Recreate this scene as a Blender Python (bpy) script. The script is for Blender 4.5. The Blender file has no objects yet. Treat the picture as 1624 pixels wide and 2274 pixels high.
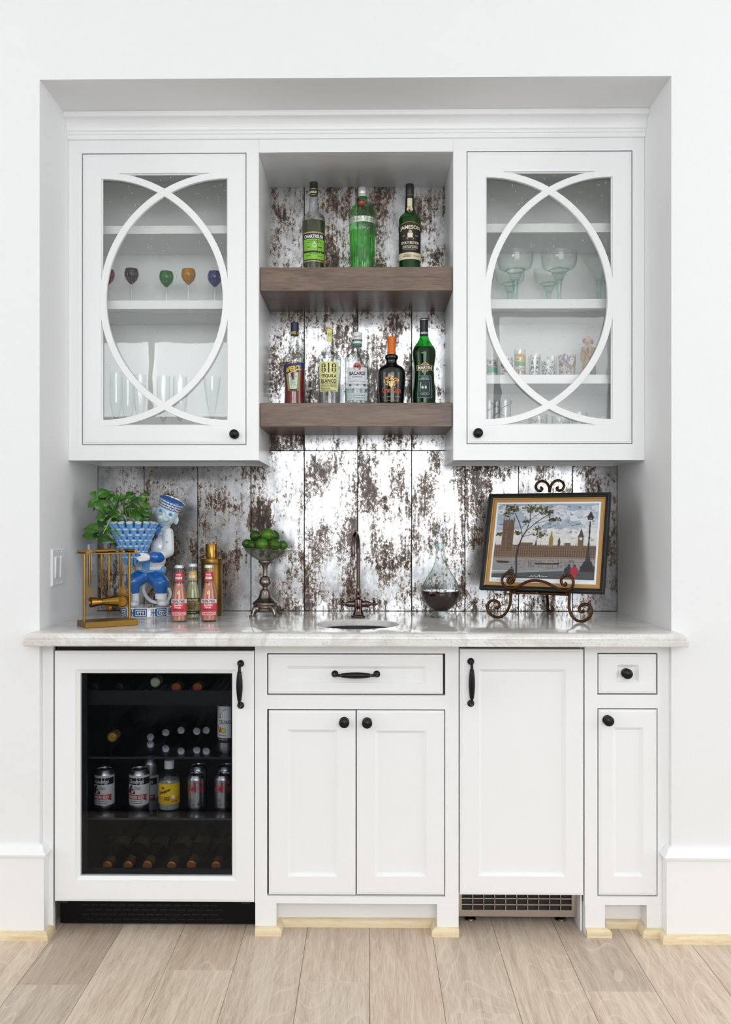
import bpy, bmesh, math, random
from math import sin, cos, pi, radians, sqrt, asin, atan2
from mathutils import Vector, Matrix, Euler

random.seed(7)
SC = bpy.context.scene
COL = SC.collection

# ------------------------------------------------------------------ camera
F_PX, CX, CY = 2000.0, 794.0, 1157.0      # focal length and principal point in photo pixels
CAM_H, YAW = 1.248, math.atan(0.012)
cd = bpy.data.cameras.new('camera')
cam = bpy.data.objects.new('camera', cd); COL.objects.link(cam)
cd.sensor_fit = 'VERTICAL'; cd.sensor_height = 24.0
cd.lens = F_PX / 2274.0 * 24.0
cd.shift_x = (812 - CX) / 2274.0
cd.shift_y = (CY - 1137) / 2274.0
cd.clip_start = 0.05
cam.location = (0, 0, CAM_H); cam.rotation_euler = (pi / 2, 0, YAW)
SC.camera = cam

# ------------------------------------------------------------------ view and light
SC.view_settings.view_transform = 'Standard'
SC.view_settings.look = 'None'
SC.view_settings.gamma = 1.0
SC.view_settings.use_curve_mapping = False
SC.view_settings.exposure = -0.48
SC.cycles.max_bounces = 9
SC.cycles.diffuse_bounces = 5
SC.cycles.glossy_bounces = 4
SC.cycles.transparent_max_bounces = 28
SC.cycles.transmission_bounces = 8
SC.cycles.caustics_reflective = False
SC.cycles.caustics_refractive = False
SC.cycles.sample_clamp_indirect = 6.0

wd = bpy.data.worlds.new('world'); SC.world = wd; wd.use_nodes = True
wd.node_tree.nodes['Background'].inputs[0].default_value = (0.80, 0.88, 1.0, 1)
wd.node_tree.nodes['Background'].inputs[1].default_value = 1.0

def area(name, loc, rot, sx, sy, watts, color=(1, 1, 1)):
    l = bpy.data.lights.new(name, 'AREA'); l.shape = 'RECTANGLE'
    l.size = sx; l.size_y = sy; l.energy = watts; l.color = color
    o = bpy.data.objects.new(name, l); COL.objects.link(o)
    o.location = loc; o.rotation_euler = rot
    return o
# rear daylight by windows behind the camera (frames built with the walls), plus unseen side fill
ROOM_X0, ROOM_X1, ROOM_Y0, ROOM_Z = -3.6, 3.6, -3.2, 3.35
area('daylight_rear', (0.75, ROOM_Y0 + 0.03, 2.08), (pi / 2, 0, 0), 3.3, 2.44, 150, (0.95, 0.98, 1.0))
area('daylight_clerestory', (-2.2, ROOM_Y0 + 0.03, 2.68), (pi / 2, 0, 0), 1.7, 0.75, 38, (0.92, 0.97, 1.0))
area('side_fill_right', (ROOM_X1 - 0.03, 1.25, 1.9), (pi / 2, 0, pi / 2), 2.2, 2.2, 46, (0.93, 0.97, 1.0))  # unseen side light, placed to brighten the left side of the recess
area('side_fill_left', (ROOM_X0 + 0.03, 1.25, 1.9), (pi / 2, 0, -pi / 2), 2.2, 2.2, 38, (0.93, 0.97, 1.0))  # opposite side light, out of view, brightens the right side of the recess

# ------------------------------------------------------------------ photo pixel -> place
def W(px, py, Y):
    a = (px - CX) / F_PX; b = (CY - py) / F_PX
    dx = cos(YAW) * a - sin(YAW); dy = sin(YAW) * a + cos(YAW)
    t = Y / dy
    return Vector((dx * t, Y, CAM_H + b * t))
def WX(px, Y): return W(px, CY, Y).x
def WZ(py, Y, px=818): return W(px, py, Y).z
def onz(px, py, z):                     # where a pixel's ray meets the height z
    a = (px - CX) / F_PX; b = (CY - py) / F_PX
    t = (z - CAM_H) / b
    return Vector(((cos(YAW) * a - sin(YAW)) * t, (sin(YAW) * a + cos(YAW)) * t, z))

# ------------------------------------------------------------------ materials
def S(r, g=None, b=None):
    if g is None: r, g, b = [int(r[i:i + 2], 16) for i in (0, 2, 4)]
    f = lambda c: (c / 12.92 if c <= 0.04045 else ((c + 0.055) / 1.055) ** 2.4)
    return (f(r / 255), f(g / 255), f(b / 255), 1)
MATS = {}
def newmat(name):
    m = bpy.data.materials.new(name); m.use_nodes = True
    nt = m.node_tree
    return m, nt, nt.nodes['Principled BSDF'], nt.nodes['Material Output']
def paint(hexcol, rough=0.5, metal=0.0, coat=0.0, spec=0.5, emis=0, var=0.0):
    k = (hexcol, rough, metal, coat, spec, emis, var)
    if k in MATS: return MATS[k]
    m, nt, p, out = newmat('paint_' + str(hexcol))
    c = S(hexcol)
    p.inputs['Base Color'].default_value = c
    p.inputs['Roughness'].default_value = rough
    p.inputs['Metallic'].default_value = metal
    p.inputs['Coat Weight'].default_value = coat
    p.inputs['Coat Roughness'].default_value = 0.05
    p.inputs['Specular IOR Level'].default_value = spec
    if emis:
        p.inputs['Emission Color'].default_value = c; p.inputs['Emission Strength'].default_value = emis
    if var:
        tc = nt.nodes.new('ShaderNodeTexCoord'); n = nt.nodes.new('ShaderNodeTexNoise')
        n.inputs['Scale'].default_value = 90; n.inputs['Detail'].default_value = 4
        mx = nt.nodes.new('ShaderNodeMix'); mx.data_type = 'RGBA'
        nt.links.new(tc.outputs['Object'], n.inputs['Vector']); nt.links.new(n.outputs['Fac'], mx.inputs[0])
        mx.inputs[6].default_value = (c[0] * (1 - var), c[1] * (1 - var), c[2] * (1 - var), 1)
        mx.inputs[7].default_value = (min(1, c[0] * (1 + var)), min(1, c[1] * (1 + var)), min(1, c[2] * (1 + var)), 1)
        nt.links.new(mx.outputs[2], p.inputs['Base Color'])
    MATS[k] = m
    return m
def N(nt, t, **kw):
    n = nt.nodes.new(t)
    for k, v in kw.items():
        if k in n.inputs: n.inputs[k].default_value = v
        else: setattr(n, k, v)
    return n
def ramp(nt, stops, src=None):
    r = nt.nodes.new('ShaderNodeValToRGB'); e = r.color_ramp.elements
    while len(e) < len(stops): e.new(0.5)
    for i, (p, c) in enumerate(stops):
        e[i].position = p; e[i].color = c if len(c) == 4 else (*c, 1)
    if src is not None: nt.links.new(src, r.inputs[0])
    return r
def coords(nt, scale=(1, 1, 1), rnd=0.0, kind='Object'):
    tc = nt.nodes.new('ShaderNodeTexCoord'); mp = nt.nodes.new('ShaderNodeMapping')
    mp.inputs['Scale'].default_value = scale
    nt.links.new(tc.outputs[kind], mp.inputs['Vector'])
    if rnd:
        oi = nt.nodes.new('ShaderNodeObjectInfo'); ml = N(nt, 'ShaderNodeMath', operation='MULTIPLY'); ml.inputs[1].default_value = rnd
        nt.links.new(oi.outputs['Random'], ml.inputs[0]); nt.links.new(ml.outputs[0], mp.inputs['Location'])
    return mp.outputs['Vector']
def white_paint(name, hexcol, rough, bump=0.0, scale=160):
    m, nt, p, out = newmat(name)
    p.inputs['Base Color'].default_value = S(hexcol); p.inputs['Roughness'].default_value = rough
    if bump:
        n = N(nt, 'ShaderNodeTexNoise', Scale=scale, Detail=3.0); nt.links.new(coords(nt), n.inputs['Vector'])
        b = N(nt, 'ShaderNodeBump', Strength=bump, Distance=0.001); nt.links.new(n.outputs['Fac'], b.inputs['Height'])
        nt.links.new(b.outputs[0], p.inputs['Normal'])
    return m
M_WALL = white_paint('wall_paint', 'f0f0f0', 0.7, 0.25, 220)
M_CEIL = white_paint('ceiling_paint', 'f8f8f7', 0.8)
M_CAB = white_paint('cabinet_lacquer', 'f6f6f6', 0.32, 0.03, 60)
M_TRIM = white_paint('trim_lacquer', 'f6f6f6', 0.35)
M_CABIN = white_paint('cabinet_inside', 'fbfaf8', 0.5)
M_GAP = paint('5a4a38', 0.8)
M_BLACK = paint('0c0c0e', 0.45)
M_BRONZE = paint('17161a', 0.34, 0.55, spec=0.6)
M_CHROME = paint('c9ccd0', 0.12, 1.0)
M_STEEL = paint('b9aea4', 0.3, 1.0)
def wood(name, c0, c1, c2, scale, rough=0.45, use_obj_color=False, bump=0.15, wave=0.0):
    m, nt, p, out = newmat(name)
    v = coords(nt, scale, 37.0)
    n1 = N(nt, 'ShaderNodeTexNoise', Scale=1.0, Detail=6.0, Roughness=0.65, Distortion=0.6); nt.links.new(v, n1.inputs['Vector'])
    n2 = N(nt, 'ShaderNodeTexNoise', Scale=7.0, Detail=5.0, Roughness=0.7); nt.links.new(v, n2.inputs['Vector'])
    ad = N(nt, 'ShaderNodeMath', operation='MULTIPLY_ADD'); ad.inputs[1].default_value = 0.55; nt.links.new(n2.outputs['Fac'], ad.inputs[0])
    sc = N(nt, 'ShaderNodeMath', operation='MULTIPLY'); sc.inputs[1].default_value = 0.55; nt.links.new(n1.outputs['Fac'], sc.inputs[0])
    nt.links.new(sc.outputs[0], ad.inputs[2])
    r = ramp(nt, [(0.40, c0), (0.53, c1), (0.67, c2)], ad.outputs[0])
    src = r.outputs[0]
    if use_obj_color:
        oi = nt.nodes.new('ShaderNodeObjectInfo'); mx = N(nt, 'ShaderNodeMix', data_type='RGBA', blend_type='MULTIPLY')
        mx.inputs[0].default_value = 1.0
        nt.links.new(src, mx.inputs[6]); nt.links.new(oi.outputs['Color'], mx.inputs[7]); src = mx.outputs[2]
        if wave:    # pale cathedral grain rings
            v2 = coords(nt, (1.0, 0.16, 1.0), 91.0)
            n3 = N(nt, 'ShaderNodeTexNoise', Scale=3.2, Detail=1.5, Distortion=0.4); nt.links.new(v2, n3.inputs['Vector'])
            mu = N(nt, 'ShaderNodeMath', operation='MULTIPLY'); mu.inputs[1].default_value = 48.0; nt.links.new(n3.outputs['Fac'], mu.inputs[0])
            fr = N(nt, 'ShaderNodeMath', operation='FRACT'); nt.links.new(mu.outputs[0], fr.inputs[0])
            rr = ramp(nt, [(0.0, (1, 1, 1)), (0.07, (0.5, 0.5, 0.5)), (0.18, (0, 0, 0))], fr.outputs[0])
            mm = N(nt, 'ShaderNodeMath', operation='MULTIPLY'); mm.inputs[1].default_value = wave; nt.links.new(rr.outputs[0], mm.inputs[0])
            m2 = N(nt, 'ShaderNodeMix', data_type='RGBA'); nt.links.new(mm.outputs[0], m2.inputs[0]); nt.links.new(src, m2.inputs[6])
            m2.inputs[7].default_value = S('efe3d6'); src = m2.outputs[2]
    nt.links.new(src, p.inputs['Base Color']); p.inputs['Roughness'].default_value = rough
    b = N(nt, 'ShaderNodeBump', Strength=bump, Distance=0.002); nt.links.new(ad.outputs[0], b.inputs['Height']); nt.links.new(b.outputs[0], p.inputs['Normal'])
    return m
M_FLOOR = wood('floor_oak', S('bfab98'), S('d6c6b5'), S('e6dacc'), (40, 2.4, 40), 0.5, True, 0.06, 0.40)
M_SHELF = wood('shelf_oak', S('35271e'), S('66503f'), S('7c6654'), (2.2, 30, 30), 0.36, False, 0.3)
M_RAW = wood('raw_pine', S('d8c096'), S('ead7b2'), S('f0e2c2'), (3, 20, 20), 0.6, False, 0.1)

def thin_glass(name, tint, rough=0.01, ior=1.5, edge=2.0, dust=0.0, gloss=(1, 1, 1, 1), wavy=0.0, body=0.0):
    m, nt, p, out = newmat(name); nt.nodes.remove(p)
    fr = N(nt, 'ShaderNodeFresnel', IOR=ior); ge = N(nt, 'ShaderNodeNewGeometry'); mr = N(nt, 'ShaderNodeMapRange')
    mr.inputs['To Min'].default_value = ior; mr.inputs['To Max'].default_value = 1.0 / ior      # thin walls: same reflection from both faces
    nt.links.new(ge.outputs['Backfacing'], mr.inputs['Value']); nt.links.new(mr.outputs[0], fr.inputs['IOR'])
    lw = N(nt, 'ShaderNodeLayerWeight', Blend=0.35)
    tr = N(nt, 'ShaderNodeBsdfTransparent'); gl = N(nt, 'ShaderNodeBsdfGlossy', Roughness=rough); gl.inputs['Color'].default_value = gloss
    mxc = N(nt, 'ShaderNodeMix', data_type='RGBA'); pw = N(nt, 'ShaderNodeMath', operation='POWER'); pw.inputs[1].default_value = 2.2; nt.links.new(lw.outputs['Facing'], pw.inputs[0]); nt.links.new(pw.outputs[0], mxc.inputs[0])
    t = tint; mxc.inputs[6].default_value = t
    mxc.inputs[7].default_value = (t[0] ** edge * 0.8, t[1] ** edge * 0.8, t[2] ** edge * 0.8, 1)
    nt.links.new(mxc.outputs[2], tr.inputs['Color'])
    mx = N(nt, 'ShaderNodeMixShader'); nt.links.new(fr.outputs[0], mx.inputs[0])
    src = tr.outputs[0]
    if body:
        df = N(nt, 'ShaderNodeBsdfDiffuse'); df.inputs['Color'].default_value = tint
        mb = N(nt, 'ShaderNodeMixShader'); mb.inputs[0].default_value = body
        nt.links.new(src, mb.inputs[1]); nt.links.new(df.outputs[0], mb.inputs[2]); src = mb.outputs[0]
    nt.links.new(src, mx.inputs[1]); nt.links.new(gl.outputs[0], mx.inputs[2])
    last = mx.outputs[0]
    if wavy:
        n = N(nt, 'ShaderNodeTexNoise', Scale=14.0, Detail=2.0); nt.links.new(coords(nt, (1, 1, 0.5)), n.inputs['Vector'])
        b = N(nt, 'ShaderNodeBump', Strength=wavy, Distance=0.004); nt.links.new(n.outputs['Fac'], b.inputs['Height'])
        nt.links.new(b.outputs[0], gl.inputs['Normal'])
    if dust:                               # seeds and bubbles caught in old glass
        vo = N(nt, 'ShaderNodeTexVoronoi', Scale=95.0); nt.links.new(coords(nt, (1, 1, 0.55)), vo.inputs['Vector'])
        r = ramp(nt, [(0.0, (1, 1, 1)), (0.09, (0.6, 0.6, 0.6)), (0.14, (0, 0, 0))], vo.outputs['Distance'])
        wn = N(nt, 'ShaderNodeSeparateColor'); nt.links.new(vo.outputs['Color'], wn.inputs[0])
        gt = N(nt, 'ShaderNodeMath', operation='GREATER_THAN'); gt.inputs[1].default_value = 0.72; nt.links.new(wn.outputs[0], gt.inputs[0])
        ml = N(nt, 'ShaderNodeMath', operation='MULTIPLY'); nt.links.new(r.outputs[0], ml.inputs[0]); nt.links.new(gt.outputs[0], ml.inputs[1])
        m3 = N(nt, 'ShaderNodeMath', operation='MULTIPLY'); m3.inputs[1].default_value = dust; nt.links.new(ml.outputs[0], m3.inputs[0])
        df = N(nt, 'ShaderNodeBsdfDiffuse'); df.inputs['Color'].default_value = (0.95, 0.95, 0.95, 1)
        mx2 = N(nt, 'ShaderNodeMixShader'); nt.links.new(m3.outputs[0], mx2.inputs[0]); nt.links.new(last, mx2.inputs[1]); nt.links.new(df.outputs[0], mx2.inputs[2])
        last = mx2.outputs[0]
    nt.links.new(last, out.inputs['Surface'])
    return m
G_CLEAR = thin_glass('clear_glass', (0.97, 0.98, 0.98, 1), edge=26)
G_BOTTLE = thin_glass('bottle_glass', (0.91, 0.93, 0.93, 1), edge=34)
G_PANE = thin_glass('seeded_pane', (0.97, 0.98, 0.975, 1), edge=2, dust=0.55, wavy=0.03, ior=1.36)
G_FRIDGE = thin_glass('tinted_pane', (0.84, 0.85, 0.87, 1), edge=1.2, ior=1.22)
G_SHELF = thin_glass('dark_shelf_glass', (0.55, 0.56, 0.60, 1), edge=1.2)
G_AQUA = thin_glass('aqua_glass', (0.985, 0.994, 0.99, 1), edge=16, ior=1.4)
G_AQUA2 = thin_glass('aqua_thick_glass', (0.84, 0.92, 0.90, 1), edge=4)
G_GREEN = thin_glass('green_bottle_glass', (0.10, 0.52, 0.15, 1), edge=1.5)
G_TEN = thin_glass('gin_green_glass', (0.55, 0.90, 0.55, 1), edge=4.0)
G_TEAL = thin_glass('teal_glass', (0.35, 0.62, 0.55, 1), edge=2)

# ------------------------------------------------------------------ mesh helpers
class MB:
    def __init__(s): s.v = []; s.f = []; s.m = []; s.s = []
    def add(s, vs, fs, mi=0, sm=False):
        b = len(s.v); s.v += [tuple(v) for v in vs]
        for f in fs: s.f.append(tuple(b + i for i in f)); s.m.append(mi); s.s.append(sm)
        return s
    def box(s, x0, x1, y0, y1, z0, z1, mi=0):
        if x0 > x1: x0, x1 = x1, x0
        if y0 > y1: y0, y1 = y1, y0
        if z0 > z1: z0, z1 = z1, z0
        return s.add([(x0, y0, z0), (x1, y0, z0), (x1, y1, z0), (x0, y1, z0), (x0, y0, z1), (x1, y0, z1), (x1, y1, z1), (x0, y1, z1)],
              [(0, 3, 2, 1), (4, 5, 6, 7), (0, 1, 5, 4), (1, 2, 6, 5), (2, 3, 7, 6), (3, 0, 4, 7)], mi)
    def rings(s, rings, mi=0, closed=False, cap0=True, cap1=True, sm=True):
        n = len(rings[0]); b = len(s.v); fs = []
        for r in rings: s.v += [tuple(v) for v in r]
        k = len(rings)
        for i in range(k if closed else k - 1):
            j = (i + 1) % k
            for a in range(n):
                c = (a + 1) % n
                fs.append((b + i * n + a, b + i * n + c, b + j * n + c, b + j * n + a))
        nn = len(fs)
        if not closed:
            if cap0: fs.append(tuple(b + i for i in reversed(range(n))))
            if cap1: fs.append(tuple(b + (k - 1) * n + i for i in range(n)))
        for q, f in enumerate(fs): s.f.append(f); s.m.append(mi); s.s.append(sm if q < nn else False)
        return s
    def lathe(s, prof, seg=32, mi=0, c=(0, 0, 0), flute=None, closed=False, sm=True, mat=None):
        rings = []
        for (r, z) in prof:
            ring = []
            for a in range(seg):
                t = 2 * pi * a / seg; rr = max(r, 1e-5) * (flute(t, z) if flute else 1)
                p = Vector((rr * cos(t), rr * sin(t), z))
                if mat is not None: p = mat @ p
                ring.append((p.x + c[0], p.y + c[1], p.z + c[2]))
            rings.append(ring)
        return s.rings(rings, mi, closed, True, True, sm)
    def tube(s, pts, r, seg=8, mi=0, closed=False, flat=1.0):
        pts = [Vector(p) for p in pts]; n = len(pts)
        rs = r if isinstance(r, (list, tuple)) else [r] * n
        rings = []; up = None
        for i in range(n):
            if closed: t = pts[(i + 1) % n] - pts[i - 1]
            else: t = pts[min(i + 1, n - 1)] - pts[max(i - 1, 0)]
            t.normalize()
            if up is None:
                up = Vector((0, 0, 1)) if abs(t.z) < 0.9 else Vector((0, 1, 0))
            side = t.cross(up)
            if side.length < 1e-6: side = t.orthogonal()
            side.normalize(); up = side.cross(t).normalized()
            rings.append([pts[i] + (side * cos(2 * pi * a / seg) + up * sin(2 * pi * a / seg) * flat) * rs[i] for a in range(seg)])
        return s.rings(rings, mi, closed)
    def ball(s, c, r, mi=0, seg=16, rot=None):
        r = (r, r, r) if not isinstance(r, (tuple, list)) else r
        rings = []
        for i in range(1, seg // 2):
            t = pi * i / (seg // 2)
            ring = []
            for a in range(seg):
                p = Vector((r[0] * sin(t) * cos(2 * pi * a / seg), r[1] * sin(t) * sin(2 * pi * a / seg), -r[2] * cos(t)))
                if rot is not None: p = rot @ p
                ring.append(p + Vector(c))
            rings.append(ring)
        b = len(s.v); s.rings(rings, mi, cap0=False, cap1=False)
        p0 = Vector((0, 0, -r[2])); p1 = Vector((0, 0, r[2]))
        if rot is not None: p0 = rot @ p0; p1 = rot @ p1
        k = len(s.v); s.v += [tuple(p0 + Vector(c)), tuple(p1 + Vector(c))]
        e = k - seg
        for a in range(seg):
            s.f.append((b + (a + 1) % seg, b + a, k)); s.m.append(mi); s.s.append(True)
            s.f.append((e + a, e + (a + 1) % seg, k + 1)); s.m.append(mi); s.s.append(True)
        return s
    def capsule(s, p0, p1, r0, r1, mi=0, seg=12):
        p0 = Vector(p0); p1 = Vector(p1); d = (p1 - p0).normalized()
        q = [(p0 - d * r0 * 0.95, r0 * 0.25), (p0 - d * r0 * 0.6, r0 * 0.8), (p0, r0), (p1, r1), (p1 + d * r1 * 0.6, r1 * 0.8), (p1 + d * r1 * 0.95, r1 * 0.25)]
        return s.tube([a for a, _ in q], [b for _, b in q], seg, mi)
    def prism(s, pts2, f, d0, d1, mi=0):
        """outline pts2 -> f(u, v, depth); extruded from d0 to d1"""
        n = len(pts2)
        vs = [f(u, v, d0) for u, v in pts2] + [f(u, v, d1) for u, v in pts2]
        fs = [tuple(range(n))[::-1], tuple(range(n, 2 * n))] + [(i, (i + 1) % n, n + (i + 1) % n, n + i) for i in range(n)]
        return s.add(vs, fs, mi)
    def rectloft(s, rects, mi=0, cap0=False, cap1=True):
        """rects: (x0,x1,z0,z1,y) nested rectangles joined in turn"""
        return s.rings([[(a, y, c), (b, y, c), (b, y, d), (a, y, d)] for a, b, c, d, y in rects], mi, False, cap0, cap1, False)
    def build(s, name, mats, parent=None, origin=None, bevel=0.0, sharp=38, recalc=True, bseg=2):
        me = bpy.data.meshes.new(name)
        o = Vector(origin) if origin is not None else Vector((0, 0, 0))
        me.from_pydata([(v[0] - o.x, v[1] - o.y, v[2] - o.z) for v in s.v], [], s.f)
        for m in (mats if isinstance(mats, (list, tuple)) else [mats]): me.materials.append(m)
        me.polygons.foreach_set('material_index', s.m)
        me.polygons.foreach_set('use_smooth', s.s)
        if recalc:
            bm = bmesh.new(); bm.from_mesh(me); bmesh.ops.recalc_face_normals(bm, faces=bm.faces); bm.to_mesh(me); bm.free()
        me.update()
        if any(s.s): me.set_sharp_from_angle(angle=radians(sharp))
        ob = bpy.data.objects.new(name, me); COL.objects.link(ob)
        if parent is not None: ob.parent = parent
        elif origin is not None: ob.location = o
        if bevel:
            b = ob.modifiers.new('bevel', 'BEVEL'); b.width = bevel; b.segments = bseg; b.limit_method = 'ANGLE'; b.angle_limit = radians(40)
            b.harden_normals = False
        return ob
def tag(o, label=None, cat=None, group=None, kind=None):
    if label: o['label'] = label
    if cat: o['category'] = cat
    if group: o['group'] = group
    if kind: o['kind'] = kind
    return o
def thing(name, label, cat, loc, group=None, rotz=0):
    o = bpy.data.objects.new(name, None); COL.objects.link(o); o.empty_display_size = 0.05
    o.location = loc; o.rotation_euler = (0, 0, rotz)
    return tag(o, label, cat, group)
def struct(o, label=None): return tag(o, label, kind='structure')
def twin(o, parent=None):
    c = o.copy(); COL.objects.link(c); c.parent = parent
    for ch in o.children: twin(ch, c)
    return c
def crom(pts, n=5, closed=False):
    P = [Vector(p) for p in pts]; k = len(P); out = []
    rng = range(k if closed else k - 1)
    for i in rng:
        if closed: a, b, c, d = P[i - 1], P[i], P[(i + 1) % k], P[(i + 2) % k]
        else: a, b, c, d = P[max(i - 1, 0)], P[i], P[i + 1], P[min(i + 2, k - 1)]
        for j in range(n):
            t = j / n
            out.append(0.5 * ((2 * b) + (c - a) * t + (2 * a - 5 * b + 4 * c - d) * t * t + (3 * b - a - 3 * c + d) * t ** 3))
    if not closed: out.append(P[-1])
    return out
def smooth_prof(p, n=4): return [(max(v.x, 0.0), v.y) for v in crom([(a, b, 0) for a, b in p], n)]

# lettering: Blender's built-in typeface turned into mesh
_TXT = {}
def glyphs(s, bold=0.0):
    k = (s, bold)
    if k not in _TXT:
        cu = bpy.data.curves.new('lettering', 'FONT'); cu.body = s; cu.resolution_u = 3; cu.offset = bold
        cu.align_x = 'LEFT'; cu.fill_mode = 'FRONT'
        ob = bpy.data.objects.new('lettering', cu)
        me = ob.to_mesh()
        vs = [tuple(v.co) for v in me.vertices]; fs = [tuple(p.vertices) for p in me.polygons]
        ob.to_mesh_clear(); bpy.data.objects.remove(ob); bpy.data.curves.remove(cu)
        xs = [v[0] for v in vs]; ys = [v[1] for v in vs]
        x0, x1, y0, y1 = min(xs), max(xs), min(ys), max(ys)
        _TXT[k] = ([((v[0] - x0) / (x1 - x0) - 0.5, (v[1] - y0) / (y1 - y0) - 0.5) for v in vs], fs)
    return _TXT[k]
def put_text(mb, s, w, h, f, mi, bold=0.0, shear=0.0, arc=0.0):
    """f(u, v) -> point; the words are w wide and h high about u = v = 0"""
    vs, fs = glyphs(s, bold)
    mb.add([f(a * w + b * h * shear, b * h + arc * (0.25 - a * a) * h) for a, b in vs], fs, mi)
def put_rect(mb, u0, u1, v0, v1, f, mi, nu=6, nv=1):
    vs = [f(u0 + (u1 - u0) * i / nu, v0 + (v1 - v0) * j / nv) for j in range(nv + 1) for i in range(nu + 1)]
    n = nu + 1
    mb.add(vs, [(j * n + i, j * n + i + 1, (j + 1) * n + i + 1, (j + 1) * n + i) for j in range(nv) for i in range(nu)], mi, True)
def put_poly(mb, pts, f, mi):
    mb.add([f(u, v) for u, v in pts], [tuple(range(len(pts)))], mi)
def put_disc(mb, u, v, ru, rv, f, mi, n=16):
    put_poly(mb, [(u + ru * cos(2 * pi * i / n), v + rv * sin(2 * pi * i / n)) for i in range(n)], f, mi)
def put_line(mb, pts, w, f, mi):
    for (a, b), (c, d) in zip(pts[:-1], pts[1:]):
        l = sqrt((c - a) ** 2 + (d - b) ** 2) or 1
        nx, ny = -(d - b) / l * w / 2, (c - a) / l * w / 2
        put_poly(mb, [(a + nx, b + ny), (a - nx, b - ny), (c - nx, d - ny), (c + nx, d + ny)], f, mi)

# ================================================================== setting
Y_WALL, Y_BACK, Y_FACE, Y_UP, Y_CTR = 2.70, 3.28, 2.72, 2.96, 2.624
XL, XR = WX(88, Y_WALL), WX(1491.5, Y_WALL)
Z_NICHE = WZ(172.5, Y_WALL)
Z_TOP = 0.920                                        # worktop height

mb = MB()
mb.box(ROOM_X0 - 0.2, XL, Y_WALL, Y_BACK + 0.14, -0.02, ROOM_Z)
mb.box(XR, ROOM_X1 + 0.2, Y_WALL, Y_BACK + 0.14, -0.02, ROOM_Z)
mb.box(XL, XR, Y_WALL, Y_BACK + 0.14, Z_NICHE, ROOM_Z)
struct(mb.build('wall_front', M_WALL), 'white painted wall with a deep recess for the bar')
wn = struct(MB().box(XL, XR, Y_BACK + 0.008, Y_BACK + 0.13, 0, Z_NICHE).build('wall_niche', paint('1b1714', 0.7)), 'back of the recess tiled in antique mirror')
struct(MB().box(ROOM_X0 - 0.15, ROOM_X0, ROOM_Y0, Y_WALL, -0.02, ROOM_Z).build('wall_left', M_WALL))
struct(MB().box(ROOM_X1, ROOM_X1 + 0.15, ROOM_Y0, Y_WALL, -0.02, ROOM_Z).build('wall_right', M_WALL))
struct(MB().box(ROOM_X0 - 0.15, ROOM_X1 + 0.15, ROOM_Y0 - 0.15, ROOM_Y0, -0.02, ROOM_Z).build('wall_rear', M_WALL))
struct(MB().box(ROOM_X0 - 0.15, ROOM_X1 + 0.15, ROOM_Y0 - 0.15, Y_BACK + 0.14, ROOM_Z, ROOM_Z + 0.1).build('ceiling', M_CEIL))
# window frames round the daylight, and the added dark panels behind the camera
def frame_y(name, xc, zc, w, h, nx, nz):
    m = MB(); y = ROOM_Y0; a, b, c, d = xc - w / 2, xc + w / 2, zc - h / 2, zc + h / 2
    t = 0.07
    m.box(a - t, a, y, y + 0.06, c - t, d + t); m.box(b, b + t, y, y + 0.06, c - t, d + t)
    m.box(a, b, y, y + 0.06, d, d + t); m.box(a, b, y, y + 0.06, c - t, c)
    for i in range(1, nx): x = a + w * i / nx; m.box(x - 0.03, x + 0.03, y + 0.035, y + 0.06, c, d)
    for i in range(1, nz): z = c + h * i / nz; m.box(a, b, y + 0.035, y + 0.055, z - 0.02, z + 0.02)
    struct(m.build(name, M_TRIM))
frame_y('window_1', 0.75, 2.08, 3.3, 2.44, 3, 2)
frame_y('window_2', -2.2, 2.68, 1.7, 0.75, 2, 1)
def frame_x(name, x, side, yc, zc, w, h):
    m = MB(); a, b, c, d = yc - w / 2, yc + w / 2, zc - h / 2, zc + h / 2; t = 0.07; x1 = x + side * 0.06
    m.box(x, x1, a - t, a, c - t, d + t); m.box(x, x1, b, b + t, c - t, d + t); m.box(x, x1, a, b, d, d + t); m.box(x, x1, a, b, c - t, c)
    m.box(x + side * 0.035, x1, yc - 0.03, yc + 0.03, c, d)
    struct(m.build(name, M_TRIM))
frame_x('fill_frame_right', ROOM_X1, -1, 1.25, 1.9, 2.2, 2.2)  # frame round the unseen fill light on the right
frame_x('fill_frame_left', ROOM_X0, 1, 1.25, 1.9, 2.2, 2.2)  # frame round the unseen fill light on the left
mb = MB()
for a, b in ((-3.58, -2.42), (-2.40, -1.12)): mb.box(a, b, ROOM_Y0, ROOM_Y0 + 0.05, 0.01, 2.12)  # added out of view so the left tiles mirror something dark
struct(mb.build('reflection_panel', paint('120f0d', 0.45)), 'unseen dark panels added to darken the tile reflection')

m = MB(); m.rings([[(-2.7, -2.7, 0.001), (2.9, -2.7, 0.001), (2.9, 1.6, 0.001), (-2.7, 1.6, 0.001)], [(-2.7, -2.7, 0.011), (2.9, -2.7, 0.011), (2.9, 1.6, 0.011), (-2.7, 1.6, 0.011)]], 0, False, True, True, False)
tag(m.build('bounce_mat', paint('505156', 0.95, var=0.2)), 'large grey mat added out of view to cut light bouncing off the floor', 'bounce_mat')  # unseen, added to weaken floor bounce on the lower fronts
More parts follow.
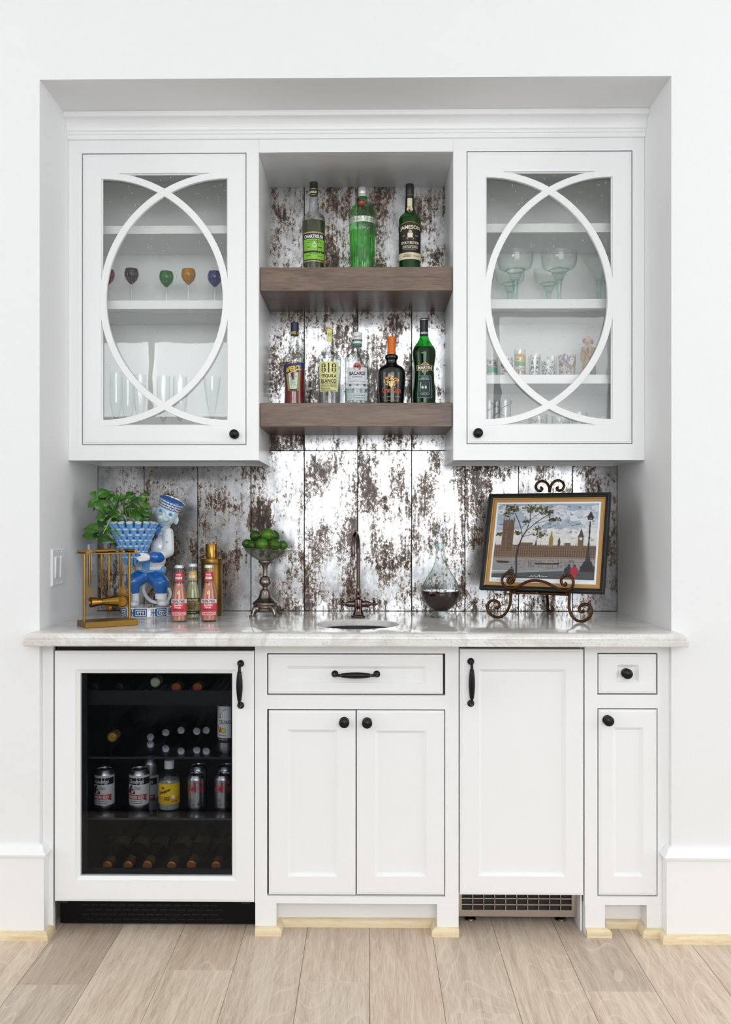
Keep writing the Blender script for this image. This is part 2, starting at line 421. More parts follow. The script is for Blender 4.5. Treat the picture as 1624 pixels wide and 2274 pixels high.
# ---- floor of wide oak planks
fl = struct(MB().box(ROOM_X0 - 0.15, ROOM_X1 + 0.15, ROOM_Y0 - 0.15, Y_BACK + 0.14, -0.06, -0.014).build('floor', paint('a8937f', 0.8)), 'pale wide-plank oak floor')
PW_ = 0.19
seen_planks = {-5: [(2.414, (0.84, 0.83, 0.80), (0.72, 0.67, 0.63))], -3: [(2.496, (0.99, 0.96, 0.90), (0.90, 0.83, 0.77))],
               -1: [(2.434, (0.93, 0.90, 0.87), (0.96, 0.91, 0.87))], 1: [(2.288, (0.99, 0.96, 0.93), (0.93, 0.89, 0.85))],
               3: [(2.398, (1.02, 0.97, 0.90), (0.84, 0.80, 0.77))], -4: [(0.9, (0.95, 0.9, 0.85), (1.03, 0.99, 0.94))],
               -2: [(1.1, (0.95, 0.9, 0.85), (0.93, 0.89, 0.85))], 0: [(0.6, (0.95, 0.9, 0.85), (0.95, 0.88, 0.83))],
               2: [(0.8, (0.95, 0.9, 0.85), (0.97, 0.92, 0.87))], 4: [(1.3, (0.95, 0.9, 0.85), (1.04, 0.98, 0.92))], -6: [(1.2, (0.9, 0.9, 0.85), (1.0, 0.95, 0.89))]}
rp = random.Random(3)
for k in range(-19, 19):
    x0 = 0.004 + PW_ * k; x1 = x0 + PW_
    cuts = [ROOM_Y0]
    cols = []
    if k in seen_planks:
        c, near, far = seen_planks[k][0]
        y = c - 1.9
        cuts += [v for v in (y - 1.9, y) if v > ROOM_Y0 + 0.3] + [c, Y_BACK]
        cols = [(0.97, 0.92, 0.87)] * (len(cuts) - 3) + [near, far]
    else:
        y = ROOM_Y0 + rp.uniform(0.5, 1.8)
        while y < Y_BACK - 0.2: cuts.append(y); y += rp.uniform(1.5, 2.1)
        cuts.append(Y_BACK)
        cols = [tuple(g * t for t in (1, 0.95, 0.9)) for g in (rp.uniform(0.88, 1.04) for _ in cuts)]
    for i in range(len(cuts) - 1):
        a, b = cuts[i], cuts[i + 1]; c = ((x0 + x1) / 2, (a + b) / 2, 0)
        e, g = 0.0004, 0.0013
        m = MB(); rr = lambda q, z: [(x0 + q, a + q, z), (x1 - q, a + q, z), (x1 - q, b - q, z), (x0 + q, b - q, z)]
        m.rings([rr(e, -0.014), rr(e, -0.0012), rr(g, 0)], 0, False, True, True, False)
        p = m.build('plank', M_FLOOR, None, c); p.parent = fl
        p.color = (*cols[i], 1)

# ---- mouldings swept along wall lines
def sweep(path, prof, name, mat, label=None, parent=None):
    P = [Vector(p) for p in path]; n = len(P); rings = []
    for i in range(n):
        d0 = (P[i] - P[i - 1]).normalized() if i else (P[1] - P[0]).normalized()
        d1 = (P[i + 1] - P[i]).normalized() if i < n - 1 else d0
        n0 = Vector((d0.y, -d0.x)); n1 = Vector((d1.y, -d1.x))
        m = (n0 + n1); m = m / max(m.dot(n0), 1e-6) if m.length > 1e-6 else n0
        rings.append([(P[i].x + m.x * t, P[i].y + m.y * t, z) for t, z in prof])
    return struct(MB().rings(rings, 0, False, True, True, False).build(name, mat, parent), label)
BB = [(0, 0), (0.020, 0), (0.020, 0.240), (0.027, 0.244), (0.029, 0.252), (0.021, 0.258), (0.019, 0.262), (0.015, 0.271), (0.008, 0.277), (0, 0.277)]
sweep([(ROOM_X0, Y_WALL), (XL, Y_WALL), (XL, Y_FACE - 0.001)], BB, 'baseboard_left', M_TRIM, 'tall white baseboard left of the bar recess')
sweep([(XR, Y_FACE - 0.001), (XR, Y_WALL), (ROOM_X1, Y_WALL)], BB, 'baseboard_right', M_TRIM, 'tall white baseboard right of the bar recess')
QR = [(0, 0)] + [(0.016 * sin(t), 0.024 * cos(t) + 0.0) for t in [radians(90 - 90 * i / 6) for i in range(7)]]
QR = [(0, 0), (0.017, 0)] + [(0.017 * cos(radians(a)) ** 0.7, 0.010 + 0.014 * sin(radians(a))) for a in (0, 20, 40, 60, 80)] + [(0, 0.024)]
bt = 0.0201
sweep([(ROOM_X0, Y_WALL - bt), (XL + bt, Y_WALL - bt), (XL + bt, Y_FACE + 0.01)], QR, 'trim_1', M_RAW, 'raw pine quarter round along the left baseboard')
Y_TOE = 2.781
XS = lambda px: WX(px, Y_FACE)
sweep([(XS(568), Y_FACE), (XS(614), Y_FACE), (XS(614), Y_TOE), (XS(971), Y_TOE), (XS(971), Y_FACE), (XS(1018.5), Y_FACE)], QR, 'trim_2', M_RAW, 'raw pine quarter round round the feet and toe kick of the sink cabinet')
sweep([(XS(1301), Y_FACE), (XS(1344), Y_FACE), (XS(1344), Y_TOE), (XS(1437), Y_TOE), (XS(1437), Y_FACE), (XR - bt, Y_FACE), (XR - bt, Y_WALL - bt), (ROOM_X1, Y_WALL - bt)], QR, 'trim_3', M_RAW, 'raw pine quarter round from narrow cabinet along the right baseboard')

# ---- antique mirror tiles
def tile_material():
    m, nt, p, out = newmat('antique_mirror')
    v = coords(nt, (1, 1, 1), 23.0)
    mp = nt.nodes.new('ShaderNodeMapping'); mp.inputs['Scale'].default_value = (1.25, 1, 0.8); nt.links.new(v, mp.inputs['Vector'])
    big = N(nt, 'ShaderNodeTexNoise', Scale=8.0, Detail=3.0, Roughness=0.6, Distortion=0.3); nt.links.new(mp.outputs[0], big.inputs['Vector'])
    fine = N(nt, 'ShaderNodeTexNoise', Scale=85.0, Detail=8.0, Roughness=0.85); nt.links.new(mp.outputs[0], fine.inputs['Vector'])
    mp2 = nt.nodes.new('ShaderNodeMapping'); mp2.inputs['Scale'].default_value = (9, 1, 0.7); nt.links.new(v, mp2.inputs['Vector'])
    stre = N(nt, 'ShaderNodeTexNoise', Scale=9.0, Detail=4.0, Roughness=0.6); nt.links.new(mp2.outputs[0], stre.inputs['Vector'])
    def madd(src, k, add):
        n = N(nt, 'ShaderNodeMath', operation='MULTIPLY_ADD'); n.inputs[1].default_value = k; nt.links.new(src, n.inputs[0])
        if isinstance(add, float): n.inputs[2].default_value = add
        else: nt.links.new(add, n.inputs[2])
        return n.outputs[0]
    val = madd(big.outputs['Fac'], 1.0, -0.915)
    val = madd(stre.outputs['Fac'], 0.40, val)
    val = madd(fine.outputs['Fac'], 1.38, val)
    col = ramp(nt, [(0.40, S('c9cbcf')), (0.50, S('bdbbb9')), (0.545, S('85705a')), (0.60, S('5c4029')), (0.68, S('34210f')), (0.80, S('150d07'))], val)
    mot = N(nt, 'ShaderNodeTexNoise', Scale=22.0, Detail=5.0, Roughness=0.7); nt.links.new(mp.outputs[0], mot.inputs['Vector'])
    mr_ = ramp(nt, [(0.32, S('a9a6a4')), (0.5, S('e9e8e8')), (0.62, (1, 1, 1))], mot.outputs['Fac'])
    mm = N(nt, 'ShaderNodeMix', data_type='RGBA', blend_type='MULTIPLY'); mm.inputs[0].default_value = 0.8
    nt.links.new(col.outputs[0], mm.inputs[6]); nt.links.new(mr_.outputs[0], mm.inputs[7]); nt.links.new(mm.outputs[2], p.inputs['Base Color'])
    met = ramp(nt, [(0.50, (0.85,) * 3), (0.60, (0.15,) * 3)], val); nt.links.new(met.outputs[0], p.inputs['Metallic'])
    ro = ramp(nt, [(0.45, (0.21,) * 3), (0.60, (0.5,) * 3)], val); nt.links.new(ro.outputs[0], p.inputs['Roughness'])
    p.inputs['Coat Weight'].default_value = 0.35; p.inputs['Coat Roughness'].default_value = 0.02
    return m
M_TILE = tile_material()
txs = [XL + 0.001] + [WX(x, Y_BACK) for x in (320, 439, 557.5, 676, 795, 914.5, 1033, 1152, 1272)] + [XR - 0.001]
Z_J1 = WZ(1000.7, Y_BACK); Z_J2 = Z_J1 + 0.6
CXL, CXR = WX(575, Y_UP), WX(1007, Y_UP)                # open bay between the wall cabinets
Z_BAY = WZ(337.5, Y_UP)
def tile(x0, x1, z0, z1):
    g = 0.0010; c = ((x0 + x1) / 2, Y_BACK, (z0 + z1) / 2)
    m = MB(); m.rectloft([(x0 + g, x1 - g, z0 + g, z1 - g, Y_BACK + 0.0075), (x0 + g, x1 - g, z0 + g, z1 - g, Y_BACK + 0.0012), (x0 + g + 0.001, x1 - g - 0.001, z0 + g + 0.001, z1 - g - 0.001, Y_BACK)], cap0=True)
    t = m.build('tile', M_TILE, None, c); t.parent = wn
for i in range(10):
    tile(txs[i], txs[i + 1], Z_TOP, Z_J1)
    x0, x1 = max(txs[i], CXL - 0.004), min(txs[i + 1], CXR + 0.004)
    if x1 - x0 > 0.02:
        tile(x0, x1, Z_J1, Z_J2); tile(x0, x1, Z_J2, Z_BAY + 0.02)

# ---- crown moulding over the wall cabinets
Z_CR = WZ(309, Y_UP)
CRW = [(0, Z_CR), (0.010, Z_CR), (0.010, Z_CR + 0.013), (0.014, Z_CR + 0.015), (0.014, Z_CR + 0.022), (0.019, Z_CR + 0.026)]
CRW += [(0.019 + 0.029 * (1 - cos(radians(a))), Z_CR + 0.026 + 0.030 * sin(radians(a))) for a in (15, 30, 45, 60, 75, 90)]
zt = Z_NICHE - 0.0005
CRW += [(0.052, zt - 0.016), (0.052, zt), (0, zt)]
sweep([(XL + 0.0005, Y_UP), (XR - 0.0005, Y_UP)], CRW, 'trim_4', M_CAB, 'white crown moulding over the wall cabinets')

# ---- switch plate and socket on the left side of the recess
def side_plate(name, label, cat, y0, y1, zc, h, gang, kind):
    r = thing(name, label, cat, (XL, (y0 + y1) / 2, zc)); w = y1 - y0; X = XL
    pl = paint('f3f3f3', 0.35)
    f = lambda u, v, d: (X + d, (y0 + y1) / 2 + u, zc + v)
    m = MB(); q = [(-w / 2, -h / 2), (w / 2, -h / 2), (w / 2, h / 2), (-w / 2, h / 2)]
    m.rings([[f(u * s, v * s, d) for u, v in q] for s, d in ((1, 0.0005), (1, 0.004), (0.94, 0.007))], 0, False, True, True, False)
    pt = m.build('plate', pl, r, r.location)
    for k in range(gang):
        uc = (k - (gang - 1) / 2) * 0.046
        m = MB(); rw, rh = 0.0165, 0.034
        if kind == 'switch':
            m.rings([[f(uc + a * rw * q, b * rh * q, 0.0055 + h_ + 0.0012 * b * (h_ > 0.002)) for a, b in ((-1, -1), (1, -1), (1, 1), (-1, 1))] for q, h_ in ((1, 0), (1, 0.0045), (0.93, 0.0055))], 0, False, True, True, False)
            m.build('rocker', paint('f6f6f6', 0.3), r, r.location, 0.0006)
        else:
            m.rings([[f(uc + a * rw, b * rh, 0.0065 + 0.002 * e) for a, b in ((-1, -1), (1, -1), (1, 1), (-1, 1))] for e in (0, 1)], 0, False, True, True, False)
            m.build('insert', paint('f1f1f1', 0.3), r, r.location, 0.0006)
            for sz in (-1, 1):
                for su in (-1, 1): MB().add([f(uc + su * 0.006 + a, sz * 0.019 + b, 0.0088) for a, b in ((-0.001, -0.004), (0.001, -0.004), (0.001, 0.004), (-0.001, 0.004))], [(0, 1, 2, 3)]).build('slot', M_BLACK, r, r.location)
            m = MB(); m.ball(f(uc + 0.008, -0.004, 0.0088), 0.0018); m.build('indicator_light', paint('20c060', 0.3, emis=3.0), r, r.location)
            for sz in (-0.004, 0.006): MB().box(X + 0.0085, X + 0.0105, (y0 + y1) / 2 + uc - 0.006, (y0 + y1) / 2 + uc + 0.004, zc + sz - 0.003, zc + sz + 0.003).build('button', paint('e4e4e4', 0.4), r, r.location)
    for k in range(gang):
        for sz in (-1, 1): MB().ball(f((k - (gang - 1) / 2) * 0.046, sz * h * 0.42, 0.0068), 0.0026, seg=8).build('screw', paint('e8e8e8', 0.3), r, r.location)
yy = lambda px: XL * 2000 / (px - 818)
side_plate('light_switch', 'white double rocker light switch on the side of the recess', 'switch', yy(109), yy(109) + 0.118, 1.102, 0.116, 2, 'switch')
side_plate('wall_socket', 'white wall socket with green light behind the basil leaves', 'socket', 3.165, 3.238, 1.108, 0.116, 1, 'socket')

# ================================================================== worktop and sink
z_lo = WZ(1437, Y_CTR)
SX, SY, SR = onz(793.5, 1386, Z_TOP).x, 2.868, 0.132
xa, xb = WX(50, Y_CTR) , WX(1531, Y_CTR)
foot = [(xa, Y_CTR), (xb, Y_CTR), (xb, Y_WALL - 0.0005), (XR - 0.0005, Y_WALL - 0.0005), (XR - 0.0005, Y_BACK - 0.0005), (XL + 0.0005, Y_BACK - 0.0005), (XL + 0.0005, Y_WALL - 0.0005), (xa, Y_WALL - 0.0005)]
def inset(d):
    return [(xa + d, Y_CTR + d), (xb - d, Y_CTR + d), (xb - d, foot[2][1]), foot[3], foot[4], foot[5], foot[6], (xa + d, foot[7][1])]
prof = [(0.004, z_lo), (0.0, z_lo + 0.003), (0.0, z_lo + 0.0165), (0.003, z_lo + 0.0185), (0.0055, z_lo + 0.0195), (0.0045, z_lo + 0.023), (0.006, z_lo + 0.029), (0.0095, z_lo + 0.034), (0.015, z_lo + 0.0375), (0.022, Z_TOP)]
bm = bmesh.new(); rv = []
for d, z in prof: rv.append([bm.verts.new((x, y, z)) for x, y in inset(d)])
for i in range(len(rv) - 1):
    for a in range(8): bm.faces.new((rv[i][a], rv[i][(a + 1) % 8], rv[i + 1][(a + 1) % 8], rv[i + 1][a]))
hole = [[bm.verts.new((SX + (SR + q) * cos(2 * pi * i / 64), SY + (SR + q) * sin(2 * pi * i / 64), z)) for i in range(64)] for q, z in ((0.0025, Z_TOP), (0, Z_TOP - 0.0025), (0, Z_TOP - 0.020))]
for i in range(2):
    for a in range(64): bm.faces.new((hole[i][a], hole[i][(a + 1) % 64], hole[i + 1][(a + 1) % 64], hole[i + 1][a]))
def ring_edges(r): return [bm.edges.get((r[i], r[(i + 1) % len(r)])) or bm.edges.new((r[i], r[(i + 1) % len(r)])) for i in range(len(r))]
bmesh.ops.triangle_fill(bm, edges=ring_edges(rv[-1]) + ring_edges(hole[0]), use_beauty=True)
lo = [bm.verts.new((x, y, Z_TOP - 0.020)) for x, y in inset(0.03)]
for a in range(8): bm.faces.new((rv[0][a], lo[a], lo[(a + 1) % 8], rv[0][(a + 1) % 8]))
bmesh.ops.triangle_fill(bm, edges=ring_edges(lo) + ring_edges(hole[2]), use_beauty=True)
bmesh.ops.recalc_face_normals(bm, faces=bm.faces)
me = bpy.data.meshes.new('worktop'); bm.to_mesh(me); bm.free()
def marble():
    m, nt, p, out = newmat('quartzite')
    v = coords(nt)
    n1 = N(nt, 'ShaderNodeTexNoise', Scale=3.0, Detail=7.0, Roughness=0.62, Distortion=1.2); nt.links.new(v, n1.inputs['Vector'])
    n2 = N(nt, 'ShaderNodeTexNoise', Scale=130.0, Detail=4.0, Roughness=0.7); nt.links.new(v, n2.inputs['Vector'])
    r1 = ramp(nt, [(0.32, S('d8d2ca')), (0.46, S('ebe8e4')), (0.52, S('dcd6ce')), (0.56, S('efedea')), (0.75, S('e9e5e0'))], n1.outputs['Fac'])
    r2 = ramp(nt, [(0.30, S('b9aea4')), (0.44, (1, 1, 1))], n2.outputs['Fac'])
    mx = N(nt, 'ShaderNodeMix', data_type='RGBA', blend_type='MULTIPLY'); mx.inputs[0].default_value = 0.55
    nt.links.new(r1.outputs[0], mx.inputs[6]); nt.links.new(r2.outputs[0], mx.inputs[7]); nt.links.new(mx.outputs[2], p.inputs['Base Color'])
    p.inputs['Roughness'].default_value = 0.09; p.inputs['Specular IOR Level'].default_value = 0.6
    return m
me.materials.append(marble())
for pl in me.polygons: pl.use_smooth = abs(pl.normal.z) < 0.98
me.set_sharp_from_angle(angle=radians(40))
wt = bpy.data.objects.new('worktop', me); COL.objects.link(wt)
tag(wt, 'cream quartzite worktop with ogee edge and round sink cut-out', 'worktop')
bs = thing('sink', 'round dark undermount bar sink sunk below the worktop', 'sink', (SX, SY, Z_TOP - 0.17))
zr = Z_TOP - 0.0205
pr = [(SR + 0.02, zr), (SR - 0.002, zr)] + smooth_prof([(SR - 0.002, zr - 0.002), (SR - 0.006, zr - 0.05), (SR - 0.02, zr - 0.10), (SR - 0.06, zr - 0.13), (0.028, zr - 0.138)], 4) + [(0.028, zr - 0.146), (SR - 0.05, zr - 0.14), (SR + 0.002, zr - 0.05), (SR + 0.02, zr - 0.004)]
MB().lathe(pr, 48, c=(SX, SY, 0), closed=True).build('basin', paint('3a3a40', 0.3, 0.3), bs, bs.location)
MB().lathe([(0.0, zr - 0.1385), (0.022, zr - 0.1385), (0.027, zr - 0.1365), (0.031, zr - 0.1355), (0.031, zr - 0.1375), (0.027, zr - 0.146), (0.0, zr - 0.146)], 32, c=(SX, SY, 0)).build('drain', M_CHROME, bs, bs.location)

# ================================================================== cabinets
def panel_front(m, x0, x1, z0, z1, yf, th, panel, mi=0, deep=0.009):
    """frame-and-panel front: stepped outer edge, face, bevelled recess; panel = (x0,x1,z0,z1) of the flat field"""
    a, b, c, d = panel; e = 0.0075
    r = [(x0, x1, z0, z1, yf + th), (x0, x1, z0, z1, yf + 0.0035), (x0 + 0.0015, x1 - 0.0015, z0 + 0.0015, z1 - 0.0015, yf + 0.002), (x0 + e - 0.0015, x1 - e + 0.0015, z0 + e - 0.0015, z1 - e + 0.0015, yf + 0.0015),
         (x0 + e, x1 - e, z0 + e, z1 - e, yf), (a - 0.009, b + 0.009, c - 0.009, d + 0.009, yf), (a - 0.008, b + 0.008, c - 0.008, d + 0.008, yf + 0.0025), (a - 0.001, b + 0.001, c - 0.001, d + 0.001, yf + deep - 0.001), (a, b, c, d, yf + deep)]
    m.rectloft(r, mi, cap0=True, cap1=True)
def frame_front(m, x0, x1, z0, z1, yf, th, open_, mi=0, bead=True):
    a, b, c, d = open_; e = 0.0075
    r = [(x0, x1, z0, z1, yf + th), (x0, x1, z0, z1, yf + 0.0035), (x0 + 0.0015, x1 - 0.0015, z0 + 0.0015, z1 - 0.0015, yf + 0.002), (x0 + e - 0.0015, x1 - e + 0.0015, z0 + e - 0.0015, z1 - e + 0.0015, yf + 0.0015),
         (x0 + e, x1 - e, z0 + e, z1 - e, yf)]
    if bead: r += [(a - 0.012, b + 0.012, c - 0.012, d + 0.012, yf), (a - 0.011, b + 0.011, c - 0.011, d + 0.011, yf + 0.0025), (a - 0.002, b + 0.002, c - 0.002, d + 0.002, yf + 0.008), (a, b, c, d, yf + 0.009)]
    else: r += [(a, b, c, d, yf)]
    r += [(a, b, c, d, yf + th)]
    m.rings([[(p, y, s), (q, y, s), (q, y, t), (p, y, t)] for p, q, s, t, y in r], mi, True, False, False, False)
def R(px0, px1, py0, py1, Y):
    """pixel rectangle on the plane Y -> x0,x1,z0,z1"""
    pm = (px0 + px1) / 2
    return (WX(px0, Y), WX(px1, Y), WZ(py1, Y, pm), WZ(py0, Y, pm))
def knob(parent, px, py, yf, origin, r=0.0155, sub=None):
    c = W(px, py, yf - 0.022); c.y = yf
    rot = Matrix.Rotation(pi / 2, 3, 'X')          # local z -> -Y
    pr = [(0.0, 0.0005), (r * 0.95, 0.0005), (r * 0.95, 0.002), (r * 0.62, 0.0035), (r * 0.38, 0.007), (r * 0.36, 0.012), (r * 0.6, 0.0155), (r * 0.93, 0.018), (r, 0.0205), (r * 0.97, 0.0225), (r * 0.86, 0.0235), (r * 0.84, 0.0245), (r * 0.5, 0.0275), (0.0, 0.0285)]
    MB().lathe(pr, 28, c=c, mat=rot).build('knob', M_BRONZE, parent, origin)
def pull(parent, c, yf, length, vertical, origin):
    m = MB(); L = length / 2
    ax = (lambda t, d, o: Vector((c.x + o, yf - d, c.z + t))) if vertical else (lambda t, d, o: Vector((c.x + t, yf - d, c.z + o)))
    rot = Matrix.Rotation(pi / 2, 3, 'X')
    for s in (-1, 1):
        q = ax(s * (L - 0.01), 0, 0)
        m.lathe([(0, 0.0005), (0.0105, 0.0005), (0.0105, 0.003), (0.0085, 0.005), (0.0055, 0.007), (0.005, 0.016), (0.0, 0.018)], 20, c=q, mat=rot)
        pts = crom([ax(s * (L - 0.010), 0.008, 0), ax(s * (L - 0.0115), 0.020, 0), ax(s * (L - 0.018), 0.0275, 0), ax(s * (L - 0.030), 0.029, 0)], 4)
        m.tube(pts, 0.0045, 10)
        for t in (L - 0.032, L - 0.040): m.tube([ax(s * (t - 0.0016), 0.029, 0), ax(s * (t + 0.0016), 0.029, 0)], 0.0068, 12)
    g = L - 0.032
    ts = [-g + 2 * g * i / 14 for i in range(15)]
    # reeded swelling grip
    rings = []
    for t in ts:
        rr = 0.0058 + 0.0034 * cos(pi * t / (2 * g)) ** 0.8
        ring = []
        for a in range(24):
            w = rr * (1 + 0.05 * cos(12 * 2 * pi * a / 24)); th = 2 * pi * a / 24
            ring.append(ax(t, 0.029 + w * cos(th), w * sin(th)))
        rings.append(ring)
    m.rings(rings)
    m.build('pull_handle', M_BRONZE, parent, origin)

def box_shell(m, x0, x1, y0, y1, z0, z1, t=0.018, mi=0, front_panel=False):
    m.box(x0, x0 + t, y0, y1, z0, z1, mi); m.box(x1 - t, x1, y0, y1, z0, z1, mi)
    m.box(x0 + t, x1 - t, y0, y1, z0, z0 + t, mi); m.box(x0 + t, x1 - t, y0, y1, z1 - t, z1, mi)
    m.box(x0 + t, x1 - t, y1 - t, y1, z0 + t, z1 - t, mi)

Z_UNDER = Z_TOP - 0.0205
YB = 3.262                                          # back of the base units
FT = 0.02
# ---- filler strip at the left side
fx0, fx1 = XL + 0.0005, XS(118)
fs = thing('filler_strip', 'narrow white filler strip between recess side and drinks fridge', 'cabinet trim', ((fx0 + fx1) / 2, Y_FACE, 0))
MB().box(fx0, fx1, Y_FACE, Y_FACE + 0.02, 0.0005, Z_UNDER).build('strip', M_CAB, fs, fs.location, 0.0008)

# ---- base units with face frame, drawer, doors and feet
def base_unit(name, label, fpx, drawer, drawer_panel, doors, feet, toe, back_feet):
    x0, x1 = XS(fpx[0]), XS(fpx[1])
    r = thing(name, label, 'cabinet', ((x0 + x1) / 2, Y_FACE, 0))
    o = r.location
    zf = WZ(2007, Y_FACE)                               # underside of bottom rail
    dr = R(*drawer, Y_FACE); dd = [R(*d[0], Y_FACE) for d in doors]
    dx0, dx1 = min(d[0] for d in dd), max(d[1] for d in dd); dz0, dz1 = dd[0][2], dd[0][3]
    m = MB(); y0, y1 = Y_FACE, Y_FACE + FT
    a = min(dr[0], dx0) - 0.001; b = max(dr[1], dx1) + 0.001
    m.box(x0, a, y0, y1, zf, Z_UNDER); m.box(b, x1, y0, y1, zf, Z_UNDER)
    m.box(a, b, y0, y1, dr[3] + 0.0015, Z_UNDER); m.box(a, b, y0, y1, dz1 + 0.0015, dr[2] - 0.0015); m.box(a, b, y0, y1, zf, dz0 - 0.0015)
    m.build('face_frame', M_CAB, r, o)
    for fa, fb in feet:
        MB().box(XS(fa), XS(fb), y0, Y_TOE + 0.002, 0.0005, zf).build('foot', M_CAB, r, o, 0.0008)
    MB().box(XS(feet[0][1]), XS(feet[-1][0]), Y_TOE, Y_TOE + 0.018, 0.0005, zf).build('toe_kick', M_CAB, r, o)
    m = MB(); box_shell(m, x0 + 0.0005, x1 - 0.0005, y1, YB, zf, Z_UNDER - 0.15); m.box(x0 + 0.02, x1 - 0.02, y1 + 0.004, y1 + 0.008, zf + 0.02, Z_UNDER - 0.004)
    m.build('body', M_GAP, r, o)
    g = 0.0026
    m = MB(); panel_front(m, dr[0] + g, dr[1] - g, dr[2] + g, dr[3] - g, Y_FACE - 0.001, 0.02, R(*drawer_panel[0], Y_FACE))
    d = m.build('drawer', M_CAB, r, o)
    drawer_panel[1](d, o)
    for (px, pp, kp) in doors:
        q = R(*px, Y_FACE); m = MB()
        panel_front(m, q[0] + g / 2, q[1] - g / 2, q[2] + g, q[3] - g, Y_FACE - 0.001, 0.02, R(*pp, Y_FACE))
        d = m.build('door', M_CAB, r, o)
        knob(d, kp[0], kp[1], Y_FACE - 0.001, o)
    return r
base_unit('sink_cabinet', 'white base cabinet under the sink with two panelled doors and a wide drawer', (566.5, 1019), (594, 986, 1452, 1543),
          ((643, 939, 1486, 1510), lambda d, o: pull(d, W(790.5, 1497.5, Y_FACE - 0.01), Y_FACE - 0.001 + 0.0, 0.146, False, o)),
          [((596, 791, 1576, 1989), (645, 743, 1627, 1940), (764.5, 1606)), ((791.5, 988.5, 1576, 1989), (840, 940, 1629, 1940), (815.5, 1607))],
          [(567, 614), (971, 1019)], None, None)
base_unit('narrow_cabinet', 'slim white base cabinet with one small drawer above one tall door', (1299, 1491), (1328, 1460, 1451, 1542),
          ((1377, 1412, 1483, 1509), lambda d, o: knob(d, 1395, 1497, Y_FACE + 0.008, o)),
          [((1329, 1460.5, 1574, 1990), (1369, 1422, 1622, 1940), (1353.5, 1602))],
          [(1300, 1344), (1437, 1491)], None, None)

# ---- ice maker behind a panel door
Y_ICE = Y_FACE - 0.004
ix0, ix1 = XS(1019.5), XS(1298.5)
ice = thing('ice_maker', 'built-in ice maker behind a white panel door with steel vent grille', 'ice maker', ((ix0 + ix1) / 2, Y_FACE, 0)); o = ice.location
q = R(1021.5, 1296.5, 1442, 1988, Y_ICE); m = MB(); panel_front(m, q[0], q[1], q[2], q[3], Y_ICE, 0.024, R(1070, 1250, 1493, 1940, Y_ICE))
d = m.build('door', M_CAB, ice, o)
pull(d, W(1047, 1517, Y_ICE - 0.014), Y_ICE, 0.146, True, o)
zb0 = WZ(2034, 2.80, 1150)
MB().box(ix0 + 0.004, XS(1290), Y_ICE + 0.028, YB, WZ(1984, 2.75, 1150), Z_UNDER - 0.022).build('body', M_BLACK, ice, o)
yg = 2.795; gx0, gx1 = ix0 + 0.003, WX(1283, yg); gz0 = zb0; gz1 = WZ(1984, yg, 1150)
m = MB(); nx, nz = 10, 3
px0, px1 = WX(1026, yg), WX(1270, yg); cell = (px1 - px0) / nx
zz = [WZ(v, yg, 1150) for v in (2021, 2010.5, 2008, 1997, 1994.5, 1985)]
m.box(gx0, px0, yg, yg + 0.012, gz0, gz1); m.box(px1, gx1, yg, yg + 0.012, gz0, gz1)
m.box(px0, px1, yg, yg + 0.012, gz0, zz[0]); m.box(px0, px1, yg, yg + 0.012, zz[1], zz[2]); m.box(px0, px1, yg, yg + 0.012, zz[3], zz[4])
for i in range(1, nx): m.box(px0 + cell * i - 0.0012, px0 + cell * i + 0.0012, yg, yg + 0.012, zz[0], gz1)
m.build('vent_grille', M_STEEL, ice, o)
MB().box(px0, px1, yg + 0.013, yg + 0.016, gz0 + 0.004, gz1).build('vent_backing', M_BLACK, ice, o)
for px in (1045, 1245):
    x = WX(px, 2.83)
    MB().lathe([(0.0, 0.0005), (0.017, 0.0005), (0.018, 0.003), (0.015, 0.007), (0.006, 0.009), (0.0045, 0.010), (0.0045, zb0 + 0.012), (0, zb0 + 0.012)], 12, c=(x, 2.826, 0)).build('levelling_foot', M_CHROME, ice, o)
MB().box(XS(1294), XS(1299) - 0.0006, Y_FACE + 0.03, YB, 0.0005, Z_UNDER - 0.01).build('side_panel', M_CAB, ice, o)

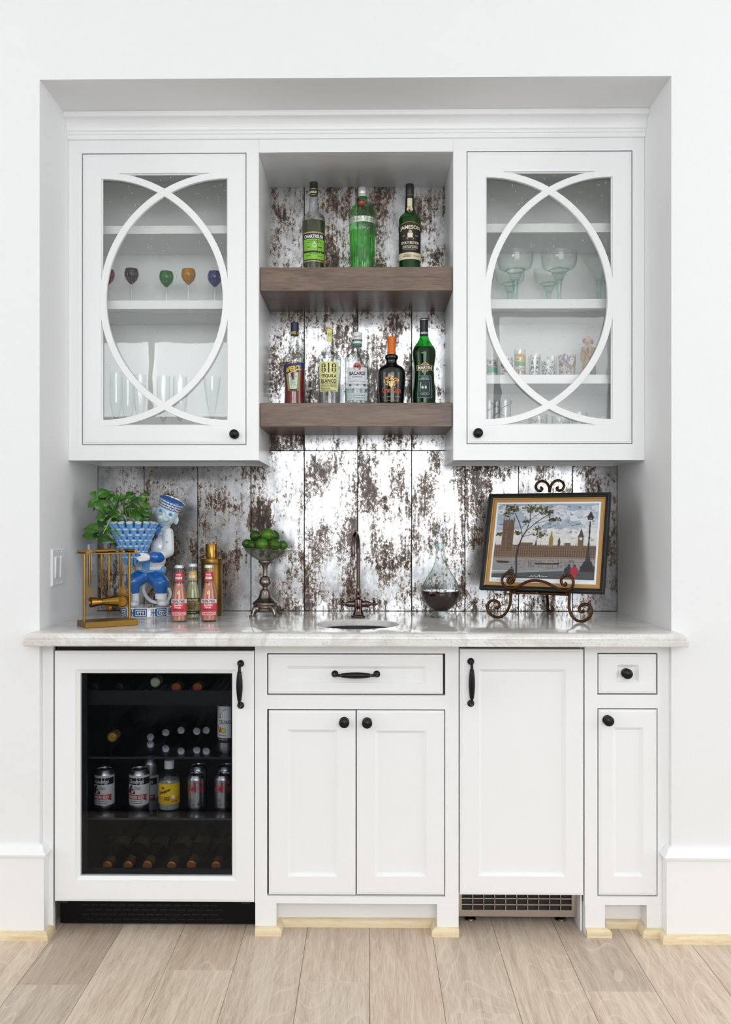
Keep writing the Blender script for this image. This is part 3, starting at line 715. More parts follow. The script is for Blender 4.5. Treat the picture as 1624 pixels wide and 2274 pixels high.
# ---- wall cabinets with glass doors
def wall_cabinet(label, fx, door, glass, kn, shelf_ys, lightpx):
    x0, x1 = WX(fx[0], Y_UP), WX(fx[1], Y_UP)
    if fx[0] < 200: x0 = XL + 0.0006
    if fx[1] > 1400: x1 = XR - 0.0006
    z0 = WZ(1022, Y_UP)
    r = thing('wall_cabinet', label, 'cabinet', ((x0 + x1) / 2, Y_UP, z0)); o = r.location
    q = R(*door, Y_UP); a, b, c, d = q; m = MB(); y0, y1 = Y_UP, Y_UP + 0.02; zt = Z_CR + 0.001
    m.box(x0, a - 0.0005, y0, y1, z0, zt); m.box(b + 0.0005, x1, y0, y1, z0, zt); m.box(a - 0.0005, b + 0.0005, y0, y1, d + 0.0005, zt); m.box(a - 0.0005, b + 0.0005, y0, y1, z0, c - 0.0005)
    m.build('face_frame', M_CAB, r, o)
    m = MB(); t = 0.018; yb = Y_BACK + 0.006; zi = z0 + 0.034
    for xs in (x0, x1 - t): MB().box(xs, xs + t, y1, yb, z0, Z_NICHE - 0.002).build('side_panel', M_CAB, r, o)
    MB().box(x0 + t, x1 - t, y1, yb - 0.012, z0 + 0.016, zi).build('bottom_panel', M_CAB, r, o)
    MB().box(x0 + t, x1 - t, y1, yb - 0.012, zt - 0.02, zt).build('top_panel', M_CABIN, r, o)
    MB().box(x0 + t, x1 - t, yb - 0.0115, yb, z0, zt).build('back_panel', M_CABIN, r, o)
    tops = []
    for (ya, yb2) in shelf_ys:
        zs1, zs0 = WZ(ya, 3.03, (fx[0] + fx[1]) / 2), WZ(yb2, 3.03, (fx[0] + fx[1]) / 2); tops.append(zs1)
        MB().box(x0 + t, x1 - t, 3.03, yb - 0.012, zs0, zs1).build('shelf', M_CAB, r, o, 0.0012)
    # door
    g = 0.0022; gl = R(*glass, Y_UP); m = MB(); yf = Y_UP - 0.001
    frame_front(m, a + g, b - g, c + g, d - g, yf, 0.021, gl, bead=False)
    dr = m.build('door', M_CAB, r, o)
    gc = (gl[2] + gl[3]) / 2
    MB().box(gl[0] - 0.006, gl[1] + 0.006, yf + 0.0125, yf + 0.0155, gl[2] - 0.006, gl[3] + 0.006).build('glass_pane', G_PANE, dr, o)
    Rr = (gl[1] - gl[0]) - 0.0055; w = 0.0225
    # fine inner bead round the opening
    m = MB(); e = 0.004
    m.rings([[(p, y, s), (qq, y, s), (qq, y, tt), (p, y, tt)] for p, qq, s, tt, y in ((gl[0], gl[1], gl[2], gl[3], yf + 0.0115), (gl[0], gl[1], gl[2], gl[3], yf + 0.004), (gl[0] + e, gl[1] - e, gl[2] + e, gl[3] - e, yf + 0.008), (gl[0] + e, gl[1] - e, gl[2] + e, gl[3] - e, yf + 0.0115))], 0, True, False, False, False)
    m.build('glazing_bead', M_CAB, dr, o)
    hz = (gl[3] - gl[2]) / 2
    for s, xc in ((1, gl[0]), (-1, gl[1])):
        rings = []; lim = 84
        yo = yf - 0.0004 - (0.0002 if s > 0 else 0)
        for i in range(49):
            t_ = radians(-90 + 180 * i / 48)
            ring = []
            for dw, y in ((-w / 2, yo + 0.0015), (-w / 2 + 0.0012, yo), (w / 2 - 0.0012, yo), (w / 2, yo + 0.0015), (w / 2, yf + 0.0118), (-w / 2, yf + 0.0118)):
                rx = Rr + dw; rz = (hz - w / 2 + 0.004) + dw
                ring.append((xc + s * rx * cos(t_), y, gc + rz * sin(t_)))
            rings.append(ring)
        m = MB(); m.rings(rings, 0, False, True, True, True); m.build('curved_muntin', M_CAB, dr, o, sharp=30)
    knob(dr, kn[0], kn[1], yf, o, 0.0155)
    # under-cabinet light bar
    lx0, lx1 = WX(lightpx[0], Y_UP + 0.04), WX(lightpx[1], Y_UP + 0.04)
    lt = thing('light_bar', 'slim white light bar under the ' + ('left' if fx[0] < 500 else 'right') + ' glass-door cabinet', 'light', ((lx0 + lx1) / 2, Y_UP + 0.055, z0 + 0.004))
    MB().box(lx0, lx1, Y_UP + 0.03, Y_UP + 0.075, z0 + 0.004, z0 + 0.0158).build('housing', paint('dedfe2', 0.4), lt, lt.location, 0.0015)
    MB().box(lx0 + 0.01, lx1 - 0.01, Y_UP + 0.034, Y_UP + 0.071, z0 + 0.0025, z0 + 0.0041).build('lens', paint('a9acb2', 0.3), lt, lt.location)
    return tops, zi
# labels avoid picture sides: each cabinet is told by what it holds
topsL, ziL = wall_cabinet('white glass-door wall cabinet holding small coloured goblets', (155, 575), (182, 547, 340, 988), (225, 506, 384.5, 945), (519.5, 963.5), [(501, 519), (667, 686)], (283, 565))
topsR, ziR = wall_cabinet('white glass-door wall cabinet holding margarita glasses and a clown figurine', (1007, 1432), (1037, 1405, 335, 986), (1079, 1361, 380.5, 943), (1063, 961), [(496, 516), (664, 685), (832, 852)], (1050, 1345))
for ob in bpy.data.objects:
    if ob.name.startswith('light_bar'):
        ob['label'] = 'slim white light bar under the cabinet of ' + ('coloured goblets' if ob.location.x < 0 else 'margarita glasses')
# ---- header panel over the open bay
hd = thing('bay_header', 'white header panel joining the wall cabinets above the open shelves', 'cabinet', ((CXL + CXR) / 2, Y_UP, Z_BAY)); o = hd.location
MB().box(CXL + 0.0004, CXR - 0.0004, Y_UP, Y_UP + 0.02, Z_BAY, Z_CR + 0.001).build('rail', M_CAB, hd, o)
MB().box(CXL + 0.0004, CXR - 0.0004, Y_UP + 0.02, Y_BACK - 0.001, Z_BAY + 0.003, Z_BAY + 0.018).build('soffit', M_CAB, hd, o)
# ---- floating oak shelves
def oak_shelf(label, yt, yb):
    Y0 = 2.981; z1, z0 = WZ(yt, Y0), WZ(yb, Y0); x0, x1 = CXL + 0.0012, CXR - 0.0012
    m = MB(); m.box(x0, x1, Y0, Y_BACK - 0.001, z0, z1)
    ob = m.build('oak_shelf', M_SHELF, None, ((x0 + x1) / 2, Y0, z0), 0.0012)
    tag(ob, label, 'shelf', 'floating oak shelves'); return z1
Z_S1 = oak_shelf('thick brown oak shelf carrying three green-toned bottles', 593, 645.5)
Z_S2 = oak_shelf('thick brown oak shelf carrying five bottles, below the other oak shelf', 894.5, 947.3)

# ================================================================== printed labels wrapped on round things
class Lab:
    def __init__(s, rfun, Y, base_z, px, origin=(0, 0), scale=1.0, spin=0.0):
        s.mb = MB(); s.mats = []; s.keys = {}; s.lvl = 0; s.rf = rfun; s.Y = Y; s.bz = base_z; s.px = px; s.o = origin; s.k = scale; s.spin = spin
    def mi(s, c):
        key = c if isinstance(c, tuple) else (c, 0.45, 0.0)
        if key not in s.keys: s.keys[key] = len(s.mats); s.mats.append(paint(*key))
        return s.keys[key]
    def zz(s, zy):
        py = s.o[1] + zy / s.k; z = WZ(py, s.Y, s.px) - s.bz
        for _ in range(2): z = WZ(py, s.Y - s.rf(z), s.px) - s.bz
        return z
    def ua(s, zx, z):
        r = s.rf(z); d = (s.o[0] + zx / s.k - s.px) * (s.Y - r) / F_PX
        return asin(max(-0.999, min(0.999, d / r)))
    def pt(s, a, z):
        r = s.rf(z) + 0.00025 + 0.00013 * s.lvl; a += s.spin
        return (r * sin(a), -r * cos(a), z)
    def rect(s, x0, x1, y0, y1, c, slant=0.0, nv=3, taper=0.0):
        s.lvl += 1; z0, z1 = s.zz(y1), s.zz(y0); zm = (z0 + z1) / 2; a0, a1 = s.ua(x0, zm), s.ua(x1, zm)
        am = (a0 + a1) / 2
        put_rect(s.mb, -1, 1, 0, 1, lambda u, v: s.pt(am + u * (a1 - a0) / 2 * (1 - taper * (1 - v)), z0 + (z1 - z0) * v + slant * u * (z1 - z0)), s.mi(c), 10, nv); return s
    def text(s, t, xc, yc, w, h, c, bold=0.02, shear=0.0, arc=0.0, tilt=0.0):
        s.lvl += 1; z = s.zz(yc); r = s.rf(z); sc = (s.Y - r) / F_PX / s.k; a0 = s.ua(xc, z)
        put_text(s.mb, t, w * sc, h * sc, lambda u, v: s.pt(a0 + u / r, z + v + tilt * u), s.mi(c), bold, shear, arc); return s
    def fine(s, xc, yc, w, h, c, *_):
        s.lvl += 1; z = s.zz(yc); r = s.rf(z); sc = (s.Y - r) / F_PX / s.k; a0 = s.ua(xc, z); n = max(3, int(w / h / 2.2)); g = random.Random(int(xc * 7 + yc)); u = -w / 2
        while u < w / 2 - h:              # print too small to read: a row of dashes
            l = min(g.uniform(1.2, 4.0) * h, w / 2 - u)
            put_rect(s.mb, u, u + l, -h * 0.32, h * 0.32, lambda p, q: s.pt(a0 + p * sc / r, z + q * sc), s.mi(c), 2); u += l + h * 0.7
        return s
    def poly(s, pts, c):
        s.lvl += 1; put_poly(s.mb, [(s.ua(x, s.zz(y)), s.zz(y)) for x, y in pts], s.pt, s.mi(c)); return s
    def disc(s, x, y, rx, c, ry=None, n=18):
        return s.poly([(x + rx * cos(2 * pi * i / n), y + (ry or rx) * sin(2 * pi * i / n)) for i in range(n)], c)
    def line(s, pts, w, c):
        s.lvl += 1; put_line(s.mb, [(s.ua(x, s.zz(y)) * s.rf(s.zz(y)), s.zz(y)) for x, y in pts], w * s.Y / F_PX / s.k, lambda u, v: s.pt(u / s.rf(v), v), s.mi(c)); return s
    def build(s, parent, name='label'):
        return s.mb.build(name, s.mats, parent, recalc=False)
def interp(prof):
    pz = sorted([(z, r) for r, z in prof])
    def f(z):
        if z <= pz[0][0]: return pz[0][1]
        for (a, ra), (b, rb) in zip(pz[:-1], pz[1:]):
            if a <= z <= b: return ra + (rb - ra) * (z - a) / max(b - a, 1e-6)
        return pz[-1][1]
    return f

# ================================================================== drinks fridge
Y_FR = Y_FACE - 0.006
rx0, rx1 = XS(118) + 0.002, XS(566.5) - 0.0015
fr = thing('drinks_fridge', 'undercounter drinks fridge with white framed glass door and black kick grille', 'fridge', ((rx0 + rx1) / 2, Y_FACE, 0)); o = fr.location
q = R(121, 564, 1446, 2003, Y_FR); gl = R(176.5, 515, 1496, 1948, Y_FR)
m = MB(); frame_front(m, q[0], q[1], q[2], q[3], Y_FR, 0.024, gl)
dr = m.build('door', M_CAB, fr, o)
MB().box(gl[0] - 0.006, gl[1] + 0.006, Y_FR + 0.016, Y_FR + 0.019, gl[2] - 0.006, gl[3] + 0.006).build('glass_pane', G_FRIDGE, dr, o)
m = MB()
for i, (w_, y_) in enumerate(((0.0, 0.025), (0.005, 0.034), (0.009, 0.042))):
    e = (0.010, 0.012, 0.006)[i]
    a, b, c, d = gl[0] + w_ - 0.02, gl[1] - w_ + 0.02, gl[2] + w_ - 0.02, gl[3] - w_ + 0.02
    a2, b2, c2, d2 = gl[0] + w_, gl[1] - w_, gl[2] + w_, gl[3] - w_
    y0 = Y_FR + y_
    m.rings([[(p, y, s_), (r_, y, s_), (r_, y, t_), (p, y, t_)] for p, r_, s_, t_, y in ((a, b, c, d, y0), (a2, b2, c2, d2, y0), (a2, b2, c2, d2, y0 + 0.009), (a, b, c, d, y0 + 0.009))], 0, True, False, False, False)
m.build('inner_frame', paint('17171d', 0.35), dr, o)
pull(dr, W(533.5, 1521.5, Y_FR - 0.014), Y_FR, 0.146, True, o)
FZ0, FZ1 = 0.082, Z_UNDER - 0.012
FY0, FY1 = Y_FR + 0.052, 3.258
m = MB(); box_shell(m, rx0, rx1, FY0, FY1, FZ0, FZ1, 0.022)
m.build('cabinet_shell', paint('0b0b10', 0.42), fr, o)
yk = 2.772
MB().box(rx0 + 0.002, rx1 - 0.002, yk, yk + 0.02, 0.006, FZ0 - 0.001).build('kick_grille', paint('030303', 0.6, spec=0.2), fr, o)
kg = [c for c in fr.children if c.name.startswith('kick_grille')][0]
lv = MB().box(-0.0105, 0.0105, -0.0015, 0.0005, -0.0017, 0.0017)
first = None
for row in range(5):
    for k in range(15):
        x = WX(190, yk) + (k + 0.5 * (row % 2)) * 0.0285; z = WZ(2012, yk) - row * 0.0145 + 0.0
        if x > WX(512, yk) or z < 0.012: continue
        if first is None: ob = first = lv.build('louvre', paint('0c0c0d', 0.4), kg)
        else: ob = first.copy(); COL.objects.link(ob)
        ob.location = (x - o.x, yk - o.y, z)
for px in (140, 545):
    MB().box(WX(px - 9, Y_FR), WX(px + 9, Y_FR), Y_FR + 0.004, Y_FR + 0.03, q[2] - 0.006, q[2] - 0.0006).build('hinge', paint('2b2b2e', 0.4, 0.6), fr, o)
MB().box(rx0 + 0.001, rx1 - 0.001, Y_FR + 0.03, Y_FR + 0.05, WZ(1447, Y_FR), FZ1).build('top_trim', M_BLACK, fr, o)
# glass shelves and racks
ZG1, ZG2 = WZ(1682, 2.795), WZ(1818, 2.795)
ZR1, ZR2 = 0.688, 0.112
sx0, sx1 = rx0 + 0.0225, rx1 - 0.0225; sy0, sy1 = 2.792, FY1 - 0.023
for z in (ZG1, ZG2):
    sh = MB().box(sx0, sx1, sy0 + 0.004, sy1, z - 0.005, z).build('glass_shelf', G_SHELF, fr, o)
    MB().box(sx0, sx1, sy0, sy0 + 0.0038, z - 0.006, z + 0.0005).build('shelf_edge', paint('2a2b31', 0.25), sh, o)
for z in (ZR1, ZR2):
    m = MB(); m.box(sx0, sx1, sy0, sy0 + 0.006, z - 0.012, z + (0.033 if z > 0.5 else -0.002))
    m.box(sx0, sx1, sy1 - 0.02, sy1 - 0.014, z - 0.012, z)
    for k in range(24): x = sx0 + 0.012 + (sx1 - sx0 - 0.024) * k / 23; m.tube([(x, sy0 + 0.003, z - 0.005), (x, sy1 - 0.015, z - 0.005)], 0.002, 6)
    m.build('wire_rack', paint('101014', 0.4, 0.3), fr, o)

# ---- things kept in the fridge
def can(name, label, px, zb, Y, r, h, group, body, deco, cat='drink can'):
    c = Vector((WX(px, Y), Y, zb + 0.0004)); t = thing(name, label, cat, c, group)
    pr = [(0.0, 0.006), (r * 0.68, 0.004), (r * 0.74, 0.0), (r * 0.8, 0.0), (r * 0.97, 0.008), (r, 0.014), (r, h * 0.86), (r * 0.985, h * 0.885), (r * 0.84, h * 0.955), (r * 0.80, h * 0.975)]
    MB().lathe(pr, 36).build('shell', body, t)
    MB().lathe([(r * 0.80, h * 0.9752), (r * 0.83, h * 0.985), (r * 0.83, h * 0.998), (r * 0.80, h), (r * 0.77, h * 0.996), (r * 0.75, h * 0.965), (0, h * 0.967)], 32).build('lid', paint('b4b7bb', 0.28, 1.0), t)
    MB().box(-0.006, 0.006, -0.016, 0.006, h * 0.972, h * 0.978).build('ring_pull', paint('c4c7ca', 0.25, 1.0), t, None, 0.001)
    if deco:
        L = Lab(interp([(r, 0), (r, h)]), Y, c.z, px, (100, 1660), 3.383); deco(L); L.build(t)
    return t
M_ALU = paint('b9bcc0', 0.3, 1.0); M_WCAN = paint('c9cacc', 0.35, 0.45)
def goslings(cx):
    def f(L):
        d = cx - 710
        L.rect(625 + d, 795 + d, 214, 436, ('d4d5d6', 0.4, 0.2)); L.rect(640 + d, 785 + d, 232, 282, '101010')
        L.text('Goslings', 705 + d, 262, 112, 36, 'e8e8e8', 0.01); L.text('Diet', 716 + d, 308, 44, 24, '202020', 0.0, 0.25)
        L.poly([(642 + d, 335), (655 + d, 300), (668 + d, 284), (676 + d, 292), (670 + d, 312), (690 + d, 330), (735 + d, 338), (752 + d, 346), (730 + d, 350), (690 + d, 350), (660 + d, 350), (645 + d, 345)], '101010')
        L.poly([(662 + d, 320), (676 + d, 306), (686 + d, 318), (676 + d, 332)], 'b03036')
        L.rect(634 + d, 772 + d, 355, 392, 'b03a40'); L.text('GINGER BEER', 700 + d, 374, 126, 22, 'f0e8e0', 0.015)
        L.poly([(752 + d, 365), (775 + d, 360), (766 + d, 382), (774 + d, 406), (756 + d, 396)], '93282e')
        for k, w in ((404, 92), (420, 110)): L.fine(705 + d, k, w, 7, '3a3a3a', 0)
    return f
gc_ = 'ginger beer cans in the fridge'
can('ginger_beer_can', 'ginger beer can standing alone on the fridge shelf', 232.5, ZG2, 2.895, 0.0325, 0.125, gc_, M_ALU, goslings(449))
can('ginger_beer_can', 'ginger beer can beside the tonic bottle, with one more can behind it', 309.5, ZG2, 2.895, 0.0325, 0.126, gc_, M_ALU, goslings(710))
can('ginger_beer_can', 'ginger beer can half hidden behind another ginger beer can', 334, ZG2, 3.03, 0.0325, 0.126, gc_, M_ALU, goslings(776))
def coke(cx):
    def f(L):
        d = cx - 1140; L.text('Diet', 1168 + d, 262, 66, 26, 'b8424a', 0.01, 0.3)
        L.spin = -0.62; L.text('Coke', 1158 + d, 302, 205, 78, 'b02a34', 0.045, 0.0); L.spin = 0
        for k, w in ((396, 46), (406, 40)): L.fine(1110 + d, k, w, 6, '6a6a6e', 0)
        L.fine(1130 + d, 434, 34, 9, '50484a', 0); L.disc(1168 + d, 430, 9, '3a3a3e')
    return f
cc = 'diet cola cans in the fridge'
for px, Y, lab in ((436.5, 2.885, 'small silver diet cola can next to the tonic bottle'), (441, 2.99, 'small silver diet cola can behind the can next to the tonic bottle'), (496.5, 2.885, 'small silver diet cola can beside the fridge door handle side'), (502, 2.99, 'small silver diet cola can behind the one by the fridge side wall')):
    lab = lab.replace('beside the fridge door handle side', 'standing by the fridge side wall')
    can('cola_can', lab, px, ZG2, Y, 0.0285, 0.112, cc, M_ALU, coke((px - 100) * 3.383 if Y < 2.9 else 1140) if Y < 2.9 else None)
def celsius(L):
    L.o = (100, 1430)
    L.rect(1300, 1470, 470, 710, ('d9dadb', 0.4, 0.2)); L.text('CELSIUS.', 1362, 590, 96, 28, '2a2a2e', 0.02)
    L.poly([(1318, 560), (1312, 520), (1328, 495), (1368, 490), (1372, 498), (1340, 510), (1330, 535), (1332, 560)], '4f8a52'); L.poly([(1328, 498), (1368, 490), (1352, 505)], 'b8482e')
    L.poly([(1308, 610), (1334, 628), (1340, 668), (1318, 668), (1310, 640)], 'c2532f'); L.disc(1352, 652, 20, '9fae2c'); L.disc(1352, 652, 13, 'c8d060')
    L.text('SPARKLING', 1342, 688, 60, 9, '404044'); L.rect(1300, 1470, 708, 745, '15151a'); L.fine(1345, 720, 70, 8, 'b8b8b8')
can('energy_drink_can', 'tall slim white energy drink can on the upper glass shelf', 503.5, ZG1, 2.852, 0.0285, 0.158, None, M_ALU, celsius)
# tonic bottle
Yt = 2.89; t = thing('tonic_bottle', 'plastic tonic water bottle with yellow label and white cap', 'bottle', (WX(376, Yt), Yt, ZG2 + 0.0004))
sc = Yt / F_PX; zb = t.location.z
pz = lambda zy: WZ(1660 + zy / 3.383, Yt, 376) - zb
pr = smooth_prof([(0.0, 0.001), (20 * sc, 0.001), (23 * sc, 0.006), (23.2 * sc, pz(420)), (23.4 * sc, pz(280)), (22 * sc, pz(235)), (16 * sc, pz(190)), (10.5 * sc, pz(160)), (9.3 * sc, pz(152))], 4)
MB().lathe(pr, 36).build('bottle_body', G_BOTTLE, t)
MB().lathe([(max(0, r - 0.0012), z) for r, z in pr if z < pz(232)] + [(0, pz(232))], 32).build('drink', thin_glass('tonic', (0.82, 0.84, 0.80, 1), body=0.35), t)
MB().lathe([(0, pz(154)), (10.8 * sc, pz(154)), (10.8 * sc, pz(98)), (9.8 * sc, pz(93)), (0, pz(92))], 32, flute=lambda a, z: 1 + 0.02 * cos(24 * a)).build('cap', paint('d9dcde', 0.4), t)
L = Lab(interp([(23.4 * sc, 0), (23.4 * sc, 1)]), Yt, zb, 376, (100, 1660), 3.383)
L.rect(857, 1017, 276, 432, 'e8c21c').rect(857, 1017, 372, 432, 'd9a51a')
L.poly([(858, 345), (955, 300), (960, 330), (862, 375)], 'f2dc6a'); L.text('Schweppes', 912, 336, 96, 34, '17171a', 0.03, 0.2, tilt=0.42); L.disc(903, 306, 10, 'b5402a')
L.text('TONIC', 934, 376, 44, 13, '1d1d20', 0.03); L.text('WATER', 932, 392, 44, 13, '1d1d20', 0.03); L.rect(968, 988, 360, 388, 'e6e6e2'); L.fine(985, 406, 40, 9, '2a2a20'); L.build(t)

RY = Matrix.Rotation(-pi / 2, 3, 'X')               # local z -> +Y
def lying(name, label, px, py, Y, group, kind, size=1.0):
    """a bottle lying on its side, mouth towards the door"""
    c = W(px, py, Y); t = thing(name, label, 'bottle', (c.x, c.y, c.z), group); s = size
    if kind == 'crown':
        body, top, rb, ln = paint('0d0f12', 0.15), paint('a6a9ac', 0.25, 1.0), 0.0245 * s, 0.20
        MB().lathe([(0, 0.0), (0.0118, 0.0004), (0.0126, 0.002), (0.0132, 0.0055), (0.0132, 0.007), (0, 0.007)], 24, flute=lambda a, z: 1 + (0.03 * cos(21 * a) if z > 0.003 else 0), mat=RY).build('crown_cap', top, t)
        MB().lathe(smooth_prof([(0.0, 0.0071), (0.0115, 0.0072), (0.012, 0.03), (0.014, 0.06), (rb * 0.88, 0.09), (rb, 0.115), (rb, ln), (0, ln)], 3), 24, mat=RY).build('bottle_body', body, t)
        return t
    cap, foil = {'wine': ('c06a2c', '8a6a34'), 'pale': ('c3cba0', 'aab48c'), 'orange': ('b4502a', '7d5a2c'), 'dark': ('16161a', '16161a'), 'gold': ('b98f45', '9a7636')}[kind]
    fm = paint(foil, 0.35, 0.4); rb = 0.0375 * s
    pr = [(0, 0.0), (0.0125, 0.0), (0.0145, 0.0015), (0.015, 0.006), (0.0148, 0.014), (0.0142, 0.016), (0.0140, 0.05), (0.0145, 0.052)]
    m = MB(); m.lathe(pr, 28, mat=RY, mi=0)
    cp = m.build('foil', fm, t)
    MB().lathe([(0, -0.0012), (0.0105, -0.0012), (0.0115, -0.0004), (0.0118, 0.0002), (0, 0.0002)], 24, mat=RY).build('cap_end', paint(cap, 0.3, 0.5), t)
    MB().lathe([(0.0152, 0.004), (0.0156, 0.005), (0.0156, 0.012), (0.0152, 0.0145), (0.0149, 0.0145)], 24, mat=RY).build('cap_band', paint('6e2c1a' if kind in ('wine', 'orange') else foil, 0.4, 0.3), t)
    MB().lathe(smooth_prof([(0.0, 0.0521), (0.0140, 0.0522), (0.0145, 0.075), (0.019, 0.092), (0.031 * s, 0.115), (rb, 0.14), (rb, 0.285), (0.03, 0.295), (0, 0.29)], 3), 28, mat=RY).build('bottle_body', paint('0a0c0c', 0.12), t)
    if kind == 'wine':
        m = MB()
        put_rect(m, -1.9, 1.2, 0.135, 0.20, lambda a, y: (rb * 1.012 * sin(a), y - 0.012 * cos(a * 1.2), rb * 1.012 * cos(a)), 0, 16, 1)
        m.build('label', paint('5d4a33', 0.5), t)
    return t
for k, (px, py) in enumerate(((238, 1923), (284, 1923), (327, 1922.5), (381, 1924), (425, 1922), (480, 1924), (525, 1922))):
    lying('wine_bottle', 'dark wine bottle lying on the bottom rack with copper cap end', px, py, 2.84, 'wine bottles on the bottom rack', 'wine', 0.81)
for px, py in ((334, 1637), (368, 1627), (402, 1622), (437, 1624), (458, 1622)):
    lying('mixer_bottle', 'small dark bottle lying with silver crown cap towards the door', px, py, 3.0, 'crown-capped bottles on the upper glass shelf', 'crown', 0.62 if px > 430 else 1.0)
lying('sparkling_wine_bottle', 'sparkling wine bottle lying with gold foil top on the upper glass shelf', 248, 1638, 2.86, None, 'gold')
lying('wine_bottle', 'bottle with pale green cap lying on the top rack', 344, 1516, 2.83, 'bottles on the top rack', 'pale', 0.86)
for px in (391, 438): lying('wine_bottle', 'bottle with orange cap end lying on the top rack', px, 1527.5, 2.83, 'bottles on the top rack', 'orange', 0.86)
for px in (207, 263): lying('wine_bottle', 'black-capped bottle lying on the top rack', px, 1528, 2.83, 'bottles on the top rack', 'dark')

# ================================================================== bottles on the oak shelves
def liquid(name, col, body=0.3): return thin_glass(name, col, body=body, edge=1.6)
def shelf_bottle(name, label, cxz, org, zbase, Y, glass, prof, capprof, capmat, liq=None, liqmat=None, deco=None, group=None, k=3.609, flute=None, seg=40, capflute=None, smooth=4, cat='bottle'):
    """prof, capprof: (zoomed y, half width) read from the photograph, top to bottom"""
    px = org[0] + cxz / k; sc = Y / F_PX / k
    c = Vector((WX(px, Y), Y, zbase + 0.0003)); t = thing(name, label, cat, c, group)
    zz = lambda zy: WZ(org[1] + zy / k, Y, px) - c.z
    body = [(h * sc, zz(y)) for y, h in prof][::-1]
    body = [(0.0, 0.0005), (body[0][0] * 0.93, 0.0), (body[0][0], 0.004)] + [b for b in body if b[1] > 0.01]
    sp = smooth_prof(body[2:], smooth); out = body[:2] + sp
    # hollow glass: outer wall then inner wall
    inner = [(max(r - 0.0022, 0.001), z + (0.006 if i == 0 else 0)) for i, (r, z) in enumerate(sp)]
    MB().lathe(out + [(max(sp[-1][0] - 0.002, 0.001), sp[-1][1])] , seg, flute=flute).build('glass', glass, t)
    rf = interp(sp)
    if liq is not None:
        zl = zz(liq); lp = [(max(r - 0.0016, 0.001), max(z, 0.006)) for r, z in sp if z < zl]
        lp = [(0.0, 0.0055)] + lp + [(max(rf(zl) - 0.0016, 0.001), zl), (0.0, zl)]
        MB().lathe(lp, seg, flute=flute).build('drink', liqmat, t)
    cp = [(h * sc, zz(y)) for y, h in capprof][::-1]
    MB().lathe([(0.0, cp[0][1])] + cp + [(0.0, cp[-1][1])], 36, flute=capflute).build('cap', capmat, t)
    if deco:
        L = Lab(rf, Y, c.z, px, org, k); deco(L); L.build(t)
    return t, zz, sc, c, px
def cap_text(res, items, r_hw, k=3.609, org=(570, 320), name='cap_print'):
    t, zz, sc, c, px = res
    L = Lab(lambda z: r_hw * sc, c.y, c.z, px, org, k); items(L); L.build(t, name)
TOP = (570, 320); LOW = (570, 660)
Yb = 3.07
# yellow-green herbal liqueur
def d_chart(L):
    L.rect(376, 549, 700, 940, ('b59a63', 0.4, 0.4)); L.rect(378, 547, 711, 929, '171c12'); L.rect(384, 541, 758, 852, '86c53a'); L.rect(384, 541, 868, 921, '86c53a')
    L.rect(386, 540, 718, 754, '1d2230'); L.text('CHARTREUSE', 463, 738, 168, 27, 'eceeea', 0.03)
    L.text('LIQUEUR FABRIQUEE', 468, 772, 96, 8, '3c5a1c'); L.fine(468, 786, 120, 7, '3c5a1c')
    L.disc(470, 808, 16, 'e4ecd2', 20); L.disc(470, 808, 11, '86c53a', 14); L.rect(466, 474, 776, 792, 'e4ecd2'); L.text('55%', 423, 824, 26, 11, '2f4a18', 0.01)
    L.fine(512, 824, 36, 14, '2f4a18', 0, 0.3); L.fine(470, 876, 84, 7, '3c5a1c'); L.fine(420, 892, 40, 8, '3c5a1c'); L.fine(512, 896, 40, 7, '3c5a1c')
r = shelf_bottle('herbal_liqueur_bottle', 'clear bottle of dark green liqueur with bright green label and black cap', 458, TOP, Z_S1, Yb, G_BOTTLE,
    [(412, 29), (440, 31), (490, 36), (535, 40), (556, 50), (575, 72), (600, 88), (640, 93), (720, 92), (850, 89), (985, 85), (1050, 83)],
    [(308, 30), (311, 32.5), (352, 32.5), (354, 33), (410, 33.5), (413, 33.5)], paint('14141a', 0.35), 630, liquid('herbal_liqueur', (0.075, 0.095, 0.01, 1), 0.4), d_chart)
cap_text(r, lambda L: (L.rect(425, 491, 353, 358, ('b59a3a', 0.35, 0.6)), L.rect(425, 491, 402, 407, ('b59a3a', 0.35, 0.6)), L.text('CHARTREUSE', 440, 382, 92, 17, 'e8e8e4', 0.03)), 33.8)
# green gin
fl12 = lambda lo, hi, amp: (lambda a, z: 1 + (amp * (abs(cos(6 * a)) - 0.6) if lo < z < hi else 0))
def d_ten(L):
    L.rect(742, 955, 572, 618, ('c9c6c4', 0.3, 0.5)); L.text('Tanqueray', 812, 598, 96, 24, '8b8684', 0.0, 0.35); L.text('No. TEN', 902, 598, 58, 18, '8b8684', 0.0)
r = shelf_bottle('gin_bottle', 'fluted emerald green gin bottle with silver collar and red seal', 848, TOP, Z_S1, Yb, G_TEN,
    [(430, 38), (470, 41), (488, 60), (515, 86), (545, 103), (570, 108), (620, 108), (640, 106), (690, 106), (715, 103), (850, 98), (985, 92), (1050, 89)],
    [(352, 33), (356, 36), (375, 36.5), (378, 37.5), (400, 37.5), (403, 36.5), (410, 38.5), (428, 38.5)], paint('c9c9c9', 0.3, 0.7), 705, liquid('gin', (0.62, 0.92, 0.55, 1), 0.06), d_ten, flute=None, seg=72)
t = r[0]
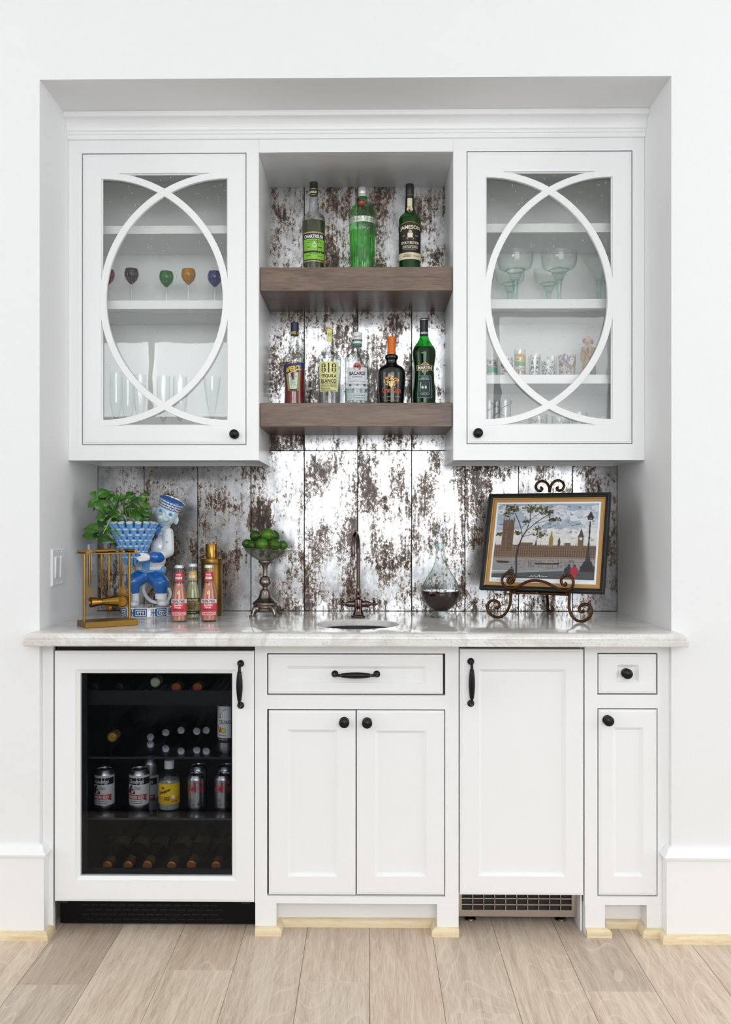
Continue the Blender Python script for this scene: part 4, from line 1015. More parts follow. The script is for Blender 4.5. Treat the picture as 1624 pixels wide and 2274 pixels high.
for ob in t.children:      # cut flutes on the lower body
    if ob.name.startswith('glass') or ob.name.startswith('drink'):
        zc = r[1](700)
        for v in ob.data.vertices:
            if v.co.z < zc:
                a = atan2(v.co.y, v.co.x); k = 1 + 0.045 * (abs(cos(10 * a)) - 0.65); v.co.x *= k; v.co.y *= k
            elif v.co.z > r[1](560) and v.co.z < r[1](480):
                a = atan2(v.co.y, v.co.x); k = 1 + 0.05 * (abs(cos(5 * a)) - 0.65); v.co.x *= k; v.co.y *= k
cS = Matrix.Rotation(pi / 2, 3, 'X'); zsl = r[1](505); m = MB()
m.lathe([(0, 0.0), (0.0115, 0.0), (0.0118, 0.002), (0.0095, 0.0035), (0.0085, 0.003), (0, 0.003)], 24, c=(-0.0012, -0.033, zsl), mat=cS); m.build('wax_seal', paint('8e1c22', 0.3), t)
# black and green whiskey
def d_jam(L):
    L.rect(1140, 1315, 640, 870, ('16130f', 0.45, 0)); L.poly([(1140, 640)] + [(1140 + 175 * i / 10, 640 - 16 * sin(pi * i / 10)) for i in range(11)] + [(1315, 640)], '16130f')
    L.line([(1140 + 175 * i / 10, 642 - 20 * sin(pi * i / 10)) for i in range(11)], 5, 'b0763a')
    L.text('JAMESON', 1228, 672, 182, 40, 'eadfc4', 0.025, 0, 0.35)
    L.rect(1207, 1248, 710, 748, 'eadfc4'); L.poly([(1196, 748), (1260, 748), (1252, 762), (1204, 762)], 'c99a6a'); L.disc(1228, 700, 14, 'b9ae98'); L.text('EST.', 1180, 733, 26, 11, 'c9a27a', 0.01); L.text('1780', 1278, 733, 28, 11, 'c9a27a', 0.01)
    L.text('STOUT EDITION', 1228, 790, 150, 21, 'eadfc4', 0.03); L.text('WHISKEY FINISHED IN', 1228, 816, 124, 9, 'eadfc4', 0.02); L.text('CRAFT BEER BARRELS', 1228, 828, 128, 10, 'eadfc4', 0.02); L.text('PRODUCT OF IRELAND', 1228, 841, 92, 7, 'c9b894')
    L.rect(1141, 1314, 868, 922, 'e2d6b6'); L.text('IRISH', 1204, 884, 50, 10, '5a4a34', 0.01); L.text('WHISKEY', 1204, 898, 72, 13, '4a3a28', 0.02); L.text('John Jameson', 1276, 896, 52, 14, '5a4a34', 0, 0.35)
r = shelf_bottle('whiskey_bottle', 'green whiskey bottle with black label, black capsule and cream neck strip', 1228, TOP, Z_S1, Yb, G_GREEN,
    [(545, 40), (556, 47), (568, 62), (585, 77), (610, 86), (650, 88), (800, 87), (985, 86), (1050, 86)],
    [(325, 31), (328, 33), (395, 34), (398, 33), (420, 34), (500, 38), (546, 41)], paint('15151a', 0.4), 600, liquid('whiskey', (0.10, 0.20, 0.03, 1), 0.5), d_jam)
cap_text(r, lambda L: (L.rect(1208, 1246, 432, 500, 'ded3b4'), L.disc(1227, 520, 24, 'ded3b4'), L.disc(1227, 520, 16, 'c7b98f'), L.text('John Jameson', 1232, 406, 54, 13, 'b8863c', 0, 0.35)), 40)

Yb = 3.07
# red aperitif
def d_ape(L):
    L.poly([(220, 545), (262, 530), (305, 522), (345, 518), (384, 517), (384, 570), (345, 578), (305, 592), (262, 610), (220, 628)], '1c2f6e'); L.rect(222, 383, 530, 590, '1c2f6e', slant=0.18)
    L.line([(220, 543), (262, 528), (305, 520), (345, 516), (384, 515)], 5, 'c9a84a'); L.line([(220, 630), (262, 611), (305, 593), (345, 580), (384, 572)], 6, 'e6e0d0')
    L.text('APEROL', 300, 570, 138, 42, 'f0d436', 0.035, 0.1, 0, 0.16)
    L.poly([(246, 612), (352, 595), (340, 745), (322, 752), (280, 752), (262, 745)], '7fae62'); L.poly([(262, 612), (338, 600), (327, 735), (275, 735)], 'dfe2d6'); L.text('APERITIVO', 300, 636, 56, 14, '5a6a5a', 0, 0.2); L.fine(300, 655, 30, 12, '5a6a5a')
    for k in range(5): L.fine(300, 672 + k * 9, 46, 5, '98a094')
    L.disc(300, 712, 12, 'e8d8b0'); L.rect(272, 328, 736, 748, '1d2330'); L.line([(246, 612), (262, 745), (280, 752), (322, 752), (340, 745), (352, 595)], 4, 'cf5a34')
r = shelf_bottle('red_aperitif_bottle', 'clear bottle of red aperitif with blue and yellow label and navy cap', 305, LOW, Z_S2, Yb, G_BOTTLE,
    [(307, 29), (340, 31), (400, 37), (440, 42), (455, 56), (475, 78), (500, 86), (560, 86), (640, 82), (720, 79), (790, 80), (847, 82), (900, 82)],
    [(203, 28), (207, 32.5), (262, 33), (307, 33.5)], paint('1a1f42', 0.4), 528, liquid('aperitif', (0.36, 0.014, 0.008, 1), 0.5), d_ape)
cap_text(r, lambda L: (L.text('APEROL', 293, 285, 56, 24, 'e4c63a', 0.03, 0.1, 0, 0.08), L.text('APEROL', 372, 285, 56, 24, 'e4c63a', 0.03)), 33.9, org=LOW)
# tequila
def d_818(L):
    L.rect(507, 657, 514, 754, ('e3df9a', 0.5, 0.0)); L.text('818', 582, 564, 126, 80, '17171a', 0.012)
    L.text('TEQUILA', 582, 631, 132, 30, '17171a', 0.03); L.text('BLANCO', 582, 669, 132, 31, '17171a', 0.03)
    for y, s_ in ((692, '100% AGAVE AZUL'), (705, 'HECHO EN MEXICO'), (718, 'EN JALISCO, MEXICO')): L.text(s_, 582, y, 134, 10, '17171a', 0.01)
    L.text('PRODUCCION', 556, 732, 80, 12, '17171a', 0.02); L.fine(582, 745, 134, 7, '17171a')
r = shelf_bottle('tequila_bottle', 'clear tequila bottle with pale yellow label and wooden stopper', 583, LOW, Z_S2, Yb, G_BOTTLE,
    [(292, 27), (340, 27), (400, 30), (438, 35), (452, 56), (470, 82), (495, 94), (540, 95), (700, 90), (847, 84), (900, 84)],
    [(256, 31), (258, 33), (290, 33), (292, 31)], paint('c79a68', 0.6, var=0.15), 560, liquid('tequila', (0.93, 0.94, 0.93, 1), 0.05), d_818)
cap_text(r, lambda L: (L.rect(566, 604, 258, 360, 'dcd78c'), L.text('818', 585, 300, 20, 26, '5a5630', 0)), 34.0, org=LOW, name='paper_strip')
MB().lathe([(29 * r[2], r[1](296)), (34 * r[2], r[1](294.5)), (34 * r[2], r[1](292.5)), (29 * r[2], r[1](292))], 32, closed=True).build('stopper_collar', paint('8a6a44', 0.5), r[0])
# white rum
def d_bac(L):
    L.rect(730, 885, 560, 730, ('d5d9dc', 0.4, 0)); L.disc(809, 556, 35, 'd9b9b4'); L.disc(809, 556, 31, 'c23a36')
    bat = [(809, 575), (803, 560), (795, 566), (788, 556), (784, 560), (786, 546), (796, 545), (803, 549), (806, 540), (809, 545), (812, 540), (815, 549), (822, 545), (832, 546), (834, 560), (830, 556), (823, 566), (815, 560)]
    L.poly(bat, '17171a'); L.text('BACARDÍ', 809, 606, 134, 36, '1a1a1e', 0.03); L.text('SUPERIOR', 809, 638, 82, 10, '50545a', 0.01)
    L.line([(790, 658), (828, 658)], 2, '70747a'); L.fine(809, 672, 118, 7, '70747a')
    L.line([(748, 708), (770, 695), (809, 700), (850, 695), (870, 708)], 7, 'a9adb2'); L.disc(752, 702, 10, '4a4e54'); L.disc(866, 702, 10, '4a4e54'); L.disc(809, 702, 10, '8a8e94')
    L.rect(732, 884, 766, 826, ('c3cdcf', 0.4, 0)); L.poly([(738, 795), (755, 776), (772, 795), (755, 814)], '2a2f3a'); L.fine(826, 786, 90, 8, '5a6468'); L.fine(826, 806, 90, 8, '5a6468')
r = shelf_bottle('white_rum_bottle', 'clear white rum bottle with red round emblem and white cap', 808, LOW, Z_S2, Yb, G_BOTTLE,
    [(375, 34), (395, 36), (425, 42), (445, 52), (465, 80), (485, 97), (520, 100), (700, 99), (847, 99), (900, 98)],
    [(286, 36), (289, 38.5), (333, 39.5), (352, 39.5), (356, 37), (376, 37)], paint('dfe1e3', 0.4), 735, liquid('white_rum', (0.78, 0.87, 0.85, 1), 0.12), d_bac)
cap_text(r, lambda L: (L.rect(768, 847, 336, 348, '2c3036'), L.fine(808, 342, 60, 7, 'b8bcc0'), L.text('Bacardi', 808, 312, 52, 14, '7a7e84', 0, 0.35, 0, 0.15)), 40.2, org=LOW)
MB().lathe([(35 * r[2], r[1](398)), (37.5 * r[2], r[1](392)), (37.5 * r[2], r[1](380)), (36 * r[2], r[1](377)), (34 * r[2], r[1](377))], 32).build('neck_ring', paint('35776a', 0.3), r[0])
# orange liqueur
def d_gala(L):
    rr_ = random.Random(5)
    for i in range(150):
        a, d = rr_.uniform(0, 2 * pi), sqrt(rr_.uniform(0.02, 1))
        x, y = 1077 + 60 * d * cos(a), 668 + 44 * d * sin(a)
        L.lvl = 1; L.disc(x, y, rr_.uniform(2.5, 5), ('d8c27a', 0.4, 0.3) if rr_.random() < 0.82 else ('c8642a', 0.4, 0), n=5)
    for x, y in ((1093, 645), (1118, 655), (1050, 668), (1105, 690), (1128, 682), (1060, 640)): L.lvl = 2; L.disc(x, y, 8, 'd0682a', n=8)
    for dx in (-28, -14, 0, 14, 28): L.lvl = 3; L.line([(1077, 725), (1077 + dx * 0.3, 700), (1077 + dx, 670)], 5, ('d8c27a', 0.4, 0.3))
    L.text('Gran Gala', 1080, 742, 160, 42, 'cf5a2e', 0.02); L.line([(1032, 764), (1120, 764)], 3, 'a98f52')
    L.fine(1080, 797, 150, 8, 'a98f52'); L.fine(1080, 826, 118, 8, 'a98f52')
r = shelf_bottle('orange_liqueur_bottle', 'round-shouldered black bottle with orange capsule and gold tree print', 1082, LOW, Z_S2, Yb, paint('0b0a0c', 0.12, 0, 0.5),
    [(460, 34), (466, 46), (478, 53), (492, 52), (503, 44), (515, 42), (535, 46), (550, 66), (566, 90), (590, 107), (630, 112), (700, 109), (780, 103), (847, 98), (900, 95)],
    [(320, 30), (323, 33), (345, 33.5), (347, 32.5), (352, 33.5), (435, 33), (438, 34), (460, 34.5)], paint('e0701e', 0.42), None, None, d_gala)
# vermouth
def d_mar(L):
    L.disc(1347, 560, 38, ('c9a85a', 0.4, 0.4)); L.disc(1347, 560, 33, 'b92a2c'); L.rect(1281, 1415, 541, 586, ('c9a85a', 0.4, 0.4)); L.rect(1285, 1411, 545, 582, '17191c'); L.text('MARTINI', 1348, 564, 120, 27, 'f2f2f0', 0.03)
    L.rect(1290, 1398, 628, 806, '7f9a9a'); L.rect(1294, 1394, 632, 802, '14302e'); L.text('VERMOUTH', 1344, 641, 62, 9, 'b9c6c6', 0.01); L.text('EXTRA DRY', 1344, 656, 84, 13, 'cfd8d8', 0.01)
    L.poly([(1308, 690), (1314, 676), (1372, 672), (1380, 686), (1382, 755), (1306, 755)], 'aeb6b8'); L.disc(1326, 722, 10, 'd6d8d4', 12); L.disc(1350, 722, 9, 'd6d8d4', 12); L.fine(1344, 704, 50, 8, '6a7274')
    for k in range(3): L.disc(1322 + k * 22, 774, 12, 'a9b2b4', 9); L.disc(1322 + k * 22, 774, 8, '14302e', 6)
r = shelf_bottle('vermouth_bottle', 'slim-waisted dark green vermouth bottle with red disc logo', 1343, LOW, Z_S2, Yb, G_GREEN,
    [(305, 33), (330, 38), (365, 54), (400, 78), (430, 90), (460, 93), (500, 89), (560, 81), (620, 79), (700, 84), (770, 92), (800, 93), (847, 90), (900, 90)],
    [(172, 30), (175, 33), (218, 33.5), (222, 32), (290, 32.5), (306, 34)], paint('12161c', 0.4), 405, liquid('vermouth', (0.05, 0.09, 0.012, 1), 0.6), d_mar)
cap_text(r, lambda L: (L.rect(1309, 1377, 174, 180, ('b9bcc0', 0.3, 0.6)), L.text('MARTINI', 1352, 285, 74, 18, 'e6e6e6', 0.03)), 34.0, org=LOW)

# ================================================================== things on the worktop
ZT = Z_TOP + 0.0004
M_GOLD = paint('a07a3a', 0.25, 1.0); M_GOLD2 = paint('8e6c34', 0.36, 1.0, var=0.1)
# ---- mixer bottles
SD = (80, 1060); KS = 3.691
def mixer(cx, Y, dy, neck, main, drink, name, label, lines):
    def deco(L):
        d = cx - 1175; e = dy
        rf0 = L.rf
        L.rect(1114 + d, 1238 + d, 1000 + e, 1138 + e, main[0]); L.rect(1114 + d, 1238 + d, 1002 + e, 1034 + e, main[1]); L.text('FEVER-TREE', 1178 + d, 1019 + e, 112, 20, main[2], 0.03)
        for (s_, y, w, h, c, sh) in lines: L.text(s_, 1178 + d, y + e, w, h, c, 0.02, sh)
        L.rect(1126 + d, 1234 + d, 1106 + e, 1134 + e, main[3]); L.fine(1178 + d, 1120 + e, 76, 9, main[4])
    P = [(742, 29), (770, 31), (790, 34), (855, 38), (885, 42), (915, 50), (950, 57), (990, 62), (1020, 64), (1150, 64), (1192, 62)]
    r = shelf_bottle(name, label, cx, SD, Z_TOP, Y, G_BOTTLE, [(y + dy, h) for y, h in P], [(718 + dy, 28), (720 + dy, 33), (728 + dy, 36), (741 + dy, 38), (744 + dy, 37)], paint('d9dadb', 0.3, 0.5), 868 + dy, drink, deco, 'small mixer bottles', KS, capflute=lambda a, z: 1 + 0.025 * cos(21 * a))
    t, zz, sc, c, px = r; d = cx - 1175; e = dy
    L = Lab(interp([(h * sc, zz(y + dy)) for y, h in P]), Y, c.z, px, SD, KS)
    L.rect(1138 + d, 1214 + d, 778 + e, 856 + e, neck); L.text('FEVER', 1176 + d, 800 + e, 46, 12, 'f4e8e4', 0.02, 0.2); L.rect(1150 + d, 1202 + d, 816 + e, 836 + e, 'e6e2de'); L.fine(1176 + d, 826 + e, 36, 8, '3a3030'); L.build(t, 'neck_label')
    return r
pink = liquid('pink_soda', (0.80, 0.28, 0.17, 1), 0.75); lemon = liquid('ginger_soda', (0.66, 0.66, 0.36, 1), 0.65)
PM = ('cf3a48', 'd9d4d4', '2a2a30', 'd9a2a4', '8a2a34'); PL = [('Sparkling', 1050, 74, 22, 'f3e2e0', 0.3), ('PINK', 1068, 56, 16, 'f0d8d8', 0), ('GRAPEFRUIT', 1086, 96, 14, '5a1a22', 0)]
mixer(1175, 2.925, 0, 'c42f40', PM, pink, 'pink_soda_bottle', 'small pink soda bottle beside the monkey planter base', PL)
mixer(1420, 2.935, -2, 'c42f40', PM, pink, 'pink_soda_bottle', 'small pink soda bottle in front of the gold cocktail shaker', PL)
mixer(1284, 3.02, -12, 'c9a24e', ('8f7c4a', '3a3326', 'd8c690', '1f1d18', 'c0ae78'), lemon, 'ginger_beer_bottle', 'small yellow ginger beer bottle between the two pink soda bottles', [('PREMIUM', 1046, 60, 10, '2a2618', 0), ('GINGER', 1064, 84, 18, '1c1810', 0), ('BEER', 1085, 56, 18, '1c1810', 0)])
# ---- gold shaker
Ys = 3.115; sp = Ys / F_PX
t = thing('cocktail_shaker', 'tall brushed gold cocktail shaker behind the mixer bottles', 'shaker', (WX(470.5, Ys), Ys, ZT))
z_ = lambda py, Y: WZ(py, Y) - ZT
MB().lathe([(0, 0), (22.0 * sp, 0), (23.0 * sp, 0.002), (23.1 * sp, z_(1255, Ys)), (22.6 * sp, z_(1254, Ys)), (22.6 * sp, z_(1253, Ys)), (23.1 * sp, z_(1252, Ys)), (23.0 * sp, z_(1243, Ys)), (22 * sp, z_(1240.5, Ys)), (13.5 * sp, z_(1239.5, Ys))], 40).build('body', M_GOLD2, t)
MB().lathe([(0, z_(1239.4, Ys)), (12.0 * sp, z_(1239.4, Ys)), (12.0 * sp, z_(1237.5, Ys)), (13.2 * sp, z_(1237, Ys)), (13.2 * sp, z_(1209.5, Ys)), (12.4 * sp, z_(1208, Ys)), (0, z_(1207.8, Ys))], 36).build('cap', M_GOLD, t)

# ---- bar tool stand
FL, FR_, BL_ = onz(191, 1396, Z_TOP), onz(306.5, 1388, Z_TOP), onz(170.5, 1390, Z_TOP)
U = FR_ - FL; V = BL_ - FL; V = V - U * (V.dot(U) / U.dot(U)) * 1.0
def P(u, v, z): return FL + U * u + V * v + Vector((0, 0, z - Z_TOP))
t = thing('bar_tool_stand', 'brass bar tool stand with rectangular base and hanging rail', 'stand', P(0.5, 0.5, ZT)); o = t.location
zb1 = ZT + 0.018
MB().rings([[P(0, 0, z), P(1, 0, z), P(1, 1, z), P(0, 1, z)] for z in (ZT, zb1)], 0, False, True, True, False).build('base', M_GOLD2, t, o, 0.001)
z_rail = WZ(1229, P(0.5, 0.5, 0).y, 240)
for u in (0.055, 0.93):
    MB().tube([P(u, 0.5, zb1 - 0.001), P(u, 0.5, z_rail)], 0.0046, 16).build('post', M_GOLD, t, o)
MB().rings([[P(-0.01, 0.18, z), P(0.99, 0.18, z), P(0.99, 1.12, z), P(-0.01, 1.12, z)] for z in (z_rail, z_rail + 0.0022)], 0, False, True, True, False).build('rail', M_GOLD, t, o)
for u in (0.03, 0.955): MB().tube([P(u, -0.05, z_rail + 0.0078), P(u, 1.0, z_rail + 0.0078)], 0.0055, 14).build('finial', M_GOLD, t, o)
Un = U.normalized(); Vn = V.normalized()
def tool(name, label, u, along, parts, v=0.5):
    c = P(u, v, z_rail); r = thing(name, label, 'bar tool', (c.x, c.y, z_rail + 0.0023), 'hanging brass bar tools')
    d = Un if along else Vn; zc = z_rail + 0.0078
    h = 0.020 if along else 0.012
    e = Vector((c.x, c.y, zc)); MB().tube([e - d * h, e + d * h], 0.0052, 14).build('hanger', M_GOLD, r, r.location)
    zt = z_rail - 0.0006
    hz = lambda py: WZ(py, c.y, 240)
    parts(r, c, zt, hz)
    return r
def stickz(c, pts, n=12): return MB().tube([(c.x, c.y, z) for z, _ in pts], [q for _, q in pts], n)
def t_opener(r, c, zt, hz):
    stickz(c, [(zt, 0.0032), (zt - 0.006, 0.0032), (zt - 0.0062, 0.0042), (hz(1290), 0.0042), (hz(1304), 0.0026)]).build('handle', M_GOLD, r, r.location)
    m = MB(); zc = hz(1318); R1, R0 = 0.0095, 0.0055; ri = []
    outer = []; inner = []
    for i in range(24):
        a = 2 * pi * i / 24
        w = 0.6 + 0.4 * min(1, max(0, (1 - sin(a)) / 1.2))
        outer.append((R1 * cos(a) * w, 0.021 * sin(a))); inner.append((R0 * cos(a) * w, 0.010 * sin(a) - 0.006))
    for d0, d1 in ((-0.0012, 0.0012),):
        g = lambda q, d: Vector((c.x, c.y, zc)) + Un * q[0] * 1.0 + Vector((0, 0, q[1])) + Vn * d
        m.rings([[g(q, d0) for q in outer], [g(q, d0) for q in inner], [g(q, d1) for q in inner], [g(q, d1) for q in outer]], 0, True, False, False, False)
    m.build('opener_loop', M_GOLD2, r, r.location)
def t_jigger(r, c, zt, hz):
    stickz(c, [(zt, 0.0032), (zt - 0.006, 0.0032), (zt - 0.0062, 0.0044), (hz(1296), 0.0044), (hz(1302), 0.002), (hz(1325), 0.0014), (hz(1334), 0.0014)]).build('handle', M_GOLD, r, r.location)
    zc = hz(1336); k = P(0.4, 0.5, 0).y / F_PX
    rot = Matrix((Un, Vn, Vector((0, 0, 1)))).transposed() @ Matrix.Rotation(pi / 2, 3, 'Y')
    ctr = Vector((c.x, c.y - 0.004, zc)) + Un * 0.001
    for sgn, rr_, ln in ((-1, 12.2, 25), (1, 13.2, 35)):
        MB().lathe([(0, sgn * 0.0008), (7.6 * k, sgn * 0.0008), (rr_ * k, sgn * ln * k), (rr_ * k - 0.0012, sgn * ln * k), (6.8 * k, sgn * 0.003), (0, sgn * 0.003)], 32, c=ctr, mat=rot).build('measuring_cup', M_GOLD, r, r.location)
def t_spoon(r, c, zt, hz):
    stickz(c, [(zt, 0.0032), (zt - 0.006, 0.0032), (zt - 0.0062, 0.0042), (hz(1288), 0.0042), (hz(1289), 0.0024), (hz(1345), 0.0016)]).build('handle', M_GOLD, r, r.location)
    MB().ball((c.x, c.y, hz(1350)), (0.0095, 0.004, 0.012), seg=16).build('bowl', M_GOLD2, r, r.location)
def t_strain(r, c, zt, hz):
    stickz(c, [(zt, 0.0032), (zt - 0.006, 0.0032), (zt - 0.0062, 0.0044), (hz(1299), 0.0044), (hz(1303), 0.003)]).build('handle', M_GOLD, r, r.location)
    zc = hz(1334); ctr = Vector((c.x, c.y, zc)) + Un * 0.006
    pl = [(0.0, 0.050), (0.006, 0.046), (0.014, 0.020), (0.0185, 0.004), (0.0175, -0.010), (0.010, -0.020), (0, -0.023), (-0.010, -0.020), (-0.0175, -0.010), (-0.0185, 0.004), (-0.014, 0.020), (-0.006, 0.046)]
    g = lambda q, w, d: ctr + Un * q + Vector((0, 0, w)) + Vn * d
    MB().prism(pl, g, 0.001, 0.0024).build('plate', M_GOLD2, r, r.location)
    pts = []
    for i in range(420):
        a = 2 * pi * i / 420; b = a * 42; R_, q = 0.0205, 0.0042
        pts.append(ctr + Un * ((R_ + q * cos(b)) * cos(a)) + Vector((0, 0, (R_ + q * cos(b)) * sin(a) - 0.002)) + Vn * (q * sin(b) - 0.002))
    MB().tube(pts, 0.0006, 5, closed=True).build('spring', M_GOLD, r, r.location)
tool('bottle_opener', 'brass bottle opener hanging at the wall end of the tool stand', 0.15, False, t_opener)
tool('jigger', 'brass double jigger hanging sideways on the tool stand', 0.385, True, t_jigger)
tool('bar_spoon', 'brass bar spoon hanging between jigger and strainer', 0.63, True, t_spoon, 1.05)
tool('cocktail_strainer', 'brass cocktail strainer with coiled spring hanging on the tool stand', 0.845, False, t_strain, 0.95)

# ---- monkey planter
Z4 = lambda x, y, Y: W(160 + x / 6.246, 1080 + y / 6.246, Y)
Z5 = lambda x, y, Y: W(160 + x / 6.246, 1200 + y / 6.246, Y)
def blobs(name, mat, parent, origin, balls=(), caps=(), voxel=0.0026, it=6):
    m = MB()
    for c, r in balls: m.ball(c, r, seg=20)
    for a, b, r0, r1 in caps: m.capsule(a, b, r0, r1, seg=16)
    ob = m.build(name, mat, parent, origin)
    rm = ob.modifiers.new('fuse', 'REMESH'); rm.mode = 'VOXEL'; rm.voxel_size = voxel; rm.use_smooth_shade = True
    sm = ob.modifiers.new('soften', 'SMOOTH'); sm.factor = 0.5; sm.iterations = it
    return ob
MX, MY = WX(324.5, 3.105), 3.105
CER_W = paint('e9ebee', 0.12, 0, 0.6); CER_B = paint('1f66b4', 0.12, 0, 0.6, var=0.25); CER_L = paint('6fa6da', 0.15, 0, 0.6, var=0.35); CER_F = paint('c9d8e2', 0.15, 0, 0.6)
mk = thing('monkey_planter', 'blue and white ceramic monkey in a cap holding a basket planter', 'planter', (MX, MY, ZT)); o = mk.location
bz1 = Z_TOP + 0.034
sy = 0.82; rb = 0.0885
MB().lathe([(0, ZT), (rb * 0.97, ZT), (rb, ZT + 0.002), (rb, bz1 - 0.003), (rb * 0.97, bz1), (0, bz1)], 48, c=(MX, MY, 0), mat=Matrix.Diagonal((1, sy, 1))).build('base', CER_W, mk, o)
m = MB(); fb = lambda a, v: (MX + (rb + 0.0006) * sin(a), MY - (rb + 0.0006) * sy * cos(a), ZT + 0.003 + v * 0.028)
def key(a0, w, flip=False):
    st = 0.13
    def hb(x0, x1, v): put_rect(m, a0 + w * x0, a0 + w * x1, v - 0.055, v + 0.055, fb, 0, 3)
    def vb(x, v0, v1): put_rect(m, a0 + w * x - 0.022, a0 + w * x + 0.022, v0, v1, fb, 0, 1)
    hb(0, 1, 0.94); hb(0, 1, 0.06); vb(0.02, 0, 1); vb(0.98, 0.0, 1.0)
    hb(0.14, 0.86, 0.72); vb(0.16, 0.25, 0.77); hb(0.14, 0.42, 0.28); vb(0.42, 0.23, 0.5); hb(0.3, 0.42, 0.5)
    vb(0.84, 0.25, 0.77); hb(0.58, 0.86, 0.28); vb(0.58, 0.23, 0.5); hb(0.58, 0.70, 0.5)
for i in range(-4, 5):
    if i % 2 == 0: key(i * 0.42 - 0.24, 0.46)
    else:
        for d, h in ((-0.02, 1), (0.06, 1), (0.15, 1)): put_rect(m, i * 0.42 + d - 0.03, i * 0.42 + d + 0.012, 0.05, 0.95, fb, 0, 1)
        put_rect(m, i * 0.42 - 0.05, i * 0.42 + 0.15, 0.42, 0.56, fb, 0, 2)
tag(m.build('key_pattern', paint('1d4f86', 0.15, 0, 0.6), mk, o, recalc=False), kind='stuff')
blobs('shoe', CER_W, mk, o, [(Z5(868, 880, 3.06), (0.016, 0.026, 0.011))], [(Z5(884, 820, 3.075), Z5(876, 870, 3.07), 0.013, 0.014)])
blobs('shoe', CER_W, mk, o, [(Z5(1265, 870, 3.06), (0.021, 0.028, 0.012))], [(Z5(1240, 800, 3.075), Z5(1250, 860, 3.07), 0.016, 0.017)])
for x, y, w in ((885, 765, 47), (1235, 770, 82)):
    c = Z5(x, y, 3.075); rr_ = w / 6.246 * 3.075 / F_PX
    MB().lathe([(rr_ * 0.9, -0.010), (rr_, -0.009), (rr_ * 1.02, 0.009), (rr_ * 0.9, 0.010)], 24, c=c, closed=False).build('trouser_cuff', CER_W, mk, o)
blobs('trousers', CER_B, mk, o, [(Z5(1060, 470, 3.10), (0.046, 0.034, 0.022))], [
    (Z5(1000, 480, 3.09), Z5(850, 575, 3.07), 0.027, 0.026), (Z5(850, 575, 3.07), Z5(882, 715, 3.075), 0.024, 0.014),
    (Z5(1130, 490, 3.09), Z5(1225, 590, 3.07), 0.030, 0.030), (Z5(1225, 590, 3.07), Z5(1232, 715, 3.075), 0.028, 0.021)])
MB().tube(crom([Z5(1030, 540, 3.13), Z5(1000, 610, 3.13), Z5(995, 700, 3.13), Z5(1040, 790, 3.12), Z5(1120, 850, 3.11), Z5(1230, 860, 3.12), Z5(1330, 820, 3.13), Z5(1362, 730, 3.13), Z5(1330, 665, 3.13)], 5), [0.0065] * 41, 12).build('tail', CER_W, mk, o)
blobs('jacket', CER_W, mk, o, [(Z4(1285, 690, 3.115), (0.026, 0.026, 0.030)), (Z4(1225, 850, 3.105), (0.034, 0.032, 0.036)), (Z4(1120, 1030, 3.10), (0.046, 0.036, 0.030)), (Z4(1085, 1130, 3.10), (0.052, 0.038, 0.020))], [
    (Z4(1330, 640, 3.10), Z4(1335, 900, 3.085), 0.019, 0.021), (Z4(1335, 900, 3.085), Z4(1190, 985, 3.035), 0.020, 0.0165)])
blobs('jacket_hem', CER_L, mk, o, [(Z4(1085, 1172, 3.10), (0.0535, 0.0395, 0.0125)), (Z4(1265, 1160, 3.095), (0.010, 0.02, 0.016))])
m = MB()
cq = lambda x, y: Z4(x, y, 3.062)
for pts_ in ([(985, 1020), (1085, 1030), (1075, 1160), (965, 1150)],):
    m.prism(pts_, lambda x, y, d: Z4(x, y, 3.072 - d) , 0.0, 0.012)
m.build('jacket_placket', CER_L, mk, o, 0.002)
blobs('collar', CER_B, mk, o, [(Z4(1270, 560, 3.10), (0.026, 0.024, 0.0075))], [(Z4(1195, 575, 3.085), Z4(1165, 640, 3.082), 0.011, 0.009)], 0.002, 3)
blobs('sleeve_cuff', CER_B, mk, o, [], [(Z4(1205, 985, 3.04), Z4(1135, 985, 3.02), 0.0195, 0.0190)], 0.002, 2)
blobs('hand', CER_W, mk, o, [(Z4(1040, 990, 3.01), (0.014, 0.009, 0.010))], [(Z4(1110, 985, 3.02), Z4(1050, 985, 3.012), 0.010, 0.010)] +
      [(Z4(1030, 965 + 18 * i, 3.004), Z4(905 + 16 * abs(i - 1), 985 + 15 * i, 2.99), 0.0048, 0.0038) for i in range(4)] + [(Z4(1040, 950, 3.005), Z4(950, 935, 2.995), 0.005, 0.0042)], 0.0016, 3)
hd = blobs('head', CER_F, mk, o, [(Z4(1310, 375, 3.09), (0.0415, 0.036, 0.036)), (Z4(1300, 440, 3.085), (0.034, 0.033, 0.028)), (Z4(1230, 430, 3.053), (0.0125, 0.013, 0.0095)), (Z4(1300, 458, 3.053), (0.0125, 0.013, 0.0095)), (Z4(1262, 470, 3.056), (0.014, 0.012, 0.008)), (Z4(1275, 395, 3.053), (0.007, 0.012, 0.014))],
          [(Z4(1290, 500, 3.095), Z4(1278, 560, 3.10), 0.024, 0.021)], 0.0022, 5)
for x, y, rr_ in ((1145, 348, 0.0135), (1440, 465, 0.0145)):
    c = Z4(x, y, 3.092); e = blobs('ear', CER_F, mk, o, [(c, (rr_ * 0.72, 0.006, rr_ * 1.15))], (), 0.0018, 2)
    MB().ball(c + Vector((0, -0.0055, 0)), (rr_ * 0.4, 0.002, rr_ * 0.8), seg=12).build('ear_hollow', paint('b6c8d4', 0.2, 0, 0.5), mk, o)
